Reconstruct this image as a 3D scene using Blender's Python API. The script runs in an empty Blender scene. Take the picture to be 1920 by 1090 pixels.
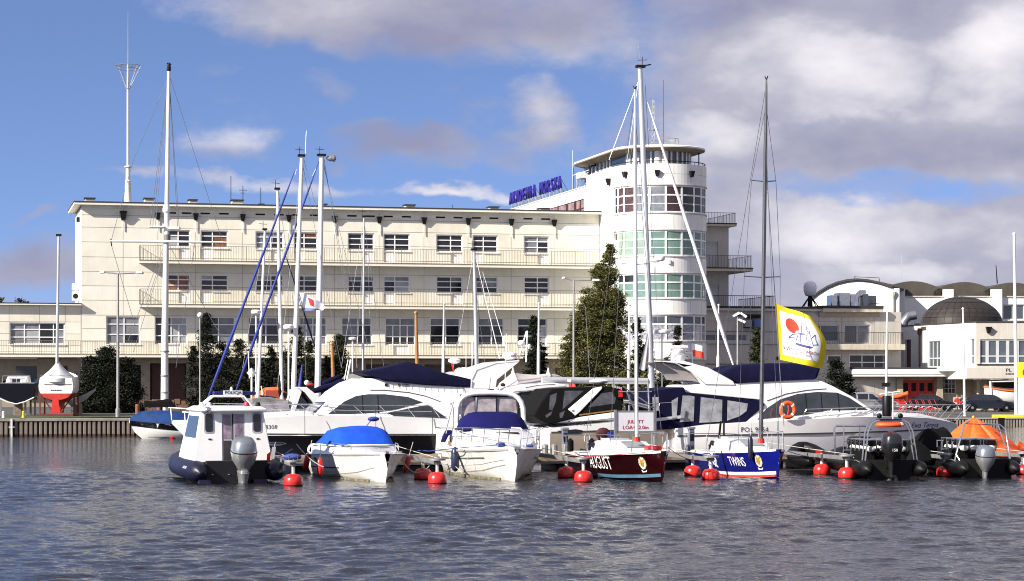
import bpy, bmesh, math, random
import numpy as np
from mathutils import Vector, Matrix
from mathutils.geometry import tessellate_polygon
R = math.radians
random.seed(7)
SC = bpy.context.scene
COL = SC.collection
FPX, CX, HY, CAMH = 4150.0, 960.0, 715.0, 3.1     # focal length in photo pixels, optical axis, horizon row, eye height above the water
cam_d = bpy.data.cameras.new('camera')
cam = bpy.data.objects.new('camera', cam_d)
COL.objects.link(cam)
cam.location = (0, 0, CAMH)
cam.rotation_euler = (R(90), 0, 0)
cam_d.sensor_width = 36.0
cam_d.lens = 36.0 * FPX / 1920.0
cam_d.shift_y = (HY - 545.0) / 1920.0
cam_d.clip_start = 0.5
cam_d.clip_end = 6000
SC.camera = cam
SUN_AZ, SUN_EL = 55.0, 30.0          # degrees left of "behind the camera", and above the horizon
sun_dir = Vector((-math.sin(R(SUN_AZ)) * math.cos(R(SUN_EL)), -math.cos(R(SUN_AZ)) * math.cos(R(SUN_EL)), math.sin(R(SUN_EL))))
sl = bpy.data.lights.new('sun', 'SUN')
sl.energy = 5.0
sl.angle = R(0.53)
sl.color = (1.0, 0.93, 0.82)
so = bpy.data.objects.new('sun', sl)
COL.objects.link(so)
so.location = (-60, -40, 60)
so.rotation_euler = sun_dir.to_track_quat('Z', 'Y').to_euler()
SC.cycles.pixel_filter_type = 'BLACKMAN_HARRIS'
SC.cycles.filter_width = 1.05
SC.view_settings.view_transform = 'Standard'
SC.view_settings.look = 'None'
SC.view_settings.gamma = 1
SC.view_settings.use_curve_mapping = False
SC.view_settings.exposure = 0.95
W = bpy.data.worlds.new('World')
SC.world = W
W.use_nodes = True
NT = W.node_tree
NT.nodes.clear()
def wn(t, **k):
 n = NT.nodes.new(t)
 for a, b in k.items():
  setattr(n, a, b)
 return n
def wl(a, b):
 NT.links.new(a, b)
def wm(op, a, b=None, c=None, clamp=False):
 n = wn('ShaderNodeMath', operation=op)
 n.use_clamp = clamp
 for i, q in enumerate((a, b, c)):
  if q is None:
   continue
  if isinstance(q, (int, float)):
   n.inputs[i].default_value = q
  else:
   wl(q, n.inputs[i])
 return n.outputs[0]
def build_sky():
 tc = wn('ShaderNodeTexCoord')
 sep = wn('ShaderNodeSeparateXYZ')
 wl(tc.outputs['Generated'], sep.inputs[0])
 x, y, z = sep.outputs
 comb = wn('ShaderNodeCombineXYZ')
 wl(x, comb.inputs[0]); wl(y, comb.inputs[1])
 wl(wm('ADD', wm('MULTIPLY', z, 2.0), 0.16), comb.inputs[2])
 nrm = wn('ShaderNodeVectorMath', operation='NORMALIZE')
 wl(comb.outputs[0], nrm.inputs[0])
 sky = wn('ShaderNodeTexSky', sky_type='NISHITA')
 sky.sun_disc = False
 sky.sun_elevation = R(SUN_EL)
 sky.sun_rotation = math.atan2(sun_dir.x, sun_dir.y)
 sky.air_density = 1.0
 sky.dust_density = 0.35
 sky.ozone_density = 2.4
 wl(nrm.outputs[0], sky.inputs['Vector'])
 tint = wn('ShaderNodeMix', data_type='RGBA', blend_type='MULTIPLY')
 tint.inputs['Factor'].default_value = 1.0
 wl(sky.outputs[0], tint.inputs['A'])
 tint.inputs['B'].default_value = (1.16, 1.14, 1.36, 1)
 hor = wm('SQRT', wm('ADD', wm('MULTIPLY', x, x), wm('MULTIPLY', y, y)))
 a0 = wm('DIVIDE', x, wm('MAXIMUM', wm('ABSOLUTE', y), 0.08))
 e0 = wm('DIVIDE', z, wm('MAXIMUM', hor, 0.05))
 st = wn('ShaderNodeCombineXYZ')
 wl(x, st.inputs[0]); wl(y, st.inputs[1]); wl(wm('MULTIPLY', z, 1.9), st.inputs[2])
 def noise(scale, detail, rough, off):
  m = wn('ShaderNodeMapping'); m.inputs['Location'].default_value = off
  wl(st.outputs[0], m.inputs[0])
  n = wn('ShaderNodeTexNoise'); n.inputs['Scale'].default_value = scale
  n.inputs['Detail'].default_value = detail; n.inputs['Roughness'].default_value = rough
  wl(m.outputs[0], n.inputs['Vector'])
  return n
 nw = noise(14, 5, 0.55, (3.1, 0.7, 1.9))
 sw = wn('ShaderNodeSeparateColor'); wl(nw.outputs['Color'], sw.inputs[0])
 a = wm('ADD', a0, wm('MULTIPLY', wm('SUBTRACT', sw.outputs[0], 0.5), 0.085))
 e = wm('ADD', e0, wm('MULTIPLY', wm('SUBTRACT', sw.outputs[1], 0.5), 0.045))
 nf = noise(23, 9, 0.6, (0.3, 4.2, 2.2)).outputs[0]
 nb = noise(7.5, 5, 0.5, (5.3, 1.2, 0.4)).outputs[0]
 nh = noise(17, 7, 0.55, (8.3, 2.2, 6.4)).outputs[0]
 def blob(px, py, rx, ry, s, tilt=0.0):
  ax = (px - CX) / FPX; ey = (HY - py) / FPX
  da = wm('DIVIDE', wm('SUBTRACT', a, ax), rx / FPX)
  de = wm('DIVIDE', wm('ADD', wm('SUBTRACT', e, ey), wm('MULTIPLY', wm('SUBTRACT', a, ax), tilt)), ry / FPX)
  d2 = wm('ADD', wm('MULTIPLY', da, da), wm('MULTIPLY', de, de))
  return wm('MULTIPLY', wm('SUBTRACT', 1.0, d2, clamp=True), s)
 def vmax(l):
  r = l[0]
  for q in l[1:]:
   r = wm('MAXIMUM', r, q)
  return r
 bank = wm('MULTIPLY', wm('ADD', wm('MULTIPLY', wm('SUBTRACT', a, 0.030), 13.0), 0.12), 1.0, clamp=True)
 up = wm('MULTIPLY', wm('SUBTRACT', e, 0.165), 6.0, clamp=True)                 # mixed cloud overhead
 gap = vmax([blob(1640, 358, 420, 34, 0.55, 0.02), blob(1330, 30, 60, 60, 0.1)])
 cov = vmax([wm('MULTIPLY', bank, 0.92), wm('MULTIPLY', up, 0.62),
    blob(760, 30, 560, 118, 0.92, 0.07), blob(1000, 215, 110, 95, 0.62), blob(395, 260, 110, 75, 0.55),
    blob(480, 338, 330, 24, 0.62, 0.03), blob(880, 347, 170, 20, 0.72), blob(800, 275, 290, 46, 0.62, 0.05),
    blob(20, 510, 230, 110, 0.72), blob(60, 408, 120, 12, 0.5), blob(620, 165, 70, 48, 0.42),
    blob(380, 150, 60, 30, 0.25), blob(880, 160, 60, 30, 0.3), blob(650, 300, 50, 14, 0.4)])
 cov = wm('SUBTRACT', cov, gap)
 dens = wm('ADD', wm('MULTIPLY', wm('SUBTRACT', nf, 0.5), 1.15), wm('SUBTRACT', cov, 0.06))
 mr = wn('ShaderNodeMapRange', interpolation_type='SMOOTHSTEP')
 mr.inputs['From Min'].default_value = 0.08; mr.inputs['From Max'].default_value = 0.75
 wl(dens, mr.inputs['Value'])
 alpha = wm('MULTIPLY', mr.outputs[0], 0.97)
 lit = vmax([blob(1560, 130, 260, 110, 0.55), blob(1890, 110, 160, 120, 0.6), blob(985, 195, 90, 60, 0.30), blob(400, 245, 80, 50, 0.6),
    blob(1330, 240, 120, 60, 0.42), blob(1640, 430, 420, 70, 0.45), blob(1700, 510, 120, 40, 0.5), blob(480, 338, 330, 24, 0.5), blob(880, 347, 170, 22, 0.6),
    blob(640, 20, 300, 60, 0.2), blob(1180, 110, 140, 90, 0.25)])
 shade = vmax([blob(1650, 280, 420, 60, 0.5), blob(880, 55, 320, 80, 0.5), blob(1450, 20, 500, 50, .3), blob(800, 275, 290, 46, 0.4), blob(1240, 30, 160, 60, 0.2), blob(0, 520, 230, 90, 0.25)])
 br = wm('ADD', wm('ADD', wm('MULTIPLY', wm('SUBTRACT', nb, 0.5), 1.0), wm('MULTIPLY', wm('SUBTRACT', nh, 0.5), 1.1)), 0.30)
 br = wm('SUBTRACT', wm('ADD', br, wm('MULTIPLY', lit, 0.75)), wm('MULTIPLY', shade, 0.55))
 ramp = wn('ShaderNodeValToRGB')
 cr = ramp.color_ramp
 cr.elements[0].position = 0.0; cr.elements[0].color = (2.35, 2.35, 3.4, 1)
 cr.elements[1].position = 1.0; cr.elements[1].color = (7.4, 7.1, 7.3, 1)
 el = cr.elements.new(0.42); el.color = (3.55, 3.5, 4.25, 1)
 wl(br, ramp.inputs[0])
 mx = wn('ShaderNodeMix', data_type='RGBA')
 wl(alpha, mx.inputs['Factor']); wl(tint.outputs['Result'], mx.inputs['A']); wl(ramp.outputs[0], mx.inputs['B'])
 bg = wn('ShaderNodeBackground')
 bg.inputs['Strength'].default_value = 0.072
 wl(mx.outputs['Result'], bg.inputs['Color'])
 out = wn('ShaderNodeOutputWorld')
 wl(bg.outputs[0], out.inputs['Surface'])
build_sky()
W.cycles.sampling_method = 'AUTOMATIC'
_mats = {}
def M(name, col, rough=0.5, metal=0.0, var=0.10, scale=2.5, bump=0.0, bscale=None, spec=0.5, coat=0.0, streak=0.0, trans=0.0, coord='Object'):
 if name in _mats:
  return _mats[name]
 m = bpy.data.materials.new(name)
 m.use_nodes = True
 nt = m.node_tree
 b = nt.nodes['Principled BSDF']
 L = nt.links.new
 b.inputs['Metallic'].default_value = metal
 b.inputs['Specular IOR Level'].default_value = spec
 b.inputs['Coat Weight'].default_value = coat
 b.inputs['Coat Roughness'].default_value = 0.08
 if trans:
  b.inputs['Transmission Weight'].default_value = trans
 tc = nt.nodes.new('ShaderNodeTexCoord')
 n = nt.nodes.new('ShaderNodeTexNoise')
 n.inputs['Scale'].default_value = scale
 n.inputs['Detail'].default_value = 6
 n.inputs['Roughness'].default_value = 0.65
 L(tc.outputs[coord], n.inputs['Vector'])
 mr = nt.nodes.new('ShaderNodeMapRange')
 mr.inputs['From Min'].default_value = 0.3
 mr.inputs['From Max'].default_value = 0.7
 mr.inputs['To Min'].default_value = 1 - var * 1.5
 mr.inputs['To Max'].default_value = 1 + var
 L(n.outputs[0], mr.inputs['Value'])
 mx = nt.nodes.new('ShaderNodeMix')
 mx.data_type = 'RGBA'; mx.blend_type = 'MULTIPLY'
 mx.inputs['Factor'].default_value = 1
 mx.inputs['A'].default_value = (*col, 1)
 L(mr.outputs[0], mx.inputs['B'])
 last = mx.outputs['Result']
 if streak:
  mp = nt.nodes.new('ShaderNodeMapping')
  mp.inputs['Scale'].default_value = (2.2, 2.2, 0.10)
  L(tc.outputs[coord], mp.inputs[0])
  n2 = nt.nodes.new('ShaderNodeTexNoise')
  n2.inputs['Scale'].default_value = 2.0; n2.inputs['Detail'].default_value = 7; n2.inputs['Roughness'].default_value = 0.7
  L(mp.outputs[0], n2.inputs['Vector'])
  m2 = nt.nodes.new('ShaderNodeMapRange')
  m2.inputs['From Min'].default_value = 0.48; m2.inputs['From Max'].default_value = 0.75
  m2.inputs['To Min'].default_value = 0; m2.inputs['To Max'].default_value = streak
  L(n2.outputs[0], m2.inputs['Value'])
  mx2 = nt.nodes.new('ShaderNodeMix'); mx2.data_type = 'RGBA'
  L(m2.outputs[0], mx2.inputs['Factor']); L(last, mx2.inputs['A'])
  mx2.inputs['B'].default_value = (col[0] * 0.35, col[1] * 0.32, col[2] * 0.28, 1)
  last = mx2.outputs['Result']
 L(last, b.inputs['Base Color'])
 r2 = nt.nodes.new('ShaderNodeMapRange')
 r2.inputs['To Min'].default_value = max(0.02, rough * 0.75)
 r2.inputs['To Max'].default_value = min(1, rough * 1.3)
 L(n.outputs[0], r2.inputs['Value'])
 L(r2.outputs[0], b.inputs['Roughness'])
 if bump:
  bn = nt.nodes.new('ShaderNodeTexNoise')
  bn.inputs['Scale'].default_value = bscale or scale * 6
  bn.inputs['Detail'].default_value = 5
  L(tc.outputs[coord], bn.inputs['Vector'])
  bp = nt.nodes.new('ShaderNodeBump')
  bp.inputs['Strength'].default_value = bump
  bp.inputs['Distance'].default_value = 0.03
  L(bn.outputs[0], bp.inputs['Height'])
  L(bp.outputs[0], b.inputs['Normal'])
 _mats[name] = m
 return m
CREAM = M('cream_render', (0.76, 0.73, 0.625), 0.75, var=0.06, scale=0.6, streak=0.10, bump=0.1, bscale=14)
CREAM2 = M('cream_render_pale', (0.77, 0.745, 0.65), 0.75, var=0.05, scale=0.8, streak=0.08, bump=0.1, bscale=14)
CREAM3 = M('cream_render_warm', (0.735, 0.70, 0.585), 0.75, var=0.06, scale=0.7, streak=0.12, bump=0.1, bscale=14)
JOINT = M('joint_mortar', (0.42, 0.39, 0.32), 0.9)
WHITE_R = M('white_render', (0.80, 0.79, 0.76), 0.7, var=0.05, scale=0.5, streak=0.12, bump=0.08, bscale=12)
GREY_SHADE_R = M('grey_render_and_shade', (0.50, 0.47, 0.42), 0.8, var=0.08, scale=0.5, streak=0.3)  # grey trim; also shade painted onto walls turned from the sun
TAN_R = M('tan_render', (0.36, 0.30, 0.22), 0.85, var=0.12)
SLABM = M('balcony_concrete', (0.58, 0.53, 0.42), 0.8, var=0.1, streak=0.35)
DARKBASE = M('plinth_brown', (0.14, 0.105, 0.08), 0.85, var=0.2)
ROOFD = M('roof_felt', (0.035, 0.033, 0.033), 0.85, var=0.2)
VAULT = M('vault_roof', (0.062, 0.054, 0.044), 0.75, var=0.2, scale=1.2)
DOMEM = M('dome_bronze', (0.036, 0.031, 0.029), 0.55, var=0.35, scale=1.5, metal=0.15, spec=.3)
WFRAME = M('white_window_frame', (0.82, 0.82, 0.81), 0.45, var=0.04)
GFRAME = M('grey_window_frame', (0.48, 0.49, 0.49), 0.5, var=0.05)
BLACK = M('black_iron', (0.007, 0.0065, 0.0065), 0.6, var=0.3, spec=.25)
RAILM = M('railing_paint', (0.20, 0.17, 0.13), 0.55, var=0.15)
RAILD = M('railing_dark', (0.06, 0.055, 0.05), 0.5, var=0.15)
G_DARK = M('glass_dark', (0.018, 0.020, 0.026), 0.05, var=0.3, scale=0.8, spec=0.7)
G_GREY = M('glass_curtain', (0.20, 0.21, 0.23), 0.10, var=0.25, scale=1.5, spec=0.6)
G_PALE = M('glass_blind', (0.36, 0.37, 0.38), 0.15, var=0.12, scale=1.5, spec=0.6)
G_BROWN = M('glass_wood_blind', (0.22, 0.095, 0.045), 0.2, var=0.3, scale=4, spec=0.5)
G_GREEN = M('glass_green_blind', (0.15, 0.245, 0.205), 0.12, var=0.2, scale=0.8, spec=0.7)
G_GREEN2 = M('glass_green_pale', (0.25, 0.34, 0.275), 0.08, var=0.2, scale=0.8, spec=0.7)
G_BLUE = M('glass_blue_grey', (0.075, 0.09, 0.11), 0.06, var=0.3, scale=0.5, spec=0.8)
G_YACHT = M('glass_tinted', (0.035, 0.042, 0.050), 0.04, var=0.3, scale=1.0, spec=0.8)
CONC = M('quay_concrete', (0.30, 0.275, 0.24), 0.9, var=0.2, scale=1.2, streak=0.4)
PILE = M('sheet_pile', (0.26, 0.225, 0.19), 0.85, var=0.25, scale=2, streak=0.6)
RUST = M('rusty_steel', (0.075, 0.035, 0.022), 0.9, var=0.4, scale=4)
GEL = M('white_gelcoat', (0.80, 0.80, 0.80), 0.22, var=0.035, scale=1.5, coat=0.3, streak=.05)
GEL2 = M('cream_gelcoat', (0.80, 0.785, 0.75), 0.28, var=0.04, scale=2, coat=0.2, streak=0.08)
GELG = M('grey_deck', (0.36, 0.37, 0.39), 0.6, var=0.1)
GELT = M('taupe_gelcoat', (0.33, 0.28, 0.23), 0.2, var=0.05, coat=0.4)
BLKH = M('black_hull', (0.005, 0.0045, 0.0055), 0.14, var=0.2, spec=.3)
NAVY = M('navy_canvas', (0.0045, 0.0045, 0.026), 0.9, var=0.25, scale=3, bump=0.7, bscale=2.6, spec=.12)
BLUEC = M('blue_canvas', (0.012, 0.075, 0.52), 0.75, var=0.12, scale=3, bump=0.2, bscale=5, spec=.12)
TARPB = M('blue_tarp', (0.012, 0.042, 0.16), 0.6, var=0.25, scale=3, bump=0.4, bscale=4, spec=.12)
BLKC = M('black_canvas', (0.005, 0.005, 0.005), 0.8, var=0.2, bump=0.25, bscale=6, spec=.12)
GREYC = M('grey_tarp', (0.17, 0.17, 0.16), 0.75, var=0.2, bump=0.4, bscale=3)
TAUPEC = M('taupe_tarp', (0.46, 0.42, 0.42), 0.75, var=0.1, bump=0.4, bscale=3)
ORANGE = M('orange_canvas', (0.85, 0.115, 0.012), 0.6, var=0.12, scale=3, bump=0.4, bscale=4)
ORANGED = M('orange_faded', (0.72, 0.13, 0.03), 0.6, var=0.2, scale=3)
REDB = M('red_buoy_plastic', (0.60, 0.022, 0.018), 0.3, var=0.12, scale=4, coat=0.2)
REDP = M('red_paint', (0.55, 0.02, 0.015), 0.45, var=0.12, scale=2)
WHITEP = M('white_paint', (0.78, 0.78, 0.77), 0.4, var=0.06, scale=3)
MASTW = M('white_mast', (0.74, 0.74, 0.74), 0.35, var=0.06, scale=1.5)
ALU = M('mast_aluminium', (0.62, 0.63, 0.65), 0.35, metal=0.55, var=0.06)
ALUD = M('mast_dark', (0.16, 0.16, 0.165), 0.35, metal=0.6, var=0.1)
STEEL = M('stainless', (0.60, 0.60, 0.61), 0.22, metal=0.9, var=0.08)
SHINY = M('shiny_duct', (0.72, 0.72, 0.70), 0.22, metal=0.95, var=0.1, scale=2, bump=0.5, bscale=3)
GALV = M('galvanised', (0.28, 0.28, 0.285), 0.5, metal=0.5, var=0.15, scale=4)
WIRE = M('rigging_wire', (0.22, 0.22, 0.24), 0.4, metal=0.6)
ROPE = M('rope', (0.45, 0.43, 0.40), 0.8)
ROPEB = M('blue_rope', (0.03, 0.06, 0.25), 0.8)
ROPER = M('red_rope', (0.45, 0.03, 0.03), 0.8)
TIMBER = M('pontoon_timber', (0.24, 0.17, 0.115), 0.85, var=0.25, scale=5)
WOODM = M('varnished_wood', (0.36, 0.17, 0.05), 0.35, var=0.15, scale=5, coat=0.3)
BLUESAIL = M('blue_sail_cover', (0.013, 0.03, 0.24), 0.7, var=0.2, scale=4)
MAROON = M('maroon_hull', (0.011, 0.0008, 0.0015), 0.14, var=0.1, coat=0.5)
BLUEH = M('royal_blue_hull', (0.0045, 0.007, 0.125), 0.16, var=0.1, coat=0.5)
REDBOOT = M('red_antifouling', (0.50, 0.035, 0.02), 0.6, var=0.2, streak=0.2)
BLUEBOOT = M('blue_boot_top', (0.06, 0.14, 0.21), 0.5, var=0.2)
RUBBER = M('black_rubber', (0.004, 0.004, 0.0045), 0.45, var=0.2, spec=.25)
NAVYTUBE = M('navy_hypalon', (0.007, 0.0075, 0.026), 0.42, var=0.15, spec=.4)
SILVER = M('silver_cowling', (0.55, 0.56, 0.57), 0.28, metal=0.75, var=0.06)
SILVERD = M('steel_cowling', (0.26, 0.28, 0.32), 0.32, metal=0.6, var=0.06)
SIGNBLUE = M('sign_blue', (0.026, 0.018, 0.24), 0.45, var=0.1)
YELLOWF = M('yellow_flag', (0.80, 0.62, 0.012), 0.7, var=0.06)
WHITEF = M('white_flag_cloth', (0.78, 0.78, 0.82), 0.75, var=0.05)
REDF = M('red_print', (0.80, 0.045, 0.02), 0.7, var=0.05)
INK = M('dark_print', (0.03, 0.028, 0.06), 0.6)
INKB = M('blue_print', (0.05, 0.05, 0.25), 0.6)
INKR = M('maroon_print', (0.25, 0.02, 0.05), 0.6)
GOLD = M('gold_print', (0.34, 0.21, 0.03), 0.5, var=0.5, scale=20)
WHITEPRINT = M('white_print', (0.80, 0.80, 0.80), 0.5)
YELLOWP = M('yellow_paint', (0.80, 0.62, 0.02), 0.5, var=0.1)
GRASSM = M('lawn', (0.055, 0.075, 0.02), 0.9, var=0.4, scale=3)
ASPH = M('asphalt', (0.075, 0.07, 0.066), 0.9, var=0.2, scale=0.8)
BARK = M('bark', (0.06, 0.045, 0.035), 0.9, var=0.3, scale=6)
CARSILVER = M('car_silver', (0.42, 0.43, 0.44), 0.25, metal=0.6, var=0.03, coat=0.5)
CARBLACK = M('car_black', (0.008, 0.008, 0.011), 0.12, var=0.03, coat=0.8)
CARNAVY = M('car_dark_blue', (0.010, 0.013, 0.026), 0.12, var=0.03, coat=0.8)
HUBM = M('wheel_rim', (0.35, 0.35, 0.36), 0.35, metal=0.7)
CLEARV = M('clear_vinyl', (0.30, 0.31, 0.33), 0.08, var=0.35, scale=2.5, spec=0.7)
SEATW = M('white_vinyl', (0.62, 0.61, 0.60), 0.5)
SKIN = M('skin', (0.45, 0.26, 0.18), 0.6)
def leafmat(name, c1, c2):
 m = bpy.data.materials.new(name)
 m.use_nodes = True
 nt = m.node_tree
 b = nt.nodes['Principled BSDF']
 g = nt.nodes.new('ShaderNodeNewGeometry')
 r = nt.nodes.new('ShaderNodeValToRGB')
 r.color_ramp.elements[0].color = (*c1, 1)
 r.color_ramp.elements[1].color = (*c2, 1)
 nt.links.new(g.outputs['Random Per Island'], r.inputs[0])
 nt.links.new(r.outputs[0], b.inputs['Base Color'])
 b.inputs['Roughness'].default_value = 0.7
 b.inputs['Specular IOR Level'].default_value = 0.2
 return m
LEAF_DARK = leafmat('dark_needles', (0.005, 0.007, 0.004), (0.018, 0.024, 0.011))
LEAF_SPRUCE = leafmat('spruce_needles', (0.012, 0.016, 0.007), (0.045, 0.050, 0.018))
LEAF_MID = leafmat('larch_leaves', (0.022, 0.030, 0.008), (0.15, 0.14, 0.042))
class MB:
 def __init__(s, *mats):
  s.v = []; s.f = []; s.m = []; s.mats = list(mats); s.cur = 0
 def use(s, mat):
  if mat not in s.mats:
   s.mats.append(mat)
  s.cur = s.mats.index(mat)
  return s
 def add(s, vs, fs):
  o = len(s.v)
  s.v.extend([tuple(p) for p in vs])
  for f in fs:
   s.f.append(tuple(i + o for i in f)); s.m.append(s.cur)
  return s
 def box(s, x0, x1, y0, y1, z0, z1):
  return s.add([(x0, y0, z0), (x1, y0, z0), (x1, y1, z0), (x0, y1, z0), (x0, y0, z1), (x1, y0, z1), (x1, y1, z1), (x0, y1, z1)],
     [(0, 3, 2, 1), (4, 5, 6, 7), (0, 1, 5, 4), (1, 2, 6, 5), (2, 3, 7, 6), (3, 0, 4, 7)])
 def hexa(s, b, t):
  """box with free corners: bottom four and top four points, both counter-clockwise."""
  return s.add(list(b) + list(t), [(0, 3, 2, 1), (4, 5, 6, 7), (0, 1, 5, 4), (1, 2, 6, 5), (2, 3, 7, 6), (3, 0, 4, 7)])
 def tube(s, pts, r, n=6, r1=None, cap=True, closed=False):
  pts = [Vector(p) for p in pts]
  N = len(pts)
  rs = r if isinstance(r, (list, tuple)) else [r + ((r1 if r1 is not None else r) - r) * i / max(1, N - 1) for i in range(N)]
  ref = None
  vs = []; fs = []
  for i, p in enumerate(pts):
   if closed:
    t = (pts[(i + 1) % N] - pts[i - 1])
   else:
    t = pts[min(N - 1, i + 1)] - pts[max(0, i - 1)]
   if t.length < 1e-9:
    t = Vector((0, 0, 1))
   t.normalize()
   if ref is None:
    ref = Vector((0, 0, 1)) if abs(t.z) < 0.9 else Vector((1, 0, 0))
   a = t.cross(ref)
   if a.length < 1e-6:
    a = t.orthogonal()
   a.normalize()
   b = a.cross(t).normalized()
   ref = b
   for k in range(n):
    q = 2 * math.pi * k / n
    vs.append(p + (a * math.cos(q) + b * math.sin(q)) * rs[i])
  for i in range(N if closed else N - 1):
   j = (i + 1) % N
   for k in range(n):
    l = (k + 1) % n
    fs.append((i * n + k, i * n + l, j * n + l, j * n + k))
  if cap and not closed:
   fs.append(tuple(range(n))[::-1]); fs.append(tuple((N - 1) * n + k for k in range(n)))
  return s.add(vs, fs)
 def lathe(s, prof, n=16, c=(0, 0, 0), a0=0.0, a1=2 * math.pi, cap=True):
  """prof: (radius, z) from bottom to top, about a vertical axis at c."""
  full = abs(a1 - a0 - 2 * math.pi) < 1e-6
  m = n if full else n + 1
  vs = []; fs = []
  for (r, z) in prof:
   for k in range(m):
    q = a0 + (a1 - a0) * k / n
    vs.append((c[0] + r * math.cos(q), c[1] + r * math.sin(q), c[2] + z))
  for i in range(len(prof) - 1):
   for k in range(n):
    l = (k + 1) % m
    fs.append((i * m + k, i * m + l, (i + 1) * m + l, (i + 1) * m + k))
  if cap and full:
   if prof[0][0] > 1e-4:
    fs.append(tuple(range(m))[::-1])
   if prof[-1][0] > 1e-4:
    fs.append(tuple((len(prof) - 1) * m + k for k in range(m)))
  return s.add(vs, fs)
 def ball(s, c, r, nu=12, nv=8):
  if not isinstance(r, (tuple, list)):
   r = (r, r, r)
  vs = []; fs = []
  for i in range(nv + 1):
   p = math.pi * i / nv
   for k in range(nu):
    q = 2 * math.pi * k / nu
    vs.append((c[0] + r[0] * math.sin(p) * math.cos(q), c[1] + r[1] * math.sin(p) * math.sin(q), c[2] - r[2] * math.cos(p)))
  for i in range(nv):
   for k in range(nu):
    l = (k + 1) % nu
    fs.append((i * nu + k, i * nu + l, (i + 1) * nu + l, (i + 1) * nu + k))
  return s.add(vs, fs)
 def prism(s, poly, z0, z1):
  """plan polygon (x, y) extruded in z."""
  n = len(poly)
  vs = [(x, y, z0) for x, y in poly] + [(x, y, z1) for x, y in poly]
  fs = [tuple(range(n))[::-1], tuple(range(n, 2 * n))]
  fs += [(i, (i + 1) % n, (i + 1) % n + n, i + n) for i in range(n)]
  return s.add(vs, fs)
 def wallpoly(s, poly, y0, y1):
  """elevation polygon (x, z) extruded in y."""
  n = len(poly)
  vs = [(x, y0, z) for x, z in poly] + [(x, y1, z) for x, z in poly]
  fs = [tuple(range(n)), tuple(range(n, 2 * n))[::-1]]
  fs += [(i, (i + 1) % n, (i + 1) % n + n, i + n) for i in range(n)]
  return s.add(vs, fs)
 def slab(s, poly, w, cap=True):
  """side silhouette (x, z); half width w(x, z): a body with both sides and the rim between them."""
  n = len(poly)
  L = [(x, w(x, z), z) for x, z in poly]; Rr = [(x, -w(x, z), z) for x, z in poly]
  tris = tessellate_polygon([[Vector((x, z, 0)) for x, z in poly]])
  fs = []
  if cap:
   fs += [tuple(t) for t in tris] + [tuple(i + n for i in t[::-1]) for t in tris]
  fs += [(i, (i + 1) % n, (i + 1) % n + n, i + n) for i in range(n)]
  return s.add(L + Rr, fs)
 def skinpanel(s, poly, w, side, off=0.012, th=0.03):
  """a pane lying on one side (+1 / -1) of a slab body, off proud of it."""
  n = len(poly)
  A = [(x, side * (w(x, z) + off), z) for x, z in poly]; B = [(x, side * (w(x, z) - th), z) for x, z in poly]
  tris = tessellate_polygon([[Vector((x, z, 0)) for x, z in poly]])
  fs = [tuple(t) for t in tris] + [tuple(i + n for i in t[::-1]) for t in tris]
  fs += [(i, (i + 1) % n, (i + 1) % n + n, i + n) for i in range(n)]
  return s.add(A + B, fs)
 def loft(s, secs, closed=False, cap0=False, cap1=False):
  n = len(secs[0]); vs = [p for q in secs for p in q]; fs = []
  for i in range(len(secs) - 1):
   for k in range(n if closed else n - 1):
    l = (k + 1) % n
    fs.append((i * n + k, i * n + l, (i + 1) * n + l, (i + 1) * n + k))
  if cap0:
   fs.append(tuple(range(n))[::-1])
  if cap1:
   fs.append(tuple((len(secs) - 1) * n + k for k in range(n)))
  return s.add(vs, fs)
 def sheet(s, fn, nu, nv, th=0.0):
  vs = [fn(i / nu, j / nv) for j in range(nv + 1) for i in range(nu + 1)]
  fs = [(j * (nu + 1) + i, j * (nu + 1) + i + 1, (j + 1) * (nu + 1) + i + 1, (j + 1) * (nu + 1) + i) for j in range(nv) for i in range(nu)]
  return s.add(vs, fs)
 def mesh(s, name, smooth=None):
  me = bpy.data.meshes.new(name)
  me.from_pydata(s.v, [], s.f)
  for m in s.mats:
   me.materials.append(m)
  if len(s.mats) > 1:
   me.polygons.foreach_set('material_index', s.m)
  bm = bmesh.new(); bm.from_mesh(me)
  bmesh.ops.recalc_face_normals(bm, faces=bm.faces)
  bm.to_mesh(me); bm.free()
  if smooth:
   me.polygons.foreach_set('use_smooth', [True] * len(me.polygons))
   me.set_sharp_from_angle(angle=R(smooth))
  me.update()
  return me
def link(name, data, parent=None, loc=None, rz=0.0, label=None, cat=None, group=None, kind=None):
 o = bpy.data.objects.new(name, data)
 COL.objects.link(o)
 if parent is not None:
  o.parent = parent
 if loc is not None:
  o.location = loc
 if rz:
  o.rotation_euler = (0, 0, rz)
 for k, v in (('label', label), ('category', cat), ('group', group), ('kind', kind)):
  if v:
   o[k] = v
 return o
def thing(name, label, cat, loc=(0, 0, 0), rz=0.0, group=None):
 return link(name, None, None, loc, rz, label, cat, group)
def part(name, mb, parent, smooth=35, label=None, kind=None, bevel=0.0):
 o = link(name, mb.mesh(name, smooth), parent, label=label, kind=kind)
 if bevel:
  b = o.modifiers.new('bevel', 'BEVEL'); b.width = bevel; b.segments = 2; b.limit_method = 'ANGLE'; b.angle_limit = R(40)
 return o
def solo(name, mb, label, cat, loc=(0, 0, 0), rz=0.0, group=None, smooth=35, kind=None):
 return link(name, mb.mesh(name, smooth), None, loc, rz, label, cat, group, kind)
def copy_tree(o, parent=None):
 c = o.copy()
 COL.objects.link(c)
 if parent is not None:
  c.parent = parent
 for ch in [q for q in o.children]:
  copy_tree(ch, c)
 return c
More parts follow.
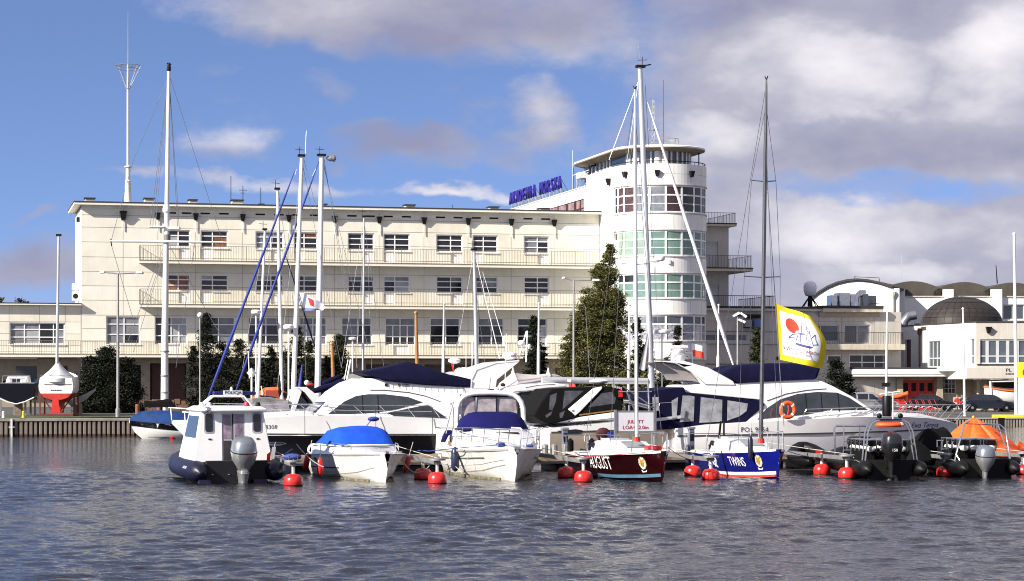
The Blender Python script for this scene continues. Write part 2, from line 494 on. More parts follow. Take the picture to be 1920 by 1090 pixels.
class Fr:
 """a place in the world: origin under photo pixel column px at distance d, turned by yaw; turns a pixel into local metres."""
 def __init__(s, px, d, yaw, z=0.0):
  s.x, s.y, s.z = (px - CX) / FPX * d, d, z
  s.yaw = R(yaw); s.c = math.cos(s.yaw); s.s = math.sin(s.yaw)
 @property
 def loc(s):
  return (s.x, s.y, s.z)
 def uz(s, px, py, v=0.0):
  k = (px - CX) / FPX
  ox = s.x - v * s.s; oy = s.y + v * s.c
  u = (k * oy - ox) / (s.c - k * s.s)
  Y = oy + u * s.s
  return u, CAMH + (HY - py) / FPX * Y - s.z
 def u(s, px, v=0.0):
  return s.uz(px, HY, v)[0]
 def poly(s, pts, v=0.0):
  return [s.uz(a, b, v) for a, b in pts]
 def w(s, u, v, z):
  return (s.x + u * s.c - v * s.s, s.y + u * s.s + v * s.c, s.z + z)
def at(px, py, d):
 return Vector(((px - CX) / FPX * d, d, CAMH + (HY - py) / FPX * d))
def text_mesh(txt, size, mat, extrude=0.01, align='CENTER', width=1.0, shear=0.0, spacing=1.0):
 cu = bpy.data.curves.new('lettering', 'FONT')
 cu.body = txt; cu.size = size; cu.extrude = extrude; cu.align_x = align; cu.align_y = 'CENTER'
 cu.resolution_u = 2; cu.shear = shear; cu.space_character = spacing
 o = bpy.data.objects.new('lettering', cu)
 COL.objects.link(o)
 dg = bpy.context.evaluated_depsgraph_get()
 me = bpy.data.meshes.new_from_object(o.evaluated_get(dg))
 bpy.data.objects.remove(o)
 bpy.data.curves.remove(cu)
 me.materials.clear(); me.materials.append(mat)
 if width != 1.0:
  me.transform(Matrix.Scale(width, 4, (1, 0, 0)))
 return me
def put_text(name, txt, size, mat, parent, pos, right, up, extrude=0.008, width=1.0, align='CENTER', bold=0.0, label=None, kind=None, spacing=1.0):
 me = text_mesh(txt, size, mat, extrude, align, width, spacing=spacing)
 r = Vector(right).normalized(); u = Vector(up).normalized(); n = r.cross(u).normalized(); u = n.cross(r)
 m = Matrix((r, u, n)).transposed().to_4x4(); m.translation = Vector(pos)
 me.transform(m)
 me.name = name
 o = link(name, me, parent, label=label, kind=kind)
 return o
# ================================================================== setting: water, ground, quays
YAW = 14.0
QL = Fr(130, 125, YAW)          # left quay front
QR = Fr(1800, 151, 6)           # right quay front, set further back
XSPLIT = 13.0
def ground_z(x):
 t = min(1, max(0, (x + 4) / 16.0)); t = t * t * (3 - 2 * t)
 return 1.0 + (0.6 - 1.0) * t
def quay_front(x):
 if x < XSPLIT:
  return QL.y + (x - QL.x) * math.tan(QL.yaw)
 return QR.y + (x - QR.x) * math.tan(QR.yaw)
def make_water():
 xs_d = np.arange(-20.5, 20.51, 0.085)
 def out(a, n, g):
  r = []; s = 0.12; x = a
  for _ in range(n):
   s *= g; x += s; r.append(x)
  return np.array(r)
 o = out(20.5, 34, 1.20)
 xs = np.concatenate([-o[::-1], xs_d, o])
 ys = np.concatenate([np.arange(-80, 24, 4.0), np.arange(24, 30, 0.25), np.arange(30, 52, 0.058), np.arange(52, 76, 0.085), np.arange(76, 95, 0.15), np.arange(95, 135, 0.3), np.arange(135, 172, 1.0)])
 dx = np.gradient(xs); dy = np.gradient(ys)
 X, Y = np.meshgrid(xs, ys)
 cell = np.maximum(dx[None, :], dy[:, None])
 rng = np.random.RandomState(11)
 Z = np.zeros_like(X)
 gust = 0.75 + 0.35 * np.sin(X * 0.11 + Y * 0.047 + 1.3) * np.sin(Y * 0.083 - X * 0.031 + 0.4) + 0.2 * np.sin(X * 0.31 - Y * 0.13 + 2.0)
 calm = 1.0 - 0.72 / (1 + np.exp(-(Y - 83 - 0.25 * X) / 2.5))      # sheltered water behind the pontoon line
 calm *= 1 - .30 / (1 + np.exp(-(Y - 60) / 2.5))
 for i in range(76):
  lam = 0.22 * (4.2 / 0.22) ** (rng.rand() ** 1.15)
  th = rng.normal(math.pi / 2 + 0.35, 0.62)
  k = 2 * math.pi / lam
  slope = 0.058 if .4 < lam < 1.0 else .040 if lam <= .4 else (0.024 if lam < 2.0 else .008)
  amp = slope / k
  ph = rng.rand() * 6.283
  env = 0.65 + 0.5 * np.sin((X * math.cos(th + 1.3) + Y * math.sin(th + 1.3)) * k * 0.13 + ph * 3) * np.sin((X * math.cos(th) + Y * math.sin(th)) * k * 0.09 + ph)
  fade = np.clip(lam / (2.6 * cell) - 1, 0, 1)
  q = (X * math.cos(th) + Y * math.sin(th)) * k + ph
  Z += amp * fade * env * (np.sin(q) + 0.22 * np.cos(2 * q))
 Z *= gust * calm
 ny, nx = X.shape
 me = bpy.data.meshes.new('water')
 me.vertices.add(nx * ny)
 co = np.stack([X, Y, Z], axis=-1).reshape(-1).astype(np.float32)
 me.vertices.foreach_set('co', co)
 idx = np.arange(nx * ny).reshape(ny, nx)
 quads = np.stack([idx[:-1, :-1], idx[:-1, 1:], idx[1:, 1:], idx[1:, :-1]], axis=-1).reshape(-1, 4)
 nq = len(quads)
 me.loops.add(nq * 4)
 me.loops.foreach_set('vertex_index', quads.reshape(-1).astype(np.int32))
 me.polygons.add(nq)
 me.polygons.foreach_set('loop_start', (np.arange(nq) * 4).astype(np.int32))
 me.polygons.foreach_set('use_smooth', np.ones(nq, dtype=bool))
 me.update(calc_edges=True)
 m = bpy.data.materials.new('harbour_water'); m.use_nodes = True
 nt = m.node_tree; b = nt.nodes['Principled BSDF']
 b.inputs['Base Color'].default_value = (0.010, 0.011, 0.016, 1)
 b.inputs['Roughness'].default_value = 0.06
 b.inputs['IOR'].default_value = 1.333
 b.inputs['Specular IOR Level'].default_value = 0.5
 tc = nt.nodes.new('ShaderNodeTexCoord')
 n1 = nt.nodes.new('ShaderNodeTexNoise'); n1.inputs['Scale'].default_value = 7.5; n1.inputs['Detail'].default_value = 5
 nt.links.new(tc.outputs['Object'], n1.inputs['Vector'])
 bp = nt.nodes.new('ShaderNodeBump'); bp.inputs['Strength'].default_value = 0.65; bp.inputs['Distance'].default_value = 0.06
 nt.links.new(n1.outputs[0], bp.inputs['Height'])
 nt.links.new(bp.outputs[0], b.inputs['Normal'])
 me.materials.append(m)
 link('water', me, kind='structure')
make_water()
def make_ground():
 xs = sorted(set([-2500, -1200, -600, -300, -160, -100] + list(range(-80, 12, 4)) + [12.0, 12.99, 13.01, 14] + list(range(16, 100, 4)) + [140, 300, 700, 1500, 2500]))
 mb = MB(ASPH)
 rows = []
 for x in xs:
  y0 = quay_front(max(-160, min(160, x))) + 0.35
  rows.append([(x, y0, ground_z(x)), (x, max(y0 + 1, 170), ground_z(x)), (x, 240, ground_z(x)), (x, 500, 0.9), (x, 4000, 0.9)])
 mb.loft(rows)
 link('ground', mb.mesh('ground'), kind='structure')
 mb = MB(GRASSM)
 f = Fr(130, 125, YAW)
 pts = [(-4.6, 1.2), (-1, 1.1), (3, 1.15), (7, 1.3), (11.5, 1.2), (12.2, 9), (6, 13), (-3, 10)]
 mb.add([f.w(u, v, 1.004 + 0.02 * (i % 3)) for i, (u, v) in enumerate(pts)], [tuple(range(len(pts)))])
 link('lawn', mb.mesh('lawn'), kind='structure')
make_ground()
def make_quay(fr, name, u0, u1, ztop, label, period, pile_w, one_by_one, cap_h=0.16):
 root = thing(name, label, 'quay wall', fr.loc, fr.yaw)
 mb = MB(CONC).box(u0, u1, -0.10, 0.9, ztop - cap_h, ztop)
 part('coping', mb, root, bevel=0.02)
 mb = MB(RUST).box(u0, u1, 0.10, 0.8, -1.5, ztop - cap_h - 0.002)
 part('backing_wall', mb, root)
 rest = MB(PILE)
 n = int((u1 - u0) / period)
 w = pile_w / 2
 proto = None
 rng = random.Random(3)
 for i in range(n):
  u = u0 + (i + 0.5) * period
  if one_by_one and one_by_one[0] < u < one_by_one[1]:
   if proto is None:
    p = MB(PILE)
    p.prism([(-w, 0.099), (-w * 0.72, -0.06), (w * 0.72, -0.06), (w, 0.099)], -1.2, ztop - cap_h - 0.004)
    p.use(RUST).prism([(-w * 1.02, 0.095), (-w * 0.74, -0.066), (w * 0.74, -0.066), (w * 1.02, 0.095)], -1.2, 0.12)
    proto = part('sheet_pile', p, root)
    o = proto
   else:
    o = link('sheet_pile', proto.data, root)
   o.location = (u + rng.uniform(-.012, .012), rng.uniform(-0.012, 0.012), rng.uniform(-.02, 0))
  else:
   rest.prism([(u - w, 0.099), (u - w * 0.72, -0.06), (u + w * 0.72, -0.06), (u + w, 0.099)], -1.2, ztop - cap_h - 0.004)
 if rest.v:
  part('far_sheet_piles', rest, root, kind='stuff')
 return root
make_quay(QL, 'quay_wall', -46, 41.5, 1.0, 'grey sheet pile quay wall with rust stained foot below the lawn and bushes', 0.27, 0.19, (-5.6, 8.5))
make_quay(QR, 'quay_wall', -27.5, 90, 0.6, 'low pale sheet pile quay below the parked dark saloon and orange raft', 0.20, 0.14, None, 0.10)
mb = MB(CONC).box(XSPLIT - 0.2, XSPLIT + 0.1, quay_front(12.9) - 0.1, quay_front(13.1) + 0.6, -1.5, 0.66)
solo('quay_end_wall', mb, 'concrete return wall joining the two quay fronts behind the yachts', 'quay wall')
def bollard(px, py, mat, label):
 d = 125.9
 p = at(px, py, d)
 r = thing('bollard', label, 'bollard', (p.x, quay_front(p.x) + 0.25, 1.0))
 part('post', MB(mat).lathe([(0.10, 0), (0.09, 0.05), (0.07, 0.30), (0.08, 0.36), (0.03, 0.42)], 10), r)
 part('foot', MB(BLACK).lathe([(0.15, -0.01), (0.15, 0.03), (0.1, 0.035)], 10), r)
bollard(4, 785, WHITEP, 'short white bollard at the far left end of the quay')
bollard(18, 785, WHITEP, 'short white bollard on the quay below the dark hulled boat')
bollard(53, 785, YELLOWP, 'short yellow bollard on the quay edge left of the red keeled boat')
mb = MB(WHITEP).box(-0.05, 0.05, -0.16, -0.09, -0.2, 1.0)
u = QL.u(21.5)
root = thing('quay_ladder', 'white vertical ladder stile fixed to the quay face at far left', 'ladder', QL.w(u, 0, 0), QL.yaw)
part('stile', mb, root)
part('rung', MB(WHITEP).box(-0.16, 0.16, -0.15, -0.12, 0.5, 0.55), root)
fy = Fr(1860, 147, 4)
u0 = fy.u(1861); u1 = fy.u(1990)
root = thing('boom_barrier', 'bright yellow beam standing off the right quay edge', 'barrier', fy.loc, fy.yaw)
z = fy.uz(1890, 781)[1]
part('beam', MB(YELLOWP).box(u0, u1, -0.2, 0.2, z - 0.11, z + 0.11), root, bevel=0.03)
for k, uu in enumerate((u0 + 0.6, u0 + 3.8)):
 part('pile', MB(BLACK).box(uu - 0.18, uu + 0.18, -0.15, 0.15, -1.2, z - 0.112), root)
# ================================================================== the long white academy building with its round tower
BF = Fr(153, 180, YAW)
ROOF_Z = 17.55
BASE_Z = 0.9
def rect_minus(x0, x1, z0, z1, holes):
 """axis-aligned rectangle minus holes -> list of rectangles"""
 rects = [(x0, x1, z0, z1)]
 for (a0, a1, b0, b1) in holes:
  nxt = []
  for (p0, p1, q0, q1) in rects:
   if a1 <= p0 or a0 >= p1 or b1 <= q0 or b0 >= q1:
    nxt.append((p0, p1, q0, q1)); continue
   if a0 > p0: nxt.append((p0, a0, q0, q1))
   if a1 < p1: nxt.append((a1, p1, q0, q1))
   m0, m1 = max(p0, a0), min(p1, a1)
   if b0 > q0: nxt.append((m0, m1, q0, b0))
   if b1 < q1: nxt.append((m0, m1, b1, q1))
  rects = nxt
 return [r for r in rects if r[1] - r[0] > 0.02 and r[3] - r[2] > 0.02]
def merge_rects(rs):
 """group touching rectangles, so that every separate piece can be an object of its own"""
 rs = list(rs); groups = []
 while rs:
  g = [rs.pop()]
  grew = True
  while grew:
   grew = False
   for r in rs[:]:
    for q in g:
     ox = min(r[1], q[1]) - max(r[0], q[0]); oz = min(r[3], q[3]) - max(r[2], q[2])
     if (ox > 1e-4 and oz > -1e-4) or (oz > 1e-4 and ox > -1e-4):
      g.append(r); rs.remove(r); grew = True
      break
  groups.append(g)
 return groups
def flat_window(parent, x0, x1, z0, z1, panes, y=0.16, fm=WFRAME, fw=0.13, sill=True):
 """panes: list of (x0, x1, z0, z1, material) as fractions. Window > frame? the frame is the window's own mesh, panes are sub-parts."""
 mb = MB(fm)
 W_, H_ = x1 - x0, z1 - z0
 holes = []
 for (a0, a1, b0, b1, m) in panes:
  holes.append((x0 + fw * 0.5 + a0 * (W_ - fw) + fw * 0.32, x0 + fw * 0.5 + a1 * (W_ - fw) - fw * 0.32,
     z0 + fw * 0.5 + b0 * (H_ - fw) + fw * 0.32, z0 + fw * 0.5 + b1 * (H_ - fw) - fw * 0.32))
 for r in rect_minus(x0, x1, z0, z1, holes):
  mb.box(r[0], r[1], y - 0.05, y + 0.05, r[2], r[3])
 if sill:
  mb.box(x0 - 0.06, x1 + 0.06, -0.07, y - 0.052, z0 - 0.07, z0)
 w = part('window', mb, parent)
 for h, pn in zip(holes, panes):
  part('pane', MB(pn[4]).box(h[0] - 0.012, h[1] + 0.012, y + 0.0, y + 0.02, h[2] - 0.012, h[3] + 0.012), w)
 return w
def two_light(m, split=0.5, top=0.30, mid=True):
 """two-light casement: top lights, lower lights split once more; m: materials [tl, tr, ml, mr, bl, br]"""
 p = []
 for i, (a, b) in enumerate(((0, split), (split, 1))):
  p.append((a, b, 1 - top, 1, m[i]))
  if mid:
   p.append((a, b, 0.34, 1 - top, m[2 + i])); p.append((a, b, 0, 0.34, m[4 + i]))
  else:
   p.append((a, b, 0, 1 - top, m[2 + i]))
 return p
ACAD = thing('academy_building', 'long cream four storey academy with running balconies and round white tower', 'building', BF.loc, BF.yaw)
def academy():
 rng = random.Random(5)
 ur = 43.85                                             # facade ends against the tower flank
 def U(px): return BF.u(px)
 def Z(px, py): return BF.uz(px, py)[1]
 wins = []                                              # (x0, x1, z0, z1)
 top = [(307, 357, 'r'), (376, 428, 'l'), (479, 532, 'r'), (551, 596, 'l'), (652, 702, 'r'), (719, 769, 'l'), (818, 868, 'r'), (886, 934, 'l'), (982, 1030, 'r')]
 D, Gr, P, Br = G_DARK, G_GREY, G_PALE, G_BROWN
 tops = [[D, D, P, D, P, D], [D, D, D, Br, D, Br], [Gr, Gr, Gr, D, Gr, D], [D, Br, D, D, D, D], [D, D, D, D, D, D], [D, D, D, D, D, D], [D, D, D, D, D, D], [D, D, D, D, D, D], [Gr, Gr, Gr, D, Gr, D]]
 mids = [[D, Br, Br, Br, Br, Br], [P, D, D, D, D, D], [P, D, D, D, D, D], [D, Gr, D, D, D, D], [Gr, Gr, D, D, D, D], [P, Gr, D, P, D, P], [D, Gr, D, D, D, D], [D, Gr, Gr, Gr, D, D], [D, D, D, D, D, D]]
 openings = []
 for k, (a, b, door) in enumerate(top):
  x0, x1 = U(a), U(b)
  for lvl, (pt, pb, pd) in enumerate((((432, 465, 487), (514.5, 546.5, 569)))):
   sl = (a - 376) * 0.0175 if lvl == 0 else (a - 376) * 0.0075
   z1 = Z(a, pt + sl); z0 = Z(a, pb + sl); zd = Z(a, pd + sl * 0.8)
   sp = 0.55 if door == 'r' else 0.43
   xs = x0 + (x1 - x0) * sp
   openings.append((x0, x1, z0, z1))
   dr = (xs, x1) if door == 'r' else (x0, xs)
   openings.append((dr[0] + 0.02, dr[1] - 0.02, zd, z0 - 0.02))
   mats = (tops if lvl == 0 else mids)[k]
   flat_window(ACAD, x0, x1, z0, z1, two_light(mats, sp), sill=False)
   mb = MB(WFRAME)
   mb.box(dr[0] + 0.02, dr[1] - 0.02, 0.12, 0.18, zd, z0 - 0.02)
   mb.box(dr[0] + 0.14, dr[1] - 0.14, 0.10, 0.118, zd + 0.12, z0 - 0.14)
   dp = part('door', mb, ACAD)
   part('handle', MB(STEEL).box(dr[0] + 0.07, dr[0] + 0.10, 0.07, 0.1, z0 - 0.3, z0 - 0.14), dp)
   sx = (x0, xs) if door == 'r' else (xs, x1)
   part('window_sill', MB(WFRAME).box(sx[0] - 0.05, sx[1] + 0.05, -0.08, 0.10, z0 - 0.075, z0 - 0.003), ACAD)
 ff = [(199, 263, [Gr, Gr, Gr, Gr, Gr, D], 0), (290, 352, [D, P, D, P, D, P], 1), (375, 441, [D, Gr, D, Gr, D, Gr], 0), (465, 529, [Gr, Gr, D, D, D, D], 0), (561, 613, [Gr, Gr, P, Gr, P, Gr], 1),
  (640, 698, [Gr, Gr, Gr, D, D, D], 0), (722, 779, [Gr, Gr, Gr, Gr, D, D], 1), (806, 863, [Gr, Gr, D, D, D, D], 0), (896, 945, [Gr, Gr, D, D, D, D], 0), (970, 1026, [D, D, D, P, D, P], 0)]
 for (a, b, mm, dr) in ff:
  x0, x1 = U(a), U(b)
  z1 = Z(a, 593 + (a - 199) * 0.0042); z0 = Z(a, 645.5 + (a - 199) * 0.004)
  openings.append((x0, x1, z0, z1))
  if dr:
   p = two_light(mm, 0.5, 0.27)
   p = [q for q in p if q[3] > 0.99]
   for i in range(4):
    m2 = mm[2 + (i > 1)]; m3 = mm[4 + (i > 1)]
    p.append((i * 0.25, i * 0.25 + 0.25, 0.30, 0.73, m2)); p.append((i * 0.25, i * 0.25 + 0.25, 0, 0.30, m3))
   flat_window(ACAD, x0, x1, z0, z1, p, sill=False)
   zd = Z(a, 668)
   openings.append((x0 + 0.28 * (x1 - x0), x1 - 0.22 * (x1 - x0), zd, z0 - 0.02))
   part('door', MB(WFRAME).box(x0 + 0.28 * (x1 - x0), x1 - 0.22 * (x1 - x0), 0.10, 0.18, zd, z0 - 0.02), ACAD)
  else:
   flat_window(ACAD, x0, x1, z0, z1, two_light(mm, 0.53, 0.27), sill=True)
 ax0 = U(-70)
 a0, a1 = U(18), U(122)
 az0, az1 = Z(60, 645.5), Z(60, 605)
 slot_px = [321, 350, 385, 420, 488, 523, 557, 590, 660, 694, 728, 762, 826, 859, 893, 926, 990, 1023]
 for px in slot_px:
  z = Z(px, 399.5 + (px - 321) * 0.0165)
  x = U(px)
  openings.append((x - 0.40, x + 0.40, z - 0.07, z + 0.07))
  part('vent_slot', MB(BLACK).box(x - 0.40, x + 0.40, 0.05, 0.10, z - 0.07, z + 0.07), ACAD)
 for px in (231, 296, 367, 455, 541.5, 627.5, 711, 795, 877.6, 958.6, 1039):
  x = U(px); z = Z(px, 405 + (px - 231) * 0.0175)
  s = 0.27 if px < 240 else .20
  h = 1.25 * s
  mb = MB(BLACK)
  mb.hexa([(x - s * .6, -s, z - h), (x + s * .6, -s, z - h), (x + s * .6, -0.001, z - h), (x - s * .6, -0.001, z - h)],
    [(x - s, -s * 1.5, z + h), (x + s, -s * 1.5, z + h), (x + s, -0.001, z + h), (x - s, -0.001, z + h)])
  mb.box(x - s - .03, x + s + .03, -s * 1.6, -0.001, z + h + .002, z + h + .05)
  part('rain_hopper', mb, ACAD, smooth=None)
  part('downpipe', MB(CREAM3).tube([(x, -0.09, z - h - .002), (x, -0.09, z - 1.2)], 0.035, 5), ACAD)
 core = MB(JOINT)
 g0 = BASE_Z - 0.6
 for r in rect_minus(0, ur, 4.95, ROOF_Z - 0.3, openings):
  core.box(r[0], r[1], 0.03, 0.30, r[2], r[3])
 part('wall_core', core, ACAD)
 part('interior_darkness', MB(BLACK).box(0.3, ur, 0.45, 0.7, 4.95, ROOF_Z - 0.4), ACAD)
 side = MB(WHITE_R)
 side.box(-0.02, 0.0, 0.0, 9.5, 0.2, ROOF_Z - 0.3)
 side.box(0.0, ur, 9.2, 9.5, 0.2, ROOF_Z - 0.3)
 part('end_wall', side, ACAD, label='brightly sunlit white end wall')
 rowz = [ROOF_Z - 0.22] + [Z(155, q) for q in (403, 426, 453.6, 481.7, 509, 536, 563, 591, 616, 641)] + [4.97]
 colx = [0.0] + [U(q) for q in (231, 296, 367, 455, 541.5, 627.5, 711, 795, 877.6, 958.6, 1039)] + [ur]
 for i in range(len(rowz) - 1):
  for j in range(len(colx) - 1):
   rs = rect_minus(colx[j] + 0.018, colx[j + 1] - 0.018, rowz[i + 1] + 0.02, rowz[i] - 0.02, openings)
   for g in merge_rects(rs):
    mb = MB(rng.choice([CREAM, CREAM, CREAM2, CREAM3]))
    yo = rng.uniform(-0.006, 0.006)
    for r in g:
     mb.box(r[0], r[1], yo, 0.029, r[2], r[3])
    part('wall_panel', mb, ACAD)
 rv = MB(CREAM2)
 for (x0, x1, z0, z1) in openings:
  if x1 - x0 < 0.7 or z1 - z0 < 0.3:
   continue
  rv.box(x0 - 0.001, x0 + 0.03, 0.031, 0.30, z0, z1); rv.box(x1 - 0.03, x1 + 0.001, 0.031, 0.30, z0, z1)
  rv.box(x0 + 0.03, x1 - 0.03, 0.031, 0.30, z1 - 0.03, z1 + 0.001)
 part('window_reveals', rv, ACAD, kind='stuff')
 mb = MB(CREAM2)
 ov = 0.62
 mb.box(-ov, ur - 0.01, -ov, 9.9, ROOF_Z - 0.12, ROOF_Z + 0.06)
 ro = part('roof', mb, ACAD)
 part('roof_felt', MB(ROOFD).box(-ov - 0.03, ur - 0.012, -ov - 0.03, 9.95, ROOF_Z + 0.063, ROOF_Z + 0.16), ro)
 part('soffit_shadow_board', MB(CREAM3).box(-0.012, ur - 0.02, -0.03, -0.008, ROOF_Z - 0.34, ROOF_Z - 0.124), ro)
 for px, w, h in ((168, 0.75, .42), (279, 0.75, .50), (361, .62, .45), (444, .9, .5), (489, .3, .2), (605, .5, .3), (767, .8, .38), (924, .8, .35), (1018, .75, .32)):
  v = 2.6
  x = BF.u(px, v)
  mb = MB(GREY_SHADE_R).box(x - w / 2, x + w / 2, v - .5, v + .5, ROOF_Z + 0.16, ROOF_Z + 0.16 + h)
  c = part('chimney', mb, ACAD)
  part('chimney_cap', MB(ROOFD).box(x - w / 2 - .09, x + w / 2 + .09, v - .6, v + .6, ROOF_Z + 0.165 + h, ROOF_Z + 0.25 + h), c)
 for px, y0, kind in ((433, 330, 0), (455.5, 349, 1), (489, 352, 0), (849, 384, 0)):
  v = 3.4
  x, z = BF.uz(px, y0, v)
  mb = MB(BLACK).tube([(x, v, ROOF_Z + .1), (x, v, z)], 0.03, 5)
  if kind:
   mb.tube([(x - .35, v, z - .35), (x + .35, v, z - .35)], 0.025, 5)
   mb.tube([(x - .2, v, z - .6), (x + .2, v, z - .6)], 0.02, 5)
  part('aerial', mb, ACAD)
 def balcony(x0, x1, pz, depth, rail_h, left_end=True, post_every=4.3, dark_post=False):
  b = part('balcony', MB(SLABM).box(x0, x1, -depth, -0.012, pz - 0.30, pz - 0.10), ACAD, bevel=0.015)
  part('slab_edge', MB(CREAM2).box(x0 - 0.05, x1, -depth - 0.06, -depth + 0.02, pz - 0.36, pz - 0.16), b)
  part('gutter', MB(DARKBASE).box(x0 - 0.06, x1, -depth - 0.09, -depth - 0.062, pz - 0.15, pz - 0.08), b)
  mb = MB(RAILM)
  y = -depth + 0.10
  mb.box(x0 + .05, x1, y - .022, y + .022, pz + rail_h - .03, pz + rail_h)
  mb.box(x0 + .05, x1, y - .015, y + .015, pz + 0.06, pz + 0.085)
  n = int((x1 - x0) / 0.135)
  for i in range(n + 1):
   x = x0 + .05 + i * (x1 - x0 - .05) / n
   r = 0.011 if (i % 16) else 0.024
   mb.box(x - r, x + r, y - r, y + r, pz - 0.09, pz + rail_h - .031)
  part('railing', mb, b)
  if left_end:
   me = MB(RAILD)
   me.box(x0 + .05, x0 + .09, y + .02, -0.05, pz + rail_h - .03, pz + rail_h)
   k = int(depth / 0.13)
   for i in range(k):
    me.box(x0 + .06, x0 + .08, y + .03 + i * .125, y + .05 + i * .125, pz - 0.09, pz + rail_h - .031)
   part('railing_end', me, b)
  return b
 dz = 1.15
 xl = BF.u(262, -1.25)
 balcony(xl, ur - 0.02, BF.uz(262, 487.5, -1.25)[1] + 0.1, 1.25, 1.12)
 balcony(xl, ur - 0.02, BF.uz(262, 570.0, -1.25)[1] + 0.1, 1.25, 1.14)
 xe = BF.u(1100, -1.35)
 zb = BF.uz(200, 663.5, -1.35)[1]
 balcony(BF.u(-80, -1.35), BF.u(366, -1.35), zb + 0.08, 1.35, 0.98, left_end=False)
 balcony(BF.u(372, -1.35), ur + 0.3, zb + 0.06, 1.35, 0.98, left_end=True)
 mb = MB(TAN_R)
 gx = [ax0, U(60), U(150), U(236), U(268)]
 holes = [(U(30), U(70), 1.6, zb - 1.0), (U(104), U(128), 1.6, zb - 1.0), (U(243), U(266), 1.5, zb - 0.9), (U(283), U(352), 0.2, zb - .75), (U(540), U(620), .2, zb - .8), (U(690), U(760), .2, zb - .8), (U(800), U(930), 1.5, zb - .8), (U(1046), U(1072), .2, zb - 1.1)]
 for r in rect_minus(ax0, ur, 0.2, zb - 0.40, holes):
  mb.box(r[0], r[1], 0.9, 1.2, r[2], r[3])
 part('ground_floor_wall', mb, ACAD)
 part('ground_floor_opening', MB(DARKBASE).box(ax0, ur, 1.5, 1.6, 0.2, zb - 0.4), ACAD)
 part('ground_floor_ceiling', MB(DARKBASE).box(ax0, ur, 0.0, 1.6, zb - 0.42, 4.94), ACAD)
 dd = part('garage_door', MB(BROWN_D).box(U(287), U(350), 1.25, 1.35, 0.3, zb - 0.9), ACAD)
 part('basement_window', MB(G_DARK).box(U(243), U(266), 1.22, 1.28, 1.5, zb - 0.9), ACAD)
 part('basement_window', MB(G_DARK).box(U(30), U(70), 1.22, 1.28, 1.6, zb - 1.0), ACAD)
BROWN_D = M('brown_garage_door', (0.07, 0.022, 0.016), 0.6, var=0.3)
academy()
def annexe():
 root = thing('annexe_building', 'low cream annexe with one wide window at the left end of the academy', 'building', BF.loc, BF.yaw)
 U = BF.u
 x0 = U(-90)
 zt = BF.uz(60, 572)[1]
 op = [(U(18), U(122), BF.uz(60, 646)[1], BF.uz(60, 605)[1])]
 cols = [x0, U(-40), U(17), U(74), U(122.5), -0.05]
 rows = [zt - .05, BF.uz(60, 603.5)[1], BF.uz(60, 626)[1], BF.uz(60, 648)[1], 4.97]
 rng = random.Random(9)
 core = MB(JOINT)
 for r in rect_minus(x0, -0.05, 4.97, zt - .02, op):
  core.box(r[0], r[1], 0.06, 0.32, r[2], r[3])
 core.box(x0, -0.05, 5.9, 6.1, .2, zt - .02)
 part('wall_core', core, root)
 for i in range(len(rows) - 1):
  for j in range(len(cols) - 1):
   rs = rect_minus(cols[j] + .015, cols[j + 1] - .015, rows[i + 1] + .015, rows[i] - .015, op)
   for g in merge_rects(rs):
    mb = MB(rng.choice([CREAM, CREAM2, CREAM3]))
    yo = 0.03 + rng.uniform(-.004, .004)
    for r in g:
     mb.box(r[0], r[1], yo, 0.058, r[2], r[3])
    part('wall_panel', mb, root)
 P, D, Gr = G_PALE, G_DARK, G_GREY
 pn = []
 for i, m in enumerate(((Gr, Gr), (Gr, P), (D, D), (D, Gr))):
  a, b = (0, .26, .54, .80, 1)[i], (0, .26, .54, .80, 1)[i + 1]
  pn += [(a, b, .70, 1, m[0]), (a, b, .32, .70, m[1]), (a, b, 0, .32, m[1])]
 flat_window(root, op[0][0], op[0][1], op[0][2], op[0][3], pn, y=0.2)
 part('interior_darkness', MB(BLACK).box(x0, -0.2, .5, .7, 5, zt - .1), root)
 ro = part('roof', MB(CREAM2).box(x0, -0.03, -0.45, 6.4, zt - .02, zt + .10), root)
 part('roof_felt', MB(ROOFD).box(x0, -0.03, -0.47, 6.4, zt + .103, zt + .17), ro)
annexe()
for k, (py, v, s, lab) in enumerate(((556, 4.2, 0.55, 'white air conditioning box low on the sunlit end wall above the annexe roof'), (412, 2.6, .28, 'small dark lamp bracket high on the sunlit end wall under the eaves'))):
 u, z = BF.uz(147 if k == 0 else 148, py, v)
 r = thing('air_conditioner' if k == 0 else 'wall_lamp', lab, 'air conditioner' if k == 0 else 'lamp', BF.w(0, v, z), BF.yaw)
 m_ = WHITEP if k == 0 else BLACK
 part('casing', MB(m_).box(-s, -0.021, -s * .9, s * .9, -s * .7, s * .7), r, bevel=.03)
 if k == 0:
  part('casing', MB(m_).box(-s, -0.021, -s * .9, s * .9, s * .9, s * 1.9), r, bevel=.03)
  part('fan_grille', MB(BLACK).lathe([(0.22, 0), (0.2, 0.02)], 16), r).matrix_local = Matrix.Translation((-.3, -s * .9 - .01, 0)) @ Matrix.Rotation(R(90), 4, 'X')
UJ, VC, RT = 43.9, -4.1, 4.0
UC = UJ + RT
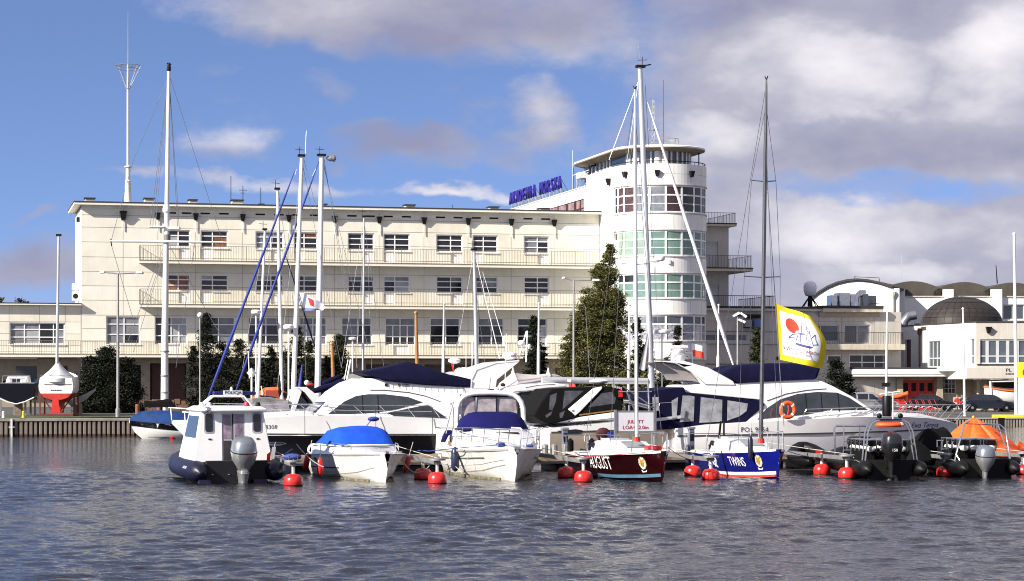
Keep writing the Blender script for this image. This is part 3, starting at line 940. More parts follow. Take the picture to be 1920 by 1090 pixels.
def tower():
 T = thing('round_tower', 'white round ended tower with four curved window bands and flat oversailing roof', 'tower', BF.loc, BF.yaw)
 near_y = 183.6
 def zp(py): return CAMH + (HY - py) / FPX * near_y
 bands = [(zp(398.5), zp(346.5), 'd'), (zp(480), zp(431), 'g'), (zp(560), zp(512), 'g2'), (zp(640), zp(590), 'w')]
 ztop = zp(306.5)
 tilt = R(17.8)
 edges_phi = [-70.4, -60.5, -48, -31, -11.5, 8.3, 28.8, 47.7, 63, 80, 96, 106]
 psi = [R(p - 17.8) for p in edges_phi]                  # 0 = straight to the front (local -y)
 def P(a, r): return (UC + r * math.sin(a), VC - r * math.cos(a))
 def arc_band(mb, a0, a1, r0, r1, z0, z1, n):
  o = [P(a0 + (a1 - a0) * i / n, r1) for i in range(n + 1)]; inn = [P(a0 + (a1 - a0) * i / n, r0) for i in range(n + 1)]
  for i in range(n):
   mb.hexa([(*inn[i], z0), (*o[i], z0), (*o[i + 1], z0), (*inn[i + 1], z0)], [(*inn[i], z1), (*o[i], z1), (*o[i + 1], z1), (*inn[i + 1], z1)])
  return mb
 A0, A1 = R(-90), R(90)
 zs = [(bands[0][1], ztop), (bands[1][1], bands[0][0]), (bands[2][1], bands[1][0]), (bands[3][1], bands[2][0]), (4.9, bands[3][0])]
 rng = random.Random(2)
 for (z0, z1) in zs:
  part('ring_core', arc_band(MB(JOINT), A0, A1, RT - 0.35, RT - 0.03, z0 + 0.003, z1 - 0.003, 36), T)
  rows = [(z0, z1)]
  if z1 - z0 > 1.75:
   rows = [(z0, z0 + (z1 - z0) * .52), (z0 + (z1 - z0) * .52, z1)]
  for (q0, q1) in rows:
   cuts = [R(-90 + 22.5 * k) for k in range(9)]
   for k in range(8):
    mb = arc_band(MB(WHITE_R), cuts[k] + .004, cuts[k + 1] - .004, RT - 0.029, RT + rng.uniform(-.004, .004), q0 + .012, q1 - .012, 5)
    o = part('wall_panel', mb, T, smooth=25)
 for (z0, z1, k) in bands:
  part('sill_ring', arc_band(MB(GREY_SHADE_R), A0, A1, RT - .2, RT + .07, z0 - .06, z0 + .012, 40), T)
  part('head_ring', arc_band(MB(GREY_SHADE_R), A0, A1, RT - .2, RT + .05, z1 - .02, z1 + .05, 40), T)
 bl = G_BLUE
 for bi, (z0, z1, kd) in enumerate(bands):
  zt = z0 + (z1 - z0) * 0.64; zm = z0 + (z1 - z0) * 0.33
  for k in range(len(psi) - 1):
   a, b = psi[k], min(psi[k + 1], A1)
   if a >= A1: break
   mb = MB(WFRAME)
   hw = 0.085 / RT
   arc_band(mb, a, a + hw, RT - .16, RT - .04, z0 + .013, z1 - .021, 1)
   arc_band(mb, b - hw, b, RT - .16, RT - .04, z0 + .013, z1 - .021, 1)
   for zc, t in ((z0 + .07, .055), (zt, .06), (z1 - .08, .06)):
    arc_band(mb, a + hw, b - hw, RT - .15, RT - .05, zc - t, zc + t, 3)
   arc_band(mb, a + hw, b - hw, RT - .13, RT - .07, zm - .025, zm + .025, 3)
   w = part('window', mb, T)
   if kd == 'd':
    mm = [G_DARK, G_BROWN2, G_BROWN2, G_GREY, G_GREY, G_BROWN3, G_DARK, G_DARK, G_DARK, G_DARK, G_DARK][k]; ms = [mm, mm, mm]
   elif kd == 'g':
    mm = G_GREEN2 if k < 4 else G_GREEN; ms = [G_DARK if k == 0 else mm, mm, mm]
   elif kd == 'g2':
    mm = G_GREEN; ms = [G_DARK if k in (1, 2) else mm, mm, mm]
   else:
    mm = G_BLUE if k > 3 else G_GREY; ms = [mm, G_CURT, G_CURT]
   for (q0, q1, m) in ((z0 + .1, zm, ms[2]), (zm, zt - .05, ms[1]), (zt + .05, z1 - .12, ms[0])):
    part('pane', arc_band(MB(m), a + hw * .7, b - hw * .7, RT - .12, RT - .09, q0, q1, 4), w)
 fl = MB(WHITE_R)
 holes = []
 fl.box(UJ, UJ + .3, VC, 4.4, 0.2, ztop)
 fl.box(UJ + 2 * RT - .3, UJ + 2 * RT, VC, 3.0, 0.2, ztop)
 part('flank_wall', fl, T, label='flat sunlit flank of the tower')
 arc = MB(DARKBASE)
 arc_band(arc, A0, A1, RT - .6, RT - .45, 4.9, ztop - .3, 24)
 part('interior_darkness', arc, T)
 part('tower_core', arc_band(MB(GREY_SHADE_R), A0, A1, RT - .5, RT - .1, 0.2, 4.9, 24), T)
 part('roof_terrace', MB(ROOFD).prism([P(A0 + (A1 - A0) * i / 24, RT - .34) for i in range(25)] + [(UJ + 2 * RT - .31, 4.3), (UJ + .31, 4.3)], ztop - .5, ztop - .4), T)
 rail = MB(BLACK)
 path = [(UJ + .15, 4.3, ztop + .22), (UJ + .15, VC, ztop + .22)] + [(*P(A0 + (A1 - A0) * i / 28, RT - .12), ztop + .22) for i in range(29)]
 rail.tube(path, 0.04, 5)
 for q in path[::3]:
  rail.tube([q, (q[0], q[1], ztop - .02)], 0.02, 4)
 part('parapet_rail', rail, T)
 for px in (1150.5, 1174.5, 1232.8, 1294.5):
  if px < 1151:
   x, v = UJ - .12, -3.0
   z = 18.0 + 2.0
   mb = MB(BLACK).hexa([(x - .1, v - .15, z - .3), (x + .119, v - .15, z - .3), (x + .119, v + .15, z - .3), (x - .1, v + .15, z - .3)],
        [(x - .25, v - .25, z + .28), (x + .119, v - .25, z + .28), (x + .119, v + .25, z + .28), (x - .25, v + .25, z + .28)])
  else:
   ph = math.asin(max(-1, min(1, (px - 1236) / 88.5))); a = ph - R(17.8)
   z = zp(325)
   def Q(r, t):
    p = P(a, r); return (p[0] + t * math.cos(a), p[1] + t * math.sin(a))
   mb = MB(BLACK).hexa([(*Q(RT + .004, -.12), z - .25), (*Q(RT + .2, -.12), z - .25), (*Q(RT + .2, .12), z - .25), (*Q(RT + .004, .12), z - .25)],
        [(*Q(RT + .004, -.22), z + .25), (*Q(RT + .3, -.22), z + .25), (*Q(RT + .3, .22), z + .25), (*Q(RT + .004, .22), z + .25)])
  part('rain_hopper', mb, T, smooth=None)
 lz0, lz1 = ztop - .4, 22.42
 room = MB(WFRAME)
 ROOM_R = 2.75
 def PR(a, r): return (UC + r * math.sin(a), VC + .3 - r * math.cos(a))
 pts = [PR(R(-90 + 12 * k), ROOM_R) for k in range(16)]
 glass = MB(G_BLUE)
 ring = [PR(R(-90 + 6 * k), ROOM_R - .05) for k in range(31)] + [(UC + ROOM_R - .05, 9.5), (UC - ROOM_R + .05, 9.5)]
 glass.prism(ring, lz0, lz1 - .1)
 lr = part('lookout_room', glass, T, smooth=30)
 for k in range(16):
  if k in (6, 7):
   continue
  p = pts[k]
  part('mullion', MB(WFRAME).box(p[0] - .07, p[0] + .07, p[1] - .07, p[1] + .07, lz0, lz1 - .05), lr)
 for v in (1.2, 2.2, 3.2, 4.4, 5.6, 6.8):
  part('mullion', MB(WFRAME).box(UC - ROOM_R - .05, UC - ROOM_R + .08, v - .1, v + .1, lz0, lz1 - .05), lr)
 for kk in (6, 7):
  p = pts[kk]
  part('white_column', MB(WHITE_R).lathe([(.30, 0), (.30, lz1 - lz0 - .05)], 14, (p[0], p[1], lz0)), lr)
 def ring_of(r, v_back):
  o = [PR(R(-90 + 180 * i / 40), r) for i in range(41)]
  o = [(UC + (x - UC), y) for x, y in o]
  back = []
  for i in range(9):
   t = R(180 * i / 8)
   back.append((UC + r * math.cos(t), v_back + r * 0.9 * math.sin(t)))
  return o + back
 RR = 4.0
 vb = 8.2
 secs = []
 for r, z in ((RR - 1.4, lz1 - .10), (RR - .5, lz1 - .02), (RR - .05, lz1 + .10), (RR, lz1 + .18), (RR, lz1 + .30)):
  secs.append([(x, y, z) for x, y in ring_of(r, vb)])
 mb = MB(M('canopy_underside', (0.33, 0.27, 0.20), 0.8, var=.1))
 mb.loft(secs[:4], closed=True)
 mb.add(secs[0], [tuple(range(len(secs[0])))])
 cn = part('canopy', mb, T, smooth=40)
 mb = MB(WHITE_R)
 mb.loft(secs[3:] + [[(x, y, lz1 + .38) for x, y in ring_of(RR - .25, vb)]], closed=True)
 mb.add([(x, y, lz1 + .38) for x, y in ring_of(RR - .25, vb)], [tuple(range(len(secs[0])))])
 part('canopy_edge', mb, cn, smooth=40)
 for (x, y) in (PR(R(62), RT - .5), (UC - ROOM_R - .35, 6.6), (UC + ROOM_R + .6, 2)):
  part('canopy_post', MB(BLACK).tube([(x, y, ztop - .4), (x, y, lz1)], .05, 6), T)
 part('goose_neck_pipe', MB(BLACK).tube([(UJ + .2, 3.9, ztop - .05), (UJ + .2, 3.9, ztop + .55), (UJ + .5, 4.4, ztop + .9), (UJ + 1.1, 5.2, ztop + 1.0), (UJ + 1.1, 5.4, lz1)], .07, 6), T)
 rl = MB(GALV)
 rz = lz1 + .38
 RC = (UC + .55, VC + .2)
 for h in (.18, .82):
  rl.tube([(RC[0] + 1.22 * math.cos(R(q)), RC[1] + 1.22 * math.sin(R(q)), rz + h) for q in range(0, 360, 15)], .025, 5, closed=True)
 for q in range(0, 360, 30):
  rl.tube([(RC[0] + 1.22 * math.cos(R(q)), RC[1] + 1.22 * math.sin(R(q)), rz), (RC[0] + 1.22 * math.cos(R(q)), RC[1] + 1.22 * math.sin(R(q)), rz + .82)], .025, 5)
 part('roof_rail', rl, T)
 part('tall_aerial', MB(ALUD).tube([(RC[0] - .1, RC[1], rz), (RC[0] - .1, RC[1], BF.uz(1240.5, 150, RC[1])[1])], .05, 6, r1=.03), T)
 la = MB(GALV)
 x, zt_ = BF.uz(1225, 186, RC[1] + .6)
 for s in (-.13, .13):
  la.tube([(x + s, RC[1] + .6, rz), (x + s * .6, RC[1] + .6, zt_)], .02, 4)
 n = 9
 for i in range(n):
  z0 = rz + (zt_ - rz) * i / n; z1_ = rz + (zt_ - rz) * (i + 1) / n
  la.tube([(x - .12, RC[1] + .6, z0), (x + .12, RC[1] + .6, z1_)], .012, 4)
 la.tube([(x - .4, RC[1] + .6, zt_), (x + .4, RC[1] + .6, zt_)], .02, 4)
 for s in (-.35, 0, .35):
  la.ball((x + s, RC[1] + .6, rz + 1.7), .1, 6, 4)
 la.tube([(x - .4, RC[1] + .6, rz + 1.6), (x + .4, RC[1] + .6, rz + 1.6)], .02, 4)
 part('lattice_aerial', la, T)
 part('wall_spotlight', MB(WHITEP).box(*sum(([P(R(-6), RT + .05)[i] - .1, P(R(-6), RT + .05)[i] + .1] for i in (0, 1)), []), zp(495), zp(487)), T)
G_BROWN2 = M('glass_maroon_blind', (0.085, 0.042, 0.036), 0.12, var=.3, scale=3, spec=.6)
G_BROWN3 = M('glass_maroon_dark', (0.055, 0.028, 0.03), 0.08, var=.3, scale=3, spec=.6)
G_CURT = M('glass_white_curtain', (0.34, 0.34, 0.38), 0.2, var=.5, scale=6, spec=.6)
tower()
def wing():
 T = thing('rear_wing', 'white rear wing running back from the tower with a glazed strip and roof sign', 'building', BF.loc, BF.yaw)
 zt = 20.25
 u1 = 56.3
 hv0, hv1 = 5.2, 17.5
 mb = MB(WHITE_R)
 zlo, zhi = 17.75, 19.25
 mb.box(UJ + .02, UJ + .3, 4.41, hv0, .2, zt); mb.box(UJ + .02, UJ + .3, hv1, 34, .2, zt)
 mb.box(UJ + .02, UJ + .3, hv0, hv1, .2, zlo); mb.box(UJ + .02, UJ + .3, hv0, hv1, zhi, zt)
 part('flank_wall', mb, T)
 g = part('glazed_strip', MB(G_PINK).box(UJ + .12, UJ + .16, hv0, hv1, zlo, zhi), T)
 for v in (hv0 + .1, 6.6, 8.2, 8.5, 11.0, 11.3, 14.2, hv1 - .1):
  part('glazing_bar', MB(BROWN_D).box(UJ + .05, UJ + .118, v - .09, v + .09, zlo, zhi), g)
 part('glazing_bar', MB(BROWN_D).box(UJ + .06, UJ + .117, hv0 + .2, hv1 - .2, 18.4, 18.5), g)
 part('coping', MB(GREY_SHADE_R).box(UJ - .04, UJ + .36, 4.42, 34, zt + .002, zt + .1), T)
 part('roof_slab', MB(ROOFD).box(UJ + .3, 53, 4.42, 34, zt - .6, zt - .3), T)
 zr = 16.75
 v0 = 2.0
 holes = [(53.2, 55.3, 13.1, 15.4), (53.2, 55.4, 9.3, 11.6), (52.9, 55.2, 5.4, 7.2)]
 mb = MB(GREY_SHADE_R)  # end block of the white wing: weak grazing light put into the grey
 for r in rect_minus(51.9, u1, .2, zr, holes):
  mb.box(r[0], r[1], v0, v0 + .3, r[2], r[3])
 mb.box(u1 - .3, u1, v0 + .3, 20, .2, zr)
 part('end_block_wall', mb, T)
 for h in holes:
  part('shutter', MB(GFRAME).box(h[0], h[1], v0 + .1, v0 + .2, h[2], h[3]), T)
 for j in (4.9, 7.1, 9.2, 11.4, 13.2, 15.2):
  part('joint_band', MB(JOINT).box(52, u1 + .002, v0 - .004, v0 + .02, j - .015, j + .015), T)
 def gal(z, u_end, vd, rail=1.1, slab=.22, name='balcony'):
  b = part(name, MB(SLABM).box(51.0, u_end, v0 - vd, 20, z - slab, z), T, bevel=.02)
  part('slab_edge', MB(ROOFD).box(51.0, u_end + .02, v0 - vd - .03, v0 - vd - .002, z - .02, z + .08), b)
  mb = MB(RAILD)
  y = v0 - vd + .08
  ue = u_end - .08
  mb.box(51, ue, y - .02, y + .02, z + rail - .03, z + rail)
  n = int((ue - 51) / .14)
  for i in range(n + 1):
   x = 51 + i * (ue - 51) / n
   mb.box(x - .011, x + .011, y - .011, y + .011, z, z + rail - .03)
  part('railing', mb, b)
  mb = MB(RAILD)
  mb.box(ue - .02, ue + .02, y, 14, z + rail - .03, z + rail)
  for i in range(int((14 - y) / .25)):
   mb.box(ue - .011, ue + .011, y + i * .25 - .011, y + i * .25 + .011, z, z + rail - .03)
  part('railing_return', mb, b)
 gal(zr + .2, u1 + .55, .6, 1.0, .2, 'roof_terrace')
 gal(13.0, 58.1, 1.3, 1.15, .25)
 S = thing('roof_sign', 'large blue standing letters reading AKADEMIA MORSKA on the rear wing roof', 'sign', BF.loc, BF.yaw)
 v1, v2 = 32.0, 13.4
 txt = 'AKADEMIA MORSKA'
 zb = zt + .42; hh = 1.28
 step = (v1 - v2) / (len(txt) - 1)
 for i, ch in enumerate(txt):
  if ch == ' ':
   continue
  v = v1 - i * step
  me = text_mesh(ch, 1.72, SIGNBLUE, .10, 'CENTER', .92)
  m = Matrix((Vector((0, -1, 0)), Vector((0, 0, 1)), Vector((-1, 0, 0)))).transposed().to_4x4()
  m.translation = (UJ + .05, v, zb + hh / 2 + .02)
  me.transform(m)
  o = link('letter', me, S)
  b = MB(GALV)
  b.tube([(UJ + .15, v, zt + .1), (UJ + .15, v, zb + hh)], .025, 4)
  b.tube([(UJ + .18, v, zb + hh * .8), (UJ + 1.2, v, zt - .3)], .025, 4)
  part('strut', b, S)
 part('sign_rail', MB(GALV).box(UJ + .17, UJ + .23, v2 - .6, v1 + .6, zb - .06, zb), S)
 K = thing('rooftop_mast', 'small lattice stand carrying a white box beside the roof sign', 'aerial', BF.w(UJ + .7, 8.0, zt - .3), BF.yaw)
 b = MB(GALV)
 for (x, y) in ((-.4, -.6), (.4, -.6), (.4, .6), (-.4, .6)):
  b.tube([(x, y, 0), (x, y, 1.3)], .035, 4)
 for (p, q) in (((-.4, -.6), (.4, -.6)), ((.4, -.6), (.4, .6)), ((-.4, .6), (-.4, -.6))):
  b.tube([(*p, 0), (*q, 1.3)], .02, 4); b.tube([(*q, 0), (*p, 1.3)], .02, 4)
 part('stand', b, K)
 part('box', MB(WHITEP).box(-.45, .45, -.65, .65, 1.302, 1.85), K, bevel=.03)
 part('yard', MB(WHITEP).tube([(0, -2.2, 1.9), (0, 3.4, 1.9)], .035, 5), K)
 part('whip', MB(ALUD).tube([(0, 3.0, 0), (0, 3.0, 2.6)], .04, 5), K)
 part('whip', MB(ALU).tube([(0, 3.3, 0), (0, 3.3, 4.2)], .02, 4), K)
G_PINK = M('glass_pinkish', (0.30, 0.19, 0.16), 0.15, var=.4, scale=1.5, spec=.5)
wing()
def roof_mast():
 v = 4.5
 x, z0 = BF.uz(240, 376, v)
 r = thing('radio_mast', 'tall white roof mast with cone shaped wire basket near its top', 'mast', BF.w(x, v, ROOF_Z + .16), BF.yaw)
 def zz(py): return BF.uz(240, py, v)[1] - ROOF_Z - .16
 part('foot', MB(WHITEP).lathe([(.62, -.02), (.60, .08), (.34, .10), (.30, .35), (.24, zz(341)), (.26, zz(340)), (.19, zz(338)), (.17, zz(315)), (.30, zz(314)), (.30, zz(312)), (.13, zz(311))], 14), r)
 part('pole', MB(ALU).lathe([(.125, zz(311)), (.11, zz(170)), (.10, zz(122))], 10), r)
 part('whip', MB(ALU).tube([(0, 0, zz(122)), (0, 0, zz(20))], .035, 5, r1=.012), r)
 b = MB(GALV)
 zr, zc = zz(126), zz(168)
 for h in (0, .28):
  b.tube([((1.05 - h * .5) * math.cos(R(q)), (1.05 - h * .5) * math.sin(R(q)), zr + .12 - h) for q in range(0, 360, 45)], .022, 4, closed=True)
 for q in range(0, 360, 45):
  b.tube([(1.05 * math.cos(R(q)), 1.05 * math.sin(R(q)), zr + .12), (.1 * math.cos(R(q)), .1 * math.sin(R(q)), zc)], .020, 4)
  b.tube([(0, 0, zr + .12), (1.05 * math.cos(R(q)), 1.05 * math.sin(R(q)), zr + .12)], .016, 4)
 part('basket', b, r)
roof_mast()
# ================================================================== lower buildings to the right of the tower
def clubhouse():
 T = thing('clubhouse', 'low clubhouse in shade grey with roof terrace between the tower and the arched hall', 'building', BF.loc, BF.yaw)
 V0 = -0.6
 U = lambda px: BF.u(px, V0)
 Zc = lambda px, py: BF.uz(px, py, V0)[1]
 z1 = Zc(1400, 581)
 uL, uM, uR = 52.2, U(1535), U(1652)
 zt2 = Zc(1590, 578)
 op = [(U(1322), U(1401), Zc(1360, 640.5), Zc(1360, 626)),
  (U(1505), U(1573), Zc(1540, 641), Zc(1540, 609)), (U(1583), U(1632), Zc(1610, 645), Zc(1610, 609)),
  (U(1551), U(1578), Zc(1565, 682), Zc(1565, 666)), (U(1592), U(1665), Zc(1628, 695), Zc(1628, 664.5))]
 rng = random.Random(4)
 xs = [uL, U(1385), U(1440), U(1490), uM, U(1578), U(1640), U(1690)]
 core = MB(JOINT)
 zs = [0.2, Zc(1400, 712), Zc(1400, 682), Zc(1400, 651), Zc(1400, 622), Zc(1400, 602), z1 - .1]
 for r in rect_minus(uL, U(1690), 0.2, z1 - .1, op):
  core.box(r[0], r[1], V0 + .03, V0 + .3, r[2], r[3])
 core.box(U(1690) - .3, U(1690), V0 + .3, V0 + 6, .2, z1 - .1)
 part('wall_core', core, T)
 for i in range(len(xs) - 1):
  for j in range(len(zs) - 1):
   for r in merge_rects(rect_minus(xs[i] + .012, xs[i + 1] - .012, zs[j] + .012, zs[j + 1] - .012, op)):
    mb = MB(GREY_SHADE_R)  # grey holds the shadow the main building casts over the clubhouse
    yo = rng.uniform(-.004, .004)
    for q in r:
     mb.box(q[0], q[1], V0 + yo, V0 + .029, q[2], q[3])
    part('wall_panel', mb, T)
 part('interior_darkness', MB(BLACK).box(uL + .3, U(1690) - .4, V0 + .5, V0 + .6, .3, z1 - .3), T)
 for k, (a, b, c, d) in enumerate(op):
  if k == 0:
   pn = [(i / 4, (i + 1) / 4, 0, 1, G_BLUE) for i in range(4)]
  elif k == 4:
   pn = [(i / 3, (i + 1) / 3, j * .5, j * .5 + .5, G_DARK) for i in range(3) for j in range(2)]
  elif k == 3:
   pn = [(0, 1, 0, 1, G_DARK)]
  else:
   pn = [(0, .5, 0, 1, G_BLUE), (.5, 1, 0, 1, G_GREY if k == 2 else G_BLUE)]
  w = flat_window(T, a, b, c, d, pn, y=.12, fm=GFRAME if k < 3 else WFRAME, sill=False)
  w.location = (0, V0, 0)
 r1 = part('roof_terrace', MB(GREY_SHADE_R).box(uL - 1, uM + .2, V0 - .35, V0 + 14, z1 - .1, z1 + .12), T)
 part('roof_felt', MB(ROOFD).box(uL - 1, uM + .2, V0 - .38, V0 + 14, z1 + .122, z1 + .3), r1)
 r2 = part('roof', MB(SLABM).box(uM + .21, uR, V0 - .5, V0 + 10, zt2 - .35, zt2 - .05), T)
 part('roof_felt', MB(ROOFD).box(uM + .21, uR + .02, V0 - .54, V0 + 10, zt2 - .048, zt2 + .2), r2)
 part('cornice', MB(TAN_R).box(uM, uR - .2, V0 - .2, V0 - .002, zt2 - .75, zt2 - .352), r2)
 mb = MB(RAILD)
 zr = z1 + .3; zh = Zc(1400, 555)
 uE = U(1450)
 for (p, q) in (((uL, V0 - .2), (uE, V0 - .2)), ((uE, V0 - .2), (uE, V0 + 9))):
  L_ = math.hypot(q[0] - p[0], q[1] - p[1]); n = int(L_ / .2)
  mb.tube([(*p, zh), (*q, zh)], .03, 4)
  for i in range(n + 1):
   x = p[0] + (q[0] - p[0]) * i / n; y = p[1] + (q[1] - p[1]) * i / n
   mb.box(x - .012, x + .012, y - .012, y + .012, zr - .1, zh)
 part('terrace_railing', mb, r1)
 zb = Zc(1620, 646)
 b = part('balcony', MB(SLABM).box(U(1535), U(1688), V0 - 1.1, V0 - .002, zb - .5, zb), T, bevel=.02)
 mb = MB(RAILD)
 zh2 = Zc(1620, 624)
 y = V0 - 1.0
 x0, x1 = U(1537), U(1686)
 mb.box(x0, x1, y - .02, y + .02, zh2 - .03, zh2)
 n = int((x1 - x0) / .16)
 for i in range(n + 1):
  x = x0 + (x1 - x0) * i / n
  mb.box(x - .011, x + .011, y - .011, y + .011, zb, zh2 - .03)
 part('railing', mb, b)
 for py in (645, 621, 683):
  part('service_pipe', MB(GALV).tube([(uL, V0 - .06, Zc(1350, py)), (U(1500), V0 - .06, Zc(1350, py + 1))], .03, 5), T)
 part('vent_hood', MB(BLACK).box(U(1396), U(1430), V0 - .6, V0 - .001, Zc(1410, 597), Zc(1410, 590)), T)
 part('vent_box', MB(BLACK).box(U(1456), U(1459), V0 - .2, V0 - .001, Zc(1457, 675), Zc(1457, 669)), T)
 return T
clubhouse()
def fix(px, py, v):
 u, z = BF.uz(px, py, v)
 return BF.w(u, v, z)
a = thing('air_conditioner', 'grey box air conditioner on the clubhouse wall beside the blue one', 'air conditioner', fix(1402, 607, -1.0), BF.yaw)
part('casing', MB(GALV).box(-.32, .32, -.28, .28, -.32, .32), a, bevel=.03)
part('bracket', MB(BLACK).box(-.28, .28, -.2, .39, -.38, -.321), a)
a = thing('air_conditioner', 'blue rounded unit mounted on the clubhouse wall behind the dark mast', 'air conditioner', fix(1420, 607, -1.05), BF.yaw)
part('casing', MB(M('faded_blue_paint', (.09, .16, .34), .5)).lathe([(.30, -.38), (.42, -.3), (.44, 0), (.42, .28), (.3, .36)], 14), a)
part('bracket', MB(BLACK).box(-.3, .3, -.1, .44, -.46, -.381), a)
p = fix(1519, 575, 4.0)
WHT2 = M('bright_white_radome', (.88, .87, .86), .5)
s = thing('satellite_dome', 'pale egg shaped satellite dome on dark struts on the clubhouse roof', 'satellite dome', p, BF.yaw)
k = 200 / FPX
part('radome', MB(WHT2).lathe([(.02, 19.5 * k), (.36, 19.4 * k), (.47, 22 * k), (.58, 30 * k), (.60, 37 * k), (.52, 43 * k), (.34, 46.2 * k), (.12, 47.2 * k), (.01, 47.4 * k)], 20), s, smooth=50)
mb = MB(BLACK).lathe([(.24, 0), (.2, 19.3 * k)], 10)
for q in (30, 120, 210, 300):
 mb.tube([(.9 * math.cos(R(q)), .9 * math.sin(R(q)), 0), (.25 * math.cos(R(q)), .25 * math.sin(R(q)), 15 * k)], .05, 5)
part('struts', mb, s)
p = fix(1597, 580, 3.6)
s = thing('ventilation_plant', 'shiny metal ducts and grey box of a ventilation plant on the roof', 'ventilation unit', p, BF.yaw)
def duct(x0, x1, y0, y1, z0, z1, name, m=SHINY):
 return part(name, MB(m).box(x0, x1, y0, y1, z0, z1), s, bevel=.08)
duct(-2.1, -1.45, -.3, .9, 0, 1.25, 'duct_box'); duct(-1.4, -.35, -.55, .9, .05, 1.45, 'duct_box'); duct(-.28, .72, -.4, .9, .1, 1.35, 'duct_box')
part('round_duct', MB(SHINY).tube([(.35, -.2, .2), (.35, -.2, 1.1), (.8, -.2, 1.45), (1.2, -.2, 1.45)], .3, 14), s, smooth=50)
duct(.85, 1.45, -.5, .7, .1, 1.4, 'duct_box', M('dull_duct', (.30, .32, .35), .3, metal=.7)); duct(1.5, 2.35, -.2, 1, .05, 1.25, 'plant_cabinet', GALV)
part('base_frame', MB(BLACK).box(-2.2, 2.4, -.6, 1, -.12, -.002), s)
part('handrail', MB(RAILD).tube([(1.5, -.7, 0), (1.5, -.7, .5), (2.35, -.7, .5), (2.35, -.7, 0)], .03, 5), s)
HF = Fr(1523, 217, -20)
def hall():
 T = thing('arched_hall', 'white hall with round arched gable and a row of dark vaulted roofs', 'building', HF.loc, HF.yaw)
 arch = [(1523, 560), (1534, 551), (1552, 540), (1570, 532.5), (1589, 528), (1608, 526.4), (1628, 528), (1647, 532), (1662, 537), (1673, 541), (1686, 541)]
 pts = HF.poly(arch)
 ground = 0.3
 poly = [(pts[0][0], ground)] + pts + [(pts[-1][0], ground)]
 part('gable_wall', MB(WHITE_R).wallpoly(poly, 0, .4), T)
 sh = pts[:10]
 secs = []
 for (x, z) in sh:
  secs.append([(x, -.25, z + .02), (x, -.25, z + .22), (x, 24, z + .22), (x, 24, z + .02)])
 part('vault_shell', MB(ROOFD).loft(secs, closed=True, cap0=True, cap1=True), T)
 x, z = HF.uz(1653, 560)
 part('downpipe', MB(GREY_SHADE_R).tube([(HF.u(1675, -.2), -.2, HF.uz(1675, 557)[1]), (HF.u(1675, -.2), -.2, 4)], .09, 6), T)
 part('rain_hopper', MB(GREY_SHADE_R).lathe([(.1, 0), (.3, .5), (.3, .65)], 8, (HF.u(1675, -.2), -.2, HF.uz(1675, 560)[1])), T)
 rail = MB(BLACK)
 for px in (1602, 1648):
  u, zz = HF.uz(px, 526 if px < 1620 else 531)
  rail.tube([(u, .2, zz), (u, .2, zz + .45)], .03, 4)
 a_ = HF.uz(1602, 523); b_ = HF.uz(1648, 525)
 rail.tube([(a_[0], .2, a_[1] + .2), (b_[0], .2, b_[1] + .2)], .025, 4)
 part('ridge_rail', rail, T)
 return T
hall()
H2 = Fr(1684, 221, 2)
def hall2():
 T = thing('vaulted_hall_range', 'white range of three dark vaulted roofs between tall white piers behind the dome', 'building', H2.loc, H2.yaw)
 wl_ = H2.poly([(1684, 555), (2330, 557)])
 holes = [(H2.u(1880), H2.u(1960), H2.uz(1900, 600)[1], H2.uz(1900, 571)[1])]
 mb = MB(WHITE_R)
 for r in rect_minus(wl_[0][0], wl_[1][0], .3, wl_[0][1], holes):
  mb.box(r[0], r[1], .0, .4, r[2], r[3])
 part('front_wall', mb, T)
 part('ledge', MB(GREY_SHADE_R).box(wl_[0][0] + .6, wl_[1][0], -.12, -.002, wl_[0][1] - .12, wl_[0][1]), T)
 for (a, b) in ((1684, 1697), (1772, 1788), (1862, 1879), (1952, 1969), (2042, 2059), (2132, 2149), (2222, 2239)):
  u0, u1 = H2.u(a, -.5), H2.u(b, -.5)
  part('pier', MB(WHITE_R).box(u0, u1, -.5, .6, .3, H2.uz(a, 542.5, -.5)[1]), T)
 for (a, m, b, yt) in ((1655, 1700, 1768, 527.5), (1755, 1806, 1862, 529), (1848, 1892, 1950, 530), (1938, 1984, 2040, 530), (2028, 2074, 2130, 530), (2118, 2164, 2220, 530), (2208, 2254, 2310, 530)):
  v = 1.2
  u0, um, u1 = H2.u(a, v), H2.u(m, v), H2.u(b, v)
  zt = H2.uz(m, yt, v)[1]; zb = H2.uz(m, 556, v)[1] - .4
  arch = []
  n = 18
  half = (u1 - u0) / 2; uc = (u0 + u1) / 2
  for i in range(n + 1):
   t = -1 + 2 * i / n
   arch.append((uc + half * 1.08 * t, zb + .9 + (zt - zb - .9) * (1 - abs(t) ** 2.0)))
  part('vault', MB(VAULT).wallpoly([(arch[0][0], zb)] + arch + [(arch[-1][0], zb)], v, v + 22), T, smooth=25)
 h = holes[0]
 n = 4
 flat = flat_window(T, h[0], h[1], h[2], h[3], [(i / n, (i + 1) / n, 0, 1, G_BLUE) for i in range(n)], y=.2, fm=WFRAME, sill=True)
 part('aerial', MB(ALU).tube([(H2.u(1690.5, 3), 3, H2.uz(1690, 532, 3)[1]), (H2.u(1690.5, 3), 3, H2.uz(1690, 475, 3)[1])], .05, 5, r1=.02), T)
 part('aerial', MB(BLACK).tube([(H2.u(1870, 3), 3, H2.uz(1870, 532, 3)[1]), (H2.u(1867.5, 3), 3, H2.uz(1868, 497, 3)[1])], .07, 5, r1=.04), T)
hall2()
CFr = Fr(1830, 188, 0)                                       # front, facing the water
LFr = Fr(1690, 202.7, math.degrees(math.atan2(188 - 202.7, (870 - 730 * 202.7 / 188) / FPX * 188)))
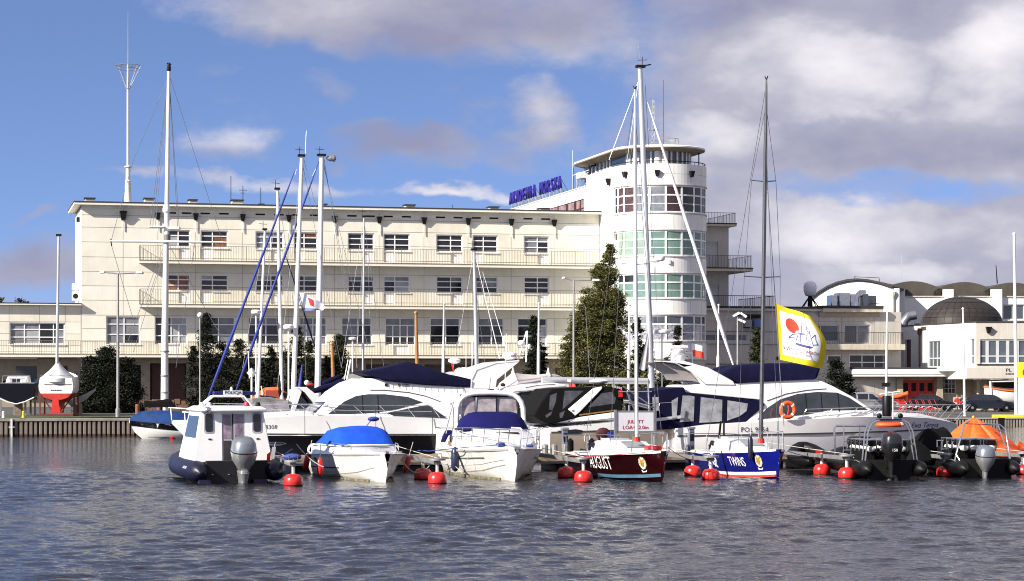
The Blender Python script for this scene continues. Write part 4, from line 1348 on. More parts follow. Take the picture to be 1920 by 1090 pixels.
def domehouse():
 T = thing('dome_house', 'white corner block with ribbon windows under a dark segmented dome', 'building', CFr.loc, 0)
 zt = CFr.uz(1830, 605)[1]; zb = CFr.uz(1830, 710)[1]
 L = math.hypot(LFr.x - CFr.x, LFr.y - CFr.y)
 def side(mb, holes, name, x0, x1, z0, z1, m, y0=0, y1=.35, parent=T, label=None):
  """a wall in the left-hand frame, turned into the block's frame"""
  b = MB(m)
  for r in rect_minus(x0, x1, z0, z1, holes):
   b.box(r[0], r[1], y0, y1, r[2], r[3])
  o = part(name, b, parent, label=label)
  o.location = (LFr.x - CFr.x, LFr.y - CFr.y, 0); o.rotation_euler = (0, 0, LFr.yaw)
  return o
 hl = [(LFr.u(1740), LFr.u(1763), LFr.uz(1750, 688)[1], LFr.uz(1750, 640)[1]), (LFr.u(1697), LFr.u(1708), LFr.uz(1700, 690)[1], LFr.uz(1700, 637)[1]),
  (LFr.u(1820), L - .36, LFr.uz(1825, 683)[1], LFr.uz(1825, 636)[1])]
 z_low = LFr.uz(1760, 692)[1]
 side(None, hl, 'flank_wall', 0, L - .002, z_low - .2, zt, WHITE_R, label='sunlit white left-hand wall')
 hf = [(.36, CFr.u(1990), CFr.uz(1860, 683)[1], CFr.uz(1860, 636.5)[1])]
 mb = MB(GREY_SHADE_R)  # shaded copy of the white flank: shade put into the wall colour
 W_ = CFr.u(2120)
 for r in rect_minus(.002, W_, zb + .85, zt, hf):
  mb.box(r[0], r[1], 0, .35, r[2], r[3])
 part('front_wall', mb, T)
 part('corner_post', MB(GFRAME).box(.05, .34, .05, .34, hf[0][2], hf[0][3]), T)
 xs = [CFr.u(q) for q in (1833, 1851.5, 1871, 1890, 1908, 1927, 1946, 1966, 1990)]
 z0, z1 = hf[0][2], hf[0][3]
 zm = z0 + (z1 - z0) * .31
 for i in range(len(xs) - 1):
  W1 = xs[i + 1] - xs[i]
  flat_window(T, xs[i], xs[i + 1], z0, z1, [(0, 1, .31, 1, G_BLUE), (0, 1, 0, .31, G_BLUE)], y=.15, fm=GFRAME, fw=.16, sill=False)
 part('window_sill', MB(BLACK).box(.1, W_, -.08, .05, z0 - .1, z0 - .001), T)
 for k, h in enumerate(hl):
  b = MB(WFRAME if k != 1 else REDD)
  if k == 1:
   o = part('door', MB(REDD).box(h[0], h[1], .2, .3, h[2], h[3]), T)
  else:
   n = 3 if k == 0 else 1
   fm = GFRAME
   mb = MB(fm)
   hs = []
   for i in range(n):
    a = h[0] + (h[1] - h[0]) * i / n; b_ = h[0] + (h[1] - h[0]) * (i + 1) / n
    for (q0, q1) in ((h[2], h[2] + (h[3] - h[2]) * .33), (h[2] + (h[3] - h[2]) * .33, h[3])):
     hs.append((a + .05, b_ - .05, q0 + .05, q1 - .05))
   for r in rect_minus(h[0], h[1], h[2], h[3], hs):
    mb.box(r[0], r[1], .1, .2, r[2], r[3])
   o = part('window', mb, T)
   for q in hs:
    part('pane', MB(G_BLUE).box(q[0] - .01, q[1] + .01, .15, .17, q[2] - .01, q[3] + .01), o)
  o.location = (LFr.x - CFr.x, LFr.y - CFr.y, 0); o.rotation_euler = (0, 0, LFr.yaw)
 part('coping', MB(ROOFD).box(-.05, W_, -.06, .4, zt + .002, zt + .1), T)
 side(None, [], 'coping_side', -.1, L + .05, zt + .002, zt + .1, ROOFD, -.05, .4)
 back = 16
 part('roof_slab', MB(ROOFD).prism([(.3, .3), (W_, .3), (W_, back), (LFr.x - CFr.x + .4, LFr.y - CFr.y)], zt - .5, zt - .3), T)
 z2 = CFr.uz(1860, 686.5)[1]
 bx0 = CFr.u(1813, -.5)
 part('lettered_fascia', MB(GREY_SHADE_R).box(bx0 + .002, W_, -.5, .3, zb, z2 - .12), T)  # front of the white box, its shade painted in as grey
 part('fascia_return', MB(WHITE_R).box(bx0 - .05, bx0, -.505, 9, zb, z2 - .12), T)
 part('soffit', MB(TAN_R).box(bx0, W_, -.45, 9, zb - .06, zb - .003), T)
 z = CFr.uz(1890, 694.5, -.5)[1]
 put_text('lettering', 'PL', .40, INK, T, (CFr.u(1885.5, -.5), -.512, z), (1, 0, 0), (0, 0, 1), align='LEFT', extrude=.012, width=1.25)
 bits = MB(INK)
 x = CFr.u(1885.5, -.5); z = CFr.uz(1890, 701.5, -.5)[1]
 for w_ in (.16, .12, .05, .16, .13, .17):
  bits.box(x, x + w_ * .8, -.512, -.501, z - .05, z + .06); x += w_
 part('small_lettering', bits, T)
 x, z = CFr.uz(1853, 618)
 mb = MB(BLACK).hexa([(x - .12, -.25, z - .3), (x + .12, -.25, z - .3), (x + .12, -.001, z - .3), (x - .12, -.001, z - .3)], [(x - .24, -.4, z + .22), (x + .24, -.4, z + .22), (x + .24, -.001, z + .22), (x - .24, -.001, z + .22)])
 part('rain_hopper', mb, T, smooth=None)
 dx, dy = (1803 - CX) / FPX * 199 - CFr.x, 199 - CFr.y
 rr, hh = 77 / FPX * 199, 2.72
 part('dome_drum', MB(ROOFD).lathe([(rr + .05, zt - .45), (rr + .05, zt - .1)], 48, (dx, dy, 0)), T)
 D = part('dome', MB(BLACK).lathe([(rr * .985 * math.cos(t), zt - .1 + (hh - .03) * math.sin(t)) for t in [R(90 * i / 10) for i in range(11)]], 36, (0, 0, 0)), T, smooth=60)
 D.location = (dx, dy, 0)
 NG = 30
 rings = [0, 17, 34, 51, 67, 80]
 for i in range(len(rings) - 1):
  proto = None
  for g in range(NG if i < 4 else 15):
   n = NG if i < 4 else 15
   if proto is None:
    mb = MB(DOMEM)
    da = 2 * math.pi / n / 2 * (1 - .035 / max(.35, math.cos(R(rings[i]))))
    secs = []
    for t in (rings[i] + .45, (rings[i] + rings[i + 1]) / 2, rings[i + 1] - .45):
     row = []
     for a in (-da, 0, da):
      c_ = math.cos(R(t)) * rr
      row.append((c_ * math.cos(a), c_ * math.sin(a), zt - .1 + hh * math.sin(R(t))))
     secs.append(row)
    inner = [[(x * .985, y * .985, z - .035) for (x, y, z) in row] for row in secs]
    o_ = len(mb.v)
    mb.loft(secs); mb.loft(inner)
    ring_o = secs[0] + [secs[1][2]] + secs[2][::-1] + [secs[1][0]]; ring_i = inner[0] + [inner[1][2]] + inner[2][::-1] + [inner[1][0]]
    mb.loft([ring_o, ring_i], closed=True)
    proto = part('dome_plate', mb, T, smooth=30); o = proto
   else:
    o = link('dome_plate', proto.data, T)
   o.location = (dx, dy, 0); o.rotation_euler = (0, 0, 2 * math.pi * g / n)
 part('dome_cap', MB(DOMEM).lathe([(rr * math.cos(R(80.5)), zt - .1 + hh * math.sin(R(80.5))), (.3, zt - .1 + hh * 1.0), (.01, zt - .07 + hh)], 24, (dx, dy, 0)), T)
 p = LFr.uz(1700, 606)
 c = MB(M('dull_duct', (.3, .32, .35), .3, metal=.7))
 lx, ly = (1702 - CX) / FPX * 203 - CFr.x, 205 - CFr.y
 c.tube([(lx, ly, zt - .3), (lx, ly, zt + .5), (lx + .4, ly, zt + 1.0), (lx + 1.1, ly, zt + 1.15)], .42, 12)
 part('roof_duct', c, T, smooth=50)
 part('roof_box', MB(BLACK).box(lx + 1.0, lx + 1.6, ly - .3, ly + .3, zt - .3, zt + .35), T)
 for px, py0, py1 in ((1724, 622, 655), (1688.5, 630, 640)):
  u, z0_ = LFr.uz(px, py1, -.15); z1_ = LFr.uz(px, py0, -.15)[1]
  b = MB(BROWN_D).tube([(u, -.15, z_low), (u, -.15, z1_)], .09, 6)
  b.lathe([(.1, 0), (.2, .1), (.2, .6)], 8, (u, -.15, z1_ - .3))
  o = part('downpipe', b, T); o.location = (LFr.x - CFr.x, LFr.y - CFr.y, 0); o.rotation_euler = (0, 0, LFr.yaw)
REDD = M('dark_red_door', (.09, .012, .012), .5, var=.15)
domehouse()
def garages():
 G = Fr(1590, 196, 2)
 T = thing('garage_range', 'ground floor range with white fascia, red garage doors and white framed windows', 'building', G.loc, G.yaw)
 U = G.u
 Z = lambda py, px=1690: G.uz(px, py)[1]
 zf1, zf0 = Z(693), Z(706.5)
 f = part('fascia', MB(WHITE_R).box(U(1594), U(1813), -.9, 0, zf0, zf1), T, bevel=.03)
 part('fascia_step', MB(WHITE_R).box(U(1593), U(1813.5), -.98, -.902, zf0 + .25, zf1 - .12), f)
 part('terrace_slab', MB(ROOFD).box(U(1594), U(1813), -.85, 7.5, zf1 + .002, zf1 + .18), T)
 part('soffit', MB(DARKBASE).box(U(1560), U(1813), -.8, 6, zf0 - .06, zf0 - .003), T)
 op = [(U(1622), U(1680), Z(742), Z(711.5)), (U(1695), U(1756), .3, Z(713)), (U(1769), U(1796), Z(738), Z(711))]
 mb = MB(TAN_R)
 for r in rect_minus(U(1560), U(1829), .3, zf0 - .061, op):
  mb.box(r[0], r[1], .9, 1.2, r[2], r[3])
 part('wall', mb, T)
 part('interior_darkness', MB(BLACK).box(U(1560), U(1829), 1.5, 1.6, .3, zf0 - .07), T)
 for (a, b) in ((1606, 1619), (1682, 1693), (1757, 1768)):
  part('pier', MB(TAN_R).box(U(a, .2), U(b, .2), .15, .88, .3, zf0 - .062), T)
 h = op[0]
 pn = []
 for i in range(8):
  for j in range(2):
   pn.append((i / 8, (i + 1) / 8, j * .5, j * .5 + .5, G_BLUE if i < 4 else G_DARK))
 w = flat_window(T, h[0], h[1], h[2], h[3], pn, y=.1, fw=.05, sill=False); w.location = (0, .9, 0)
 h = op[2]
 pn = [(i / 4, (i + 1) / 4, j / 3, (j + 1) / 3, G_DARK) for i in range(4) for j in range(3)]
 w = flat_window(T, h[0], h[1], h[2], h[3], pn, y=.05, fw=.06); w.location = (0, .9, 0)
 h = op[1]
 n = 4
 for i in range(n):
  a = h[0] + (h[1] - h[0]) * i / n; b = h[0] + (h[1] - h[0]) * (i + 1) / n
  d = part('garage_door', MB(REDP).box(a + .015, b - .015, 1.0, 1.06, h[2], h[3]), T)
  part('door_light', MB(BLACK).box(a + .12, b - .12, .985, .999, h[3] - 1.0, h[3] - .25), d)
  for q in (a + .1, b - .14):
   part('batten', MB(REDP).box(q, q + .04, .98, .998, h[2], h[3] - .05), d)
 part('wainscot', MB(GREY_SHADE_R).box(U(1768.5), U(1810), .84, .898, .3, Z(740)), T)
 part('cross_wall', MB(TAN_R).box(U(1829), U(1831), -6, 1.2, .3, 3.2), T)
 part('back_wall', MB(DARKBASE).box(U(1835), U(2000), -1, -.8, .3, 3.25), T)
 part('pillar', MB(SLABM).box(U(1832, -5), U(1836, -5), -5.2, -4.9, .3, 3.25), T)
 for (px, py, m_) in ((1597, 708.5, WHITEP), (1724, 708, GALV)):
  part('lamp', MB(m_).ball((U(px, -.5), -.5, Z(py, px)), .13, 8, 6), T)
garages()
p = Fr(1652, 199, 0)
k = thing('service_kiosk', 'small grey kiosk with pitched dark roof on the terrace left of the dome house', 'kiosk', (p.x + 1.0, 198, 6.0), 0)
zt_ = CAMH + (HY - 622) / FPX * 198 - 6
part('wall', MB(M('kiosk_grey', (.12, .13, .14), .5)).box(-.35, .35, -.4, .4, -1.0, zt_), k)
part('roof', MB(BLACK).hexa([(-.6, -.5, zt_ + .002), (.6, -.5, zt_ + .002), (.6, .5, zt_ + .002), (-.6, .5, zt_ + .002)], [(-.08, -.1, zt_ + .38), (.08, -.1, zt_ + .38), (.08, .1, zt_ + .38), (-.08, .1, zt_ + .38)]), k)
# ================================================================== trees and bushes
def leaf_mesh(name, P, N, size, mat, rng, flat=0.35, asp=0.55):
 """one small four-cornered leaf spray per point, turned at random, leaning towards N"""
 n = len(P)
 a = rng.normal(size=(n, 3)); a[:, 2] *= flat
 a += N * 0.6
 a /= np.linalg.norm(a, axis=1)[:, None] + 1e-9
 b = np.cross(a, rng.normal(size=(n, 3))); b /= np.linalg.norm(b, axis=1)[:, None] + 1e-9
 s = size * rng.uniform(0.55, 1.35, size=(n, 1))
 v = np.stack([P - a * s * .5, P + b * s * asp * .5, P + a * s * .5, P - b * s * asp * .5], axis=1).reshape(-1, 3)
 me = bpy.data.meshes.new(name)
 me.vertices.add(n * 4); me.vertices.foreach_set('co', v.astype(np.float32).reshape(-1))
 me.loops.add(n * 4); me.loops.foreach_set('vertex_index', np.arange(n * 4, dtype=np.int32))
 me.polygons.add(n); me.polygons.foreach_set('loop_start', (np.arange(n) * 4).astype(np.int32))
 me.update(calc_edges=True)
 me.materials.append(mat)
 return me
def tree(px, d, py_base, spires, mat, label, n=5000, leaf=.2, name='conifer_tree', cat='tree', group=None, droop=0.25, gap=0.25, seed=1, trunk_r=.16, branch=True, clump=60, rag=.35, tight=1.0):
 """spires: list of (px, py_top, half width in px, lowest leaf py, share, power)"""
 rng = np.random.RandomState(seed)
 k = d / FPX
 x0 = (px - CX) * k
 zg = ground_z(x0)
 root = thing(name, label, cat, (x0, d, zg), 0, group)
 allP, allN = [], []
 tm = MB(BARK)
 for (sx, st, hw, sb, share, pw) in spires:
  top = CAMH + (HY - st) * k - zg; low = max(.05, CAMH + (HY - sb) * k - zg)
  cx = (sx - px) * k; cy = rng.uniform(-.3, .3)
  Rm = hw * k
  m = int(n * share)
  nb = max(24, int(m / clump))
  tm.tube([(cx * .3, cy * .3, 0), (cx * .8, cy, low), (cx, cy, top * .96)], trunk_r, 6, r1=.02)
  t = rng.rand(nb) ** 1.25
  ang = rng.rand(nb) * 2 * math.pi
  env = Rm * np.clip((1 - t) ** pw, 0.05, 1) * (1 - .55 * np.clip((.10 - t) / .10, 0, 1)) * rng.uniform(1 - rag * 1.3, 1 + rag * .55, nb)
  h = low + (top - low) * t
  per = max(6, int(m / nb))
  for i in range(nb):
   q = np.sqrt(rng.rand(per)) * (0.98) + .02
   L_ = env[i]
   dirv = np.array([math.cos(ang[i]), math.sin(ang[i]), 0])
   spread = (.10 * L_ + .06 + .05 * Rm) * tight
   p = dirv * (q * L_)[:, None] + rng.normal(size=(per, 3)) * spread * np.array([1, 1, .55])
   p[:, 2] += h[i] - droop * L_ * q ** 1.6 + .12 * L_ * (q > .8)
   p[:, 0] += cx; p[:, 1] += cy
   allP.append(p); allN.append(np.repeat((dirv + np.array([0, 0, .25]))[None], per, 0))
   if branch and i % 5 == 0 and L_ > .4:
    tm.tube([(cx, cy, h[i]), (cx + dirv[0] * L_ * .75, cy + dirv[1] * L_ * .75, h[i] - droop * L_ * .5)], .025, 4, r1=.008)
 P = np.concatenate(allP); N = np.concatenate(allN)
 P[:, 2] = np.maximum(P[:, 2], .04)
 part('trunk', tm, root)
 link('crown', leaf_mesh('crown', P, N, leaf, mat, rng), root)
 return root
tree(200, 146, 778, [(202, 652, 40, 780, .42, .42), (168, 668, 26, 782, .18, .4), (238, 672, 26, 782, .22, .35), (150, 720, 20, 784, .07, .4), (255, 722, 20, 784, .07, .4), (186, 660, 22, 782, .1, .45)],
 LEAF_DARK, 'broad black-green yew bush beside the lamp post on the quay lawn', n=34000, leaf=.14, name='yew_bush', cat='bush', droop=-.1, seed=3)
tree(398, 152, 762, [(388, 590, 32, 768, .34, .62), (362, 648, 18, 768, .12, .5), (418, 642, 30, 768, .22, .42), (448, 638, 26, 768, .2, .4), (468, 655, 16, 768, .08, .4)],
 LEAF_DARK, 'tall dark spruce clump behind the blue furled sails', n=34000, leaf=.14, seed=5)
tree(557, 158, 758, [(556, 612, 26, 764, .6, .5), (580, 640, 18, 764, .3, .45), (534, 655, 14, 764, .1, .4)], LEAF_SPRUCE, 'dark green cypress between the two thick white masts', n=20000, leaf=.14, seed=8)
tree(634, 160, 757, [(636, 626, 30, 762, .75, .62), (612, 668, 16, 762, .25, .5)], LEAF_SPRUCE, 'small green spruce in front of the first floor balcony', n=18000, leaf=.14, seed=9, droop=.35)
tree(512, 166, 757, [(508, 650, 20, 762, .5, .45), (492, 672, 16, 762, .3, .4), (526, 678, 14, 762, .2, .4)], LEAF_DARK, 'low dark conifer behind the orange covered lifeboat', n=9000, leaf=.18, seed=10)
tree(1001, 168, 756, [(1001, 594, 19, 758, .8, .38), (1018, 650, 14, 758, .2, .4)], LEAF_DARK, 'slim dark conifer before the last first floor window', n=13000, leaf=.18, seed=12)
tree(1120, 165, 768, [(1143, 460, 36, 610, .20, .55), (1125, 495, 50, 660, .20, .5), (1156, 545, 36, 700, .13, .4), (1098, 545, 44, 715, .16, .45), (1075, 605, 36, 735, .11, .4), (1128, 600, 62, 762, .16, .32), (1062, 640, 24, 720, .04, .4)],
 LEAF_MID, 'tall loose larch standing against the left side of the round tower', n=120000, leaf=.135, name='larch_tree', seed=14, droop=.55, trunk_r=.28, clump=150, rag=.52, tight=.85)
tree(1200, 172, 762, [(1196, 596, 22, 758, .6, .5), (1214, 640, 16, 758, .4, .4)], LEAF_DARK, 'dark leafy tree at the foot of the tower right of the larch', n=11000, leaf=.2, seed=15, name='leafy_tree')
tree(1271, 178, 755, [(1271, 610, 21, 760, .8, .62), (1250, 672, 14, 760, .2, .5)], LEAF_DARK, 'small dark spruce before the lowest tower windows', n=8000, leaf=.18, seed=16)
tree(1417, 178, 752, [(1418, 616, 17, 756, 1.0, .55)], LEAF_SPRUCE, 'narrow spruce growing against the shaded clubhouse wall', n=7000, leaf=.18, seed=17)
tree(1262, 150, 770, [(1240, 702, 26, 768, .35, .4), (1268, 708, 26, 768, .35, .4), (1292, 705, 24, 768, .3, .4)], LEAF_SPRUCE, 'low green bushes under the radar arch of the right hand yacht', n=9000, leaf=.17, seed=18, name='low_bush', cat='bush', droop=0)
tree(1568, 172, 763, [(1566, 676, 30, 764, .6, .4), (1590, 702, 16, 764, .4, .4)], LEAF_DARK, 'round dark bush left of the garages behind the white yacht', n=9000, leaf=.18, seed=19, name='round_bush', cat='bush', droop=0)
tree(1180, 150, 770, [(1172, 690, 24, 770, .5, .4), (1205, 696, 20, 770, .5, .4)], LEAF_MID, 'yellowish low shrub below the larch behind the grey boom', n=6000, leaf=.17, seed=20, name='low_shrub', cat='bush', droop=0)
tree(2, 240, 700, [(-4, 542, 18, 700, 1.0, .3)], LEAF_SPRUCE, 'distant dark tree rising behind the annexe roof at the left edge', n=3000, leaf=.35, seed=21, name='broadleaf_tree', droop=.05, trunk_r=.3)
tree(44, 250, 700, [(44, 562, 26, 700, 1.0, .22)], LEAF_SPRUCE, 'rounded distant treetop just above the annexe roof', n=3000, leaf=.35, seed=22, name='broadleaf_tree', droop=.05, trunk_r=.3)
# ================================================================== street furniture on the quay
def double_lamp(px, d, py_top, arms, label):
 x = (px - CX) / FPX * d; zg = ground_z(x)
 def z(py): return CAMH + (HY - py) / FPX * d - zg
 k = d / FPX
 r = thing('street_lamp', label, 'street lamp', (x, d, zg), 0)
 part('post', MB(GALV).lathe([(.14, 0), (.14, .5), (.09, .55), (.065, z(py_top))], 8), r)
 for (ax, ay) in arms:
  ex = (ax - px) * k
  part('arm', MB(GALV).tube([(0, 0, z(py_top) - .02), (ex * .75, 0, z(ay))], .04, 5), r)
  sg = 1 if ex > 0 else -1
  h = MB(WHITEP)
  h.loft([[(ex * .72 + sg * t * abs(ex) * .32, y * w_, z(ay) - .02 + (zz * w_)) for (y, zz) in ((-.12, 0), (-.08, .12), (.08, .12), (.12, 0), (0, -.05))] for (t, w_) in ((0, .4), (.2, .9), (.8, 1.0), (1, .3))], closed=True, cap0=True, cap1=True)
  part('lamp_head', h, r)
double_lamp(221, 127.5, 513, [(188, 511), (268, 512)], 'tall double armed street lamp at the quay edge beside the yew bush')
double_lamp(1075.5, 150, 526, [(1054, 522), (1124, 526)], 'tall double armed street lamp standing before the larch')
def floodlights():
 d = 160; px = 1383; x = (px - CX) / FPX * d; zg = ground_z(x); k = d / FPX
 def z(py): return CAMH + (HY - py) / FPX * d - zg
 r = thing('floodlight_mast', 'slim grey mast with three white floodlight heads before the clubhouse wall', 'floodlight mast', (x, d, zg))
 part('post', MB(GALV).lathe([(.10, 0), (.06, z(592))], 8), r)
 part('crossbar', MB(BLACK).tube([(0, 0, z(592)), (.5, 0, z(594))], .05, 5), r)
 for (dx, py, tl) in ((-.10, 590, .5), (.42, 591, -.6), (.30, 602, -.4)):
  h = MB(WHITEP)
  c, s_ = math.cos(tl), math.sin(tl)
  pts = [(-.26, -.07), (.26, -.09), (.26, .09), (-.26, .07)]
  h.wallpoly([(dx + a * c - b * s_, z(py) + a * s_ + b * c) for a, b in pts], -.15, .12)
  part('lamp_head', h, r)
floodlights()
def globe_lamp(px, d, py_top, label):
 x = (px - CX) / FPX * d; zg = ground_z(x)
 z = CAMH + (HY - py_top) / FPX * d - zg
 r = thing('garden_lamp', label, 'street lamp', (x, d, zg))
 part('post', MB(GALV).lathe([(.09, 0), (.05, .5), (.045, z - .2)], 8), r)
 part('globe', MB(WHITEP).ball((0, 0, z), .17, 12, 8), r)
globe_lamp(375, 139, 591, 'slim lamp post with a small white globe among the dark spruces')
def flagpole(px, d, py_top, px_top, label, w=.075, mat=WHITEP, thick_to=None, name='flagpole', bands=()):
 x = (px - CX) / FPX * d; zg = ground_z(x)
 k = d / FPX
 def z(py): return CAMH + (HY - py) * k - zg
 r = thing(name, label, 'flagpole', (x, d, zg))
 mb = MB(mat)
 dx = (px_top - px) * k
 H_ = z(py_top)
 if thick_to:
  zt = z(thick_to)
  mb.tube([(0, 0, 0), (dx * zt / H_, 0, zt), (dx * (zt + .2) / H_, 0, zt + .2), (dx, 0, H_)], [w * 1.5, w * 1.45, w, w * .7], 8)
 else:
  mb.tube([(0, 0, 0), (dx, 0, H_)], w * 1.15, 8, r1=w * .75)
 part('pole', mb, r, smooth=60)
 part('finial', MB(mat).ball((dx, 0, H_ + .03), w * 1.1, 8, 6), r)
 for py in bands:
  part('clamp', MB(BLACK).box(-.28, .28, -.13, .13, z(py) - .22, z(py) + .05), r)
 return r
flagpole(830, 140, 571, 832.5, 'white flagpole rising right of the wooden mast', .065, thick_to=660)
flagpole(1009, 140, 570, 1010.5, 'white flagpole beside the slim dark conifer', .07, thick_to=655)
flagpole(1178, 140, 573, 1180, 'white flagpole in front of the larch', .065, thick_to=665)
flagpole(1345, 140, 573, 1347.5, 'white flagpole in front of the tower between two slanting stays', .065, thick_to=670)
flagpole(1661, 152, 579, 1663.5, 'white flagpole with dark box clamp above the silver estate car', .085, bands=(719,))
flagpole(1809, 158, 580, 1805.5, 'white flagpole before the dome house corner', .085)
flagpole(1906, 154, 440, 1901.5, 'tallest white flagpole at the right edge beside the yellow sign', .12)
flagpole(783.5, 132, 588, 780, 'varnished wooden mast rising behind the dark blue canvas cover', .115, mat=WOODM, name='wooden_mast')
flagpole(627, 130, 646, 622.5, 'short varnished wooden mast left of the small spruce', .12, mat=WOODM, name='wooden_mast')
flagpole(1407, 190, 563, 1407, 'thin grey pole on the terrace behind the dark mast', .05, mat=GALV)
def signal_mast():
 d = 141; x = (308.5 - CX) / FPX * d; zg = ground_z(x); k = d / FPX
 def z(py): return CAMH + (HY - py) * k - zg
 def X(px, py=None): return (px - 308.5) * k
 r = thing('signal_mast', 'thick white shore signal mast with platform and yard left of the facade', 'mast', (x, d, zg))
 lower = [(0, 0, 0), (X(311), 0, z(452))]
 part('lower_mast', MB(MASTW).tube([(0, 0, 0), (X(309), 0, z(640)), (X(311.5), 0, z(452))], [.25, .22, .165], 14), r, smooth=60)
 part('top_mast', MB(MASTW).tube([(X(312.5), 0, z(455)), (X(313), 0, z(400)), (X(313), 0, z(388)), (X(316.5), 0, z(134))], [.165, .165, .15, .105], 14), r, smooth=60)
 part('collar', MB(MASTW).lathe([(.165, 0), (.25, .1), (.25, .3), (.17, .5)], 14, (X(312.3), 0, z(400))), r)
 part('mast_cap', MB(BLACK).lathe([(.11, 0), (.14, .12), (.12, .35), (.05, .55)], 10, (X(316.6), 0, z(134))), r)
 part('weather_vane', MB(BLACK).tube([(X(313), 0, z(119)), (X(321), 0, z(121))], .05, 5), r)
 hb = MB(M('mast_band', (.16, .15, .15), .6))
 hb.lathe([(.21, z(453)), (.21, z(440))], 12, (X(313.5), 0, 0))
 part('hound_band', hb, r)
 for py in (660, 706, 737):
  part('band', MB(GALV).lathe([(.285, 0), (.285, .08)], 14, (X(309), 0, z(py))), r)
 part('yard', MB(MASTW).tube([(X(207), -.1, z(452)), (X(311), -.24, z(453.5)), (X(419), -.1, z(454.5))], [.04, .075, .045], 8), r)
 pl = MB(WHITEP)
 pl.box(X(280), X(309), -.4, .4, z(427), z(424.5)); pl.box(X(318), X(337), -.4, .4, z(430), z(426))
 part('crosstree', pl, r)
 w = MB(WIRE)
 def wire(a, b): w.tube([(X(a[0]), a[2] if len(a) > 2 else 0, z(a[1])), (X(b[0]), b[2] if len(b) > 2 else 0, z(b[1]))], .016, 4)
 for a in ((281, 427), (286, 427), (291, 428)):
  wire((315, 150), a)
 for a in ((333, 428), (336, 428)):
  wire((317.5, 150), a)
 wire((314, 150), (250, 300)); wire((250, 300), (208, 455, -.1)); wire((317, 140), (418, 455, -.1))
 wire((308, 460), (240, 640)); wire((312, 455), (275, 570)); wire((318, 462), (420, 640)); wire((310, 470), (250, 660)); wire((208, 455, -.1), (250, 600)); wire((366, 455, -.1), (330, 690))
 part('stays', w, r, kind='stuff')
 part('halyard_sticks', MB(BLACK).tube([(X(208), -.1, z(449)), (X(210), -.1, z(462))], .035, 4), r)
signal_mast()
d = 150
p = at(290, 755, d)
for i in range(1):
 w_ = thing('stone_wall', 'low rough brown stone wall behind the blue covered boat', 'wall', (p.x, d, ground_z(p.x)), R(YAW))
 rng = random.Random(8)
 for row in range(3):
  for j in range(9):
   a = -1.3 + j * .38 + (row % 2) * .18
   z0 = row * .27
   part('stone', MB(M('brown_stone%d' % (j % 3), (.17 + .03 * (j % 3), .115, .075), .9, var=.3)).box(a + .01, a + .36 + rng.uniform(-.05, .01), rng.uniform(-.04, .02), .35, z0 + .005, z0 + .25 + (rng.uniform(-.06, .12) if row == 2 else 0)), w_)
def stump(px, py0, py1, w_px, d, label):
 k = d / FPX; x = (px - CX) * k
 r = thing('wooden_bollard', label, 'bollard', (x, d, ground_z(x)))
 h = CAMH + (HY - py0) * k - ground_z(x)
 part('post', MB(M('red_brown_wood', (.22, .075, .035), .8, var=.3)).lathe([(w_px * k / 2, 0), (w_px * k / 2 * .95, h - .05), (w_px * k * .42, h)], 10), r)
stump(258, 758, 775, 9, 131, 'left red-brown wooden bollard behind the blue tarpaulin')
stump(299, 762, 775, 10, 130.5, 'right red-brown wooden bollard behind the blue tarpaulin')
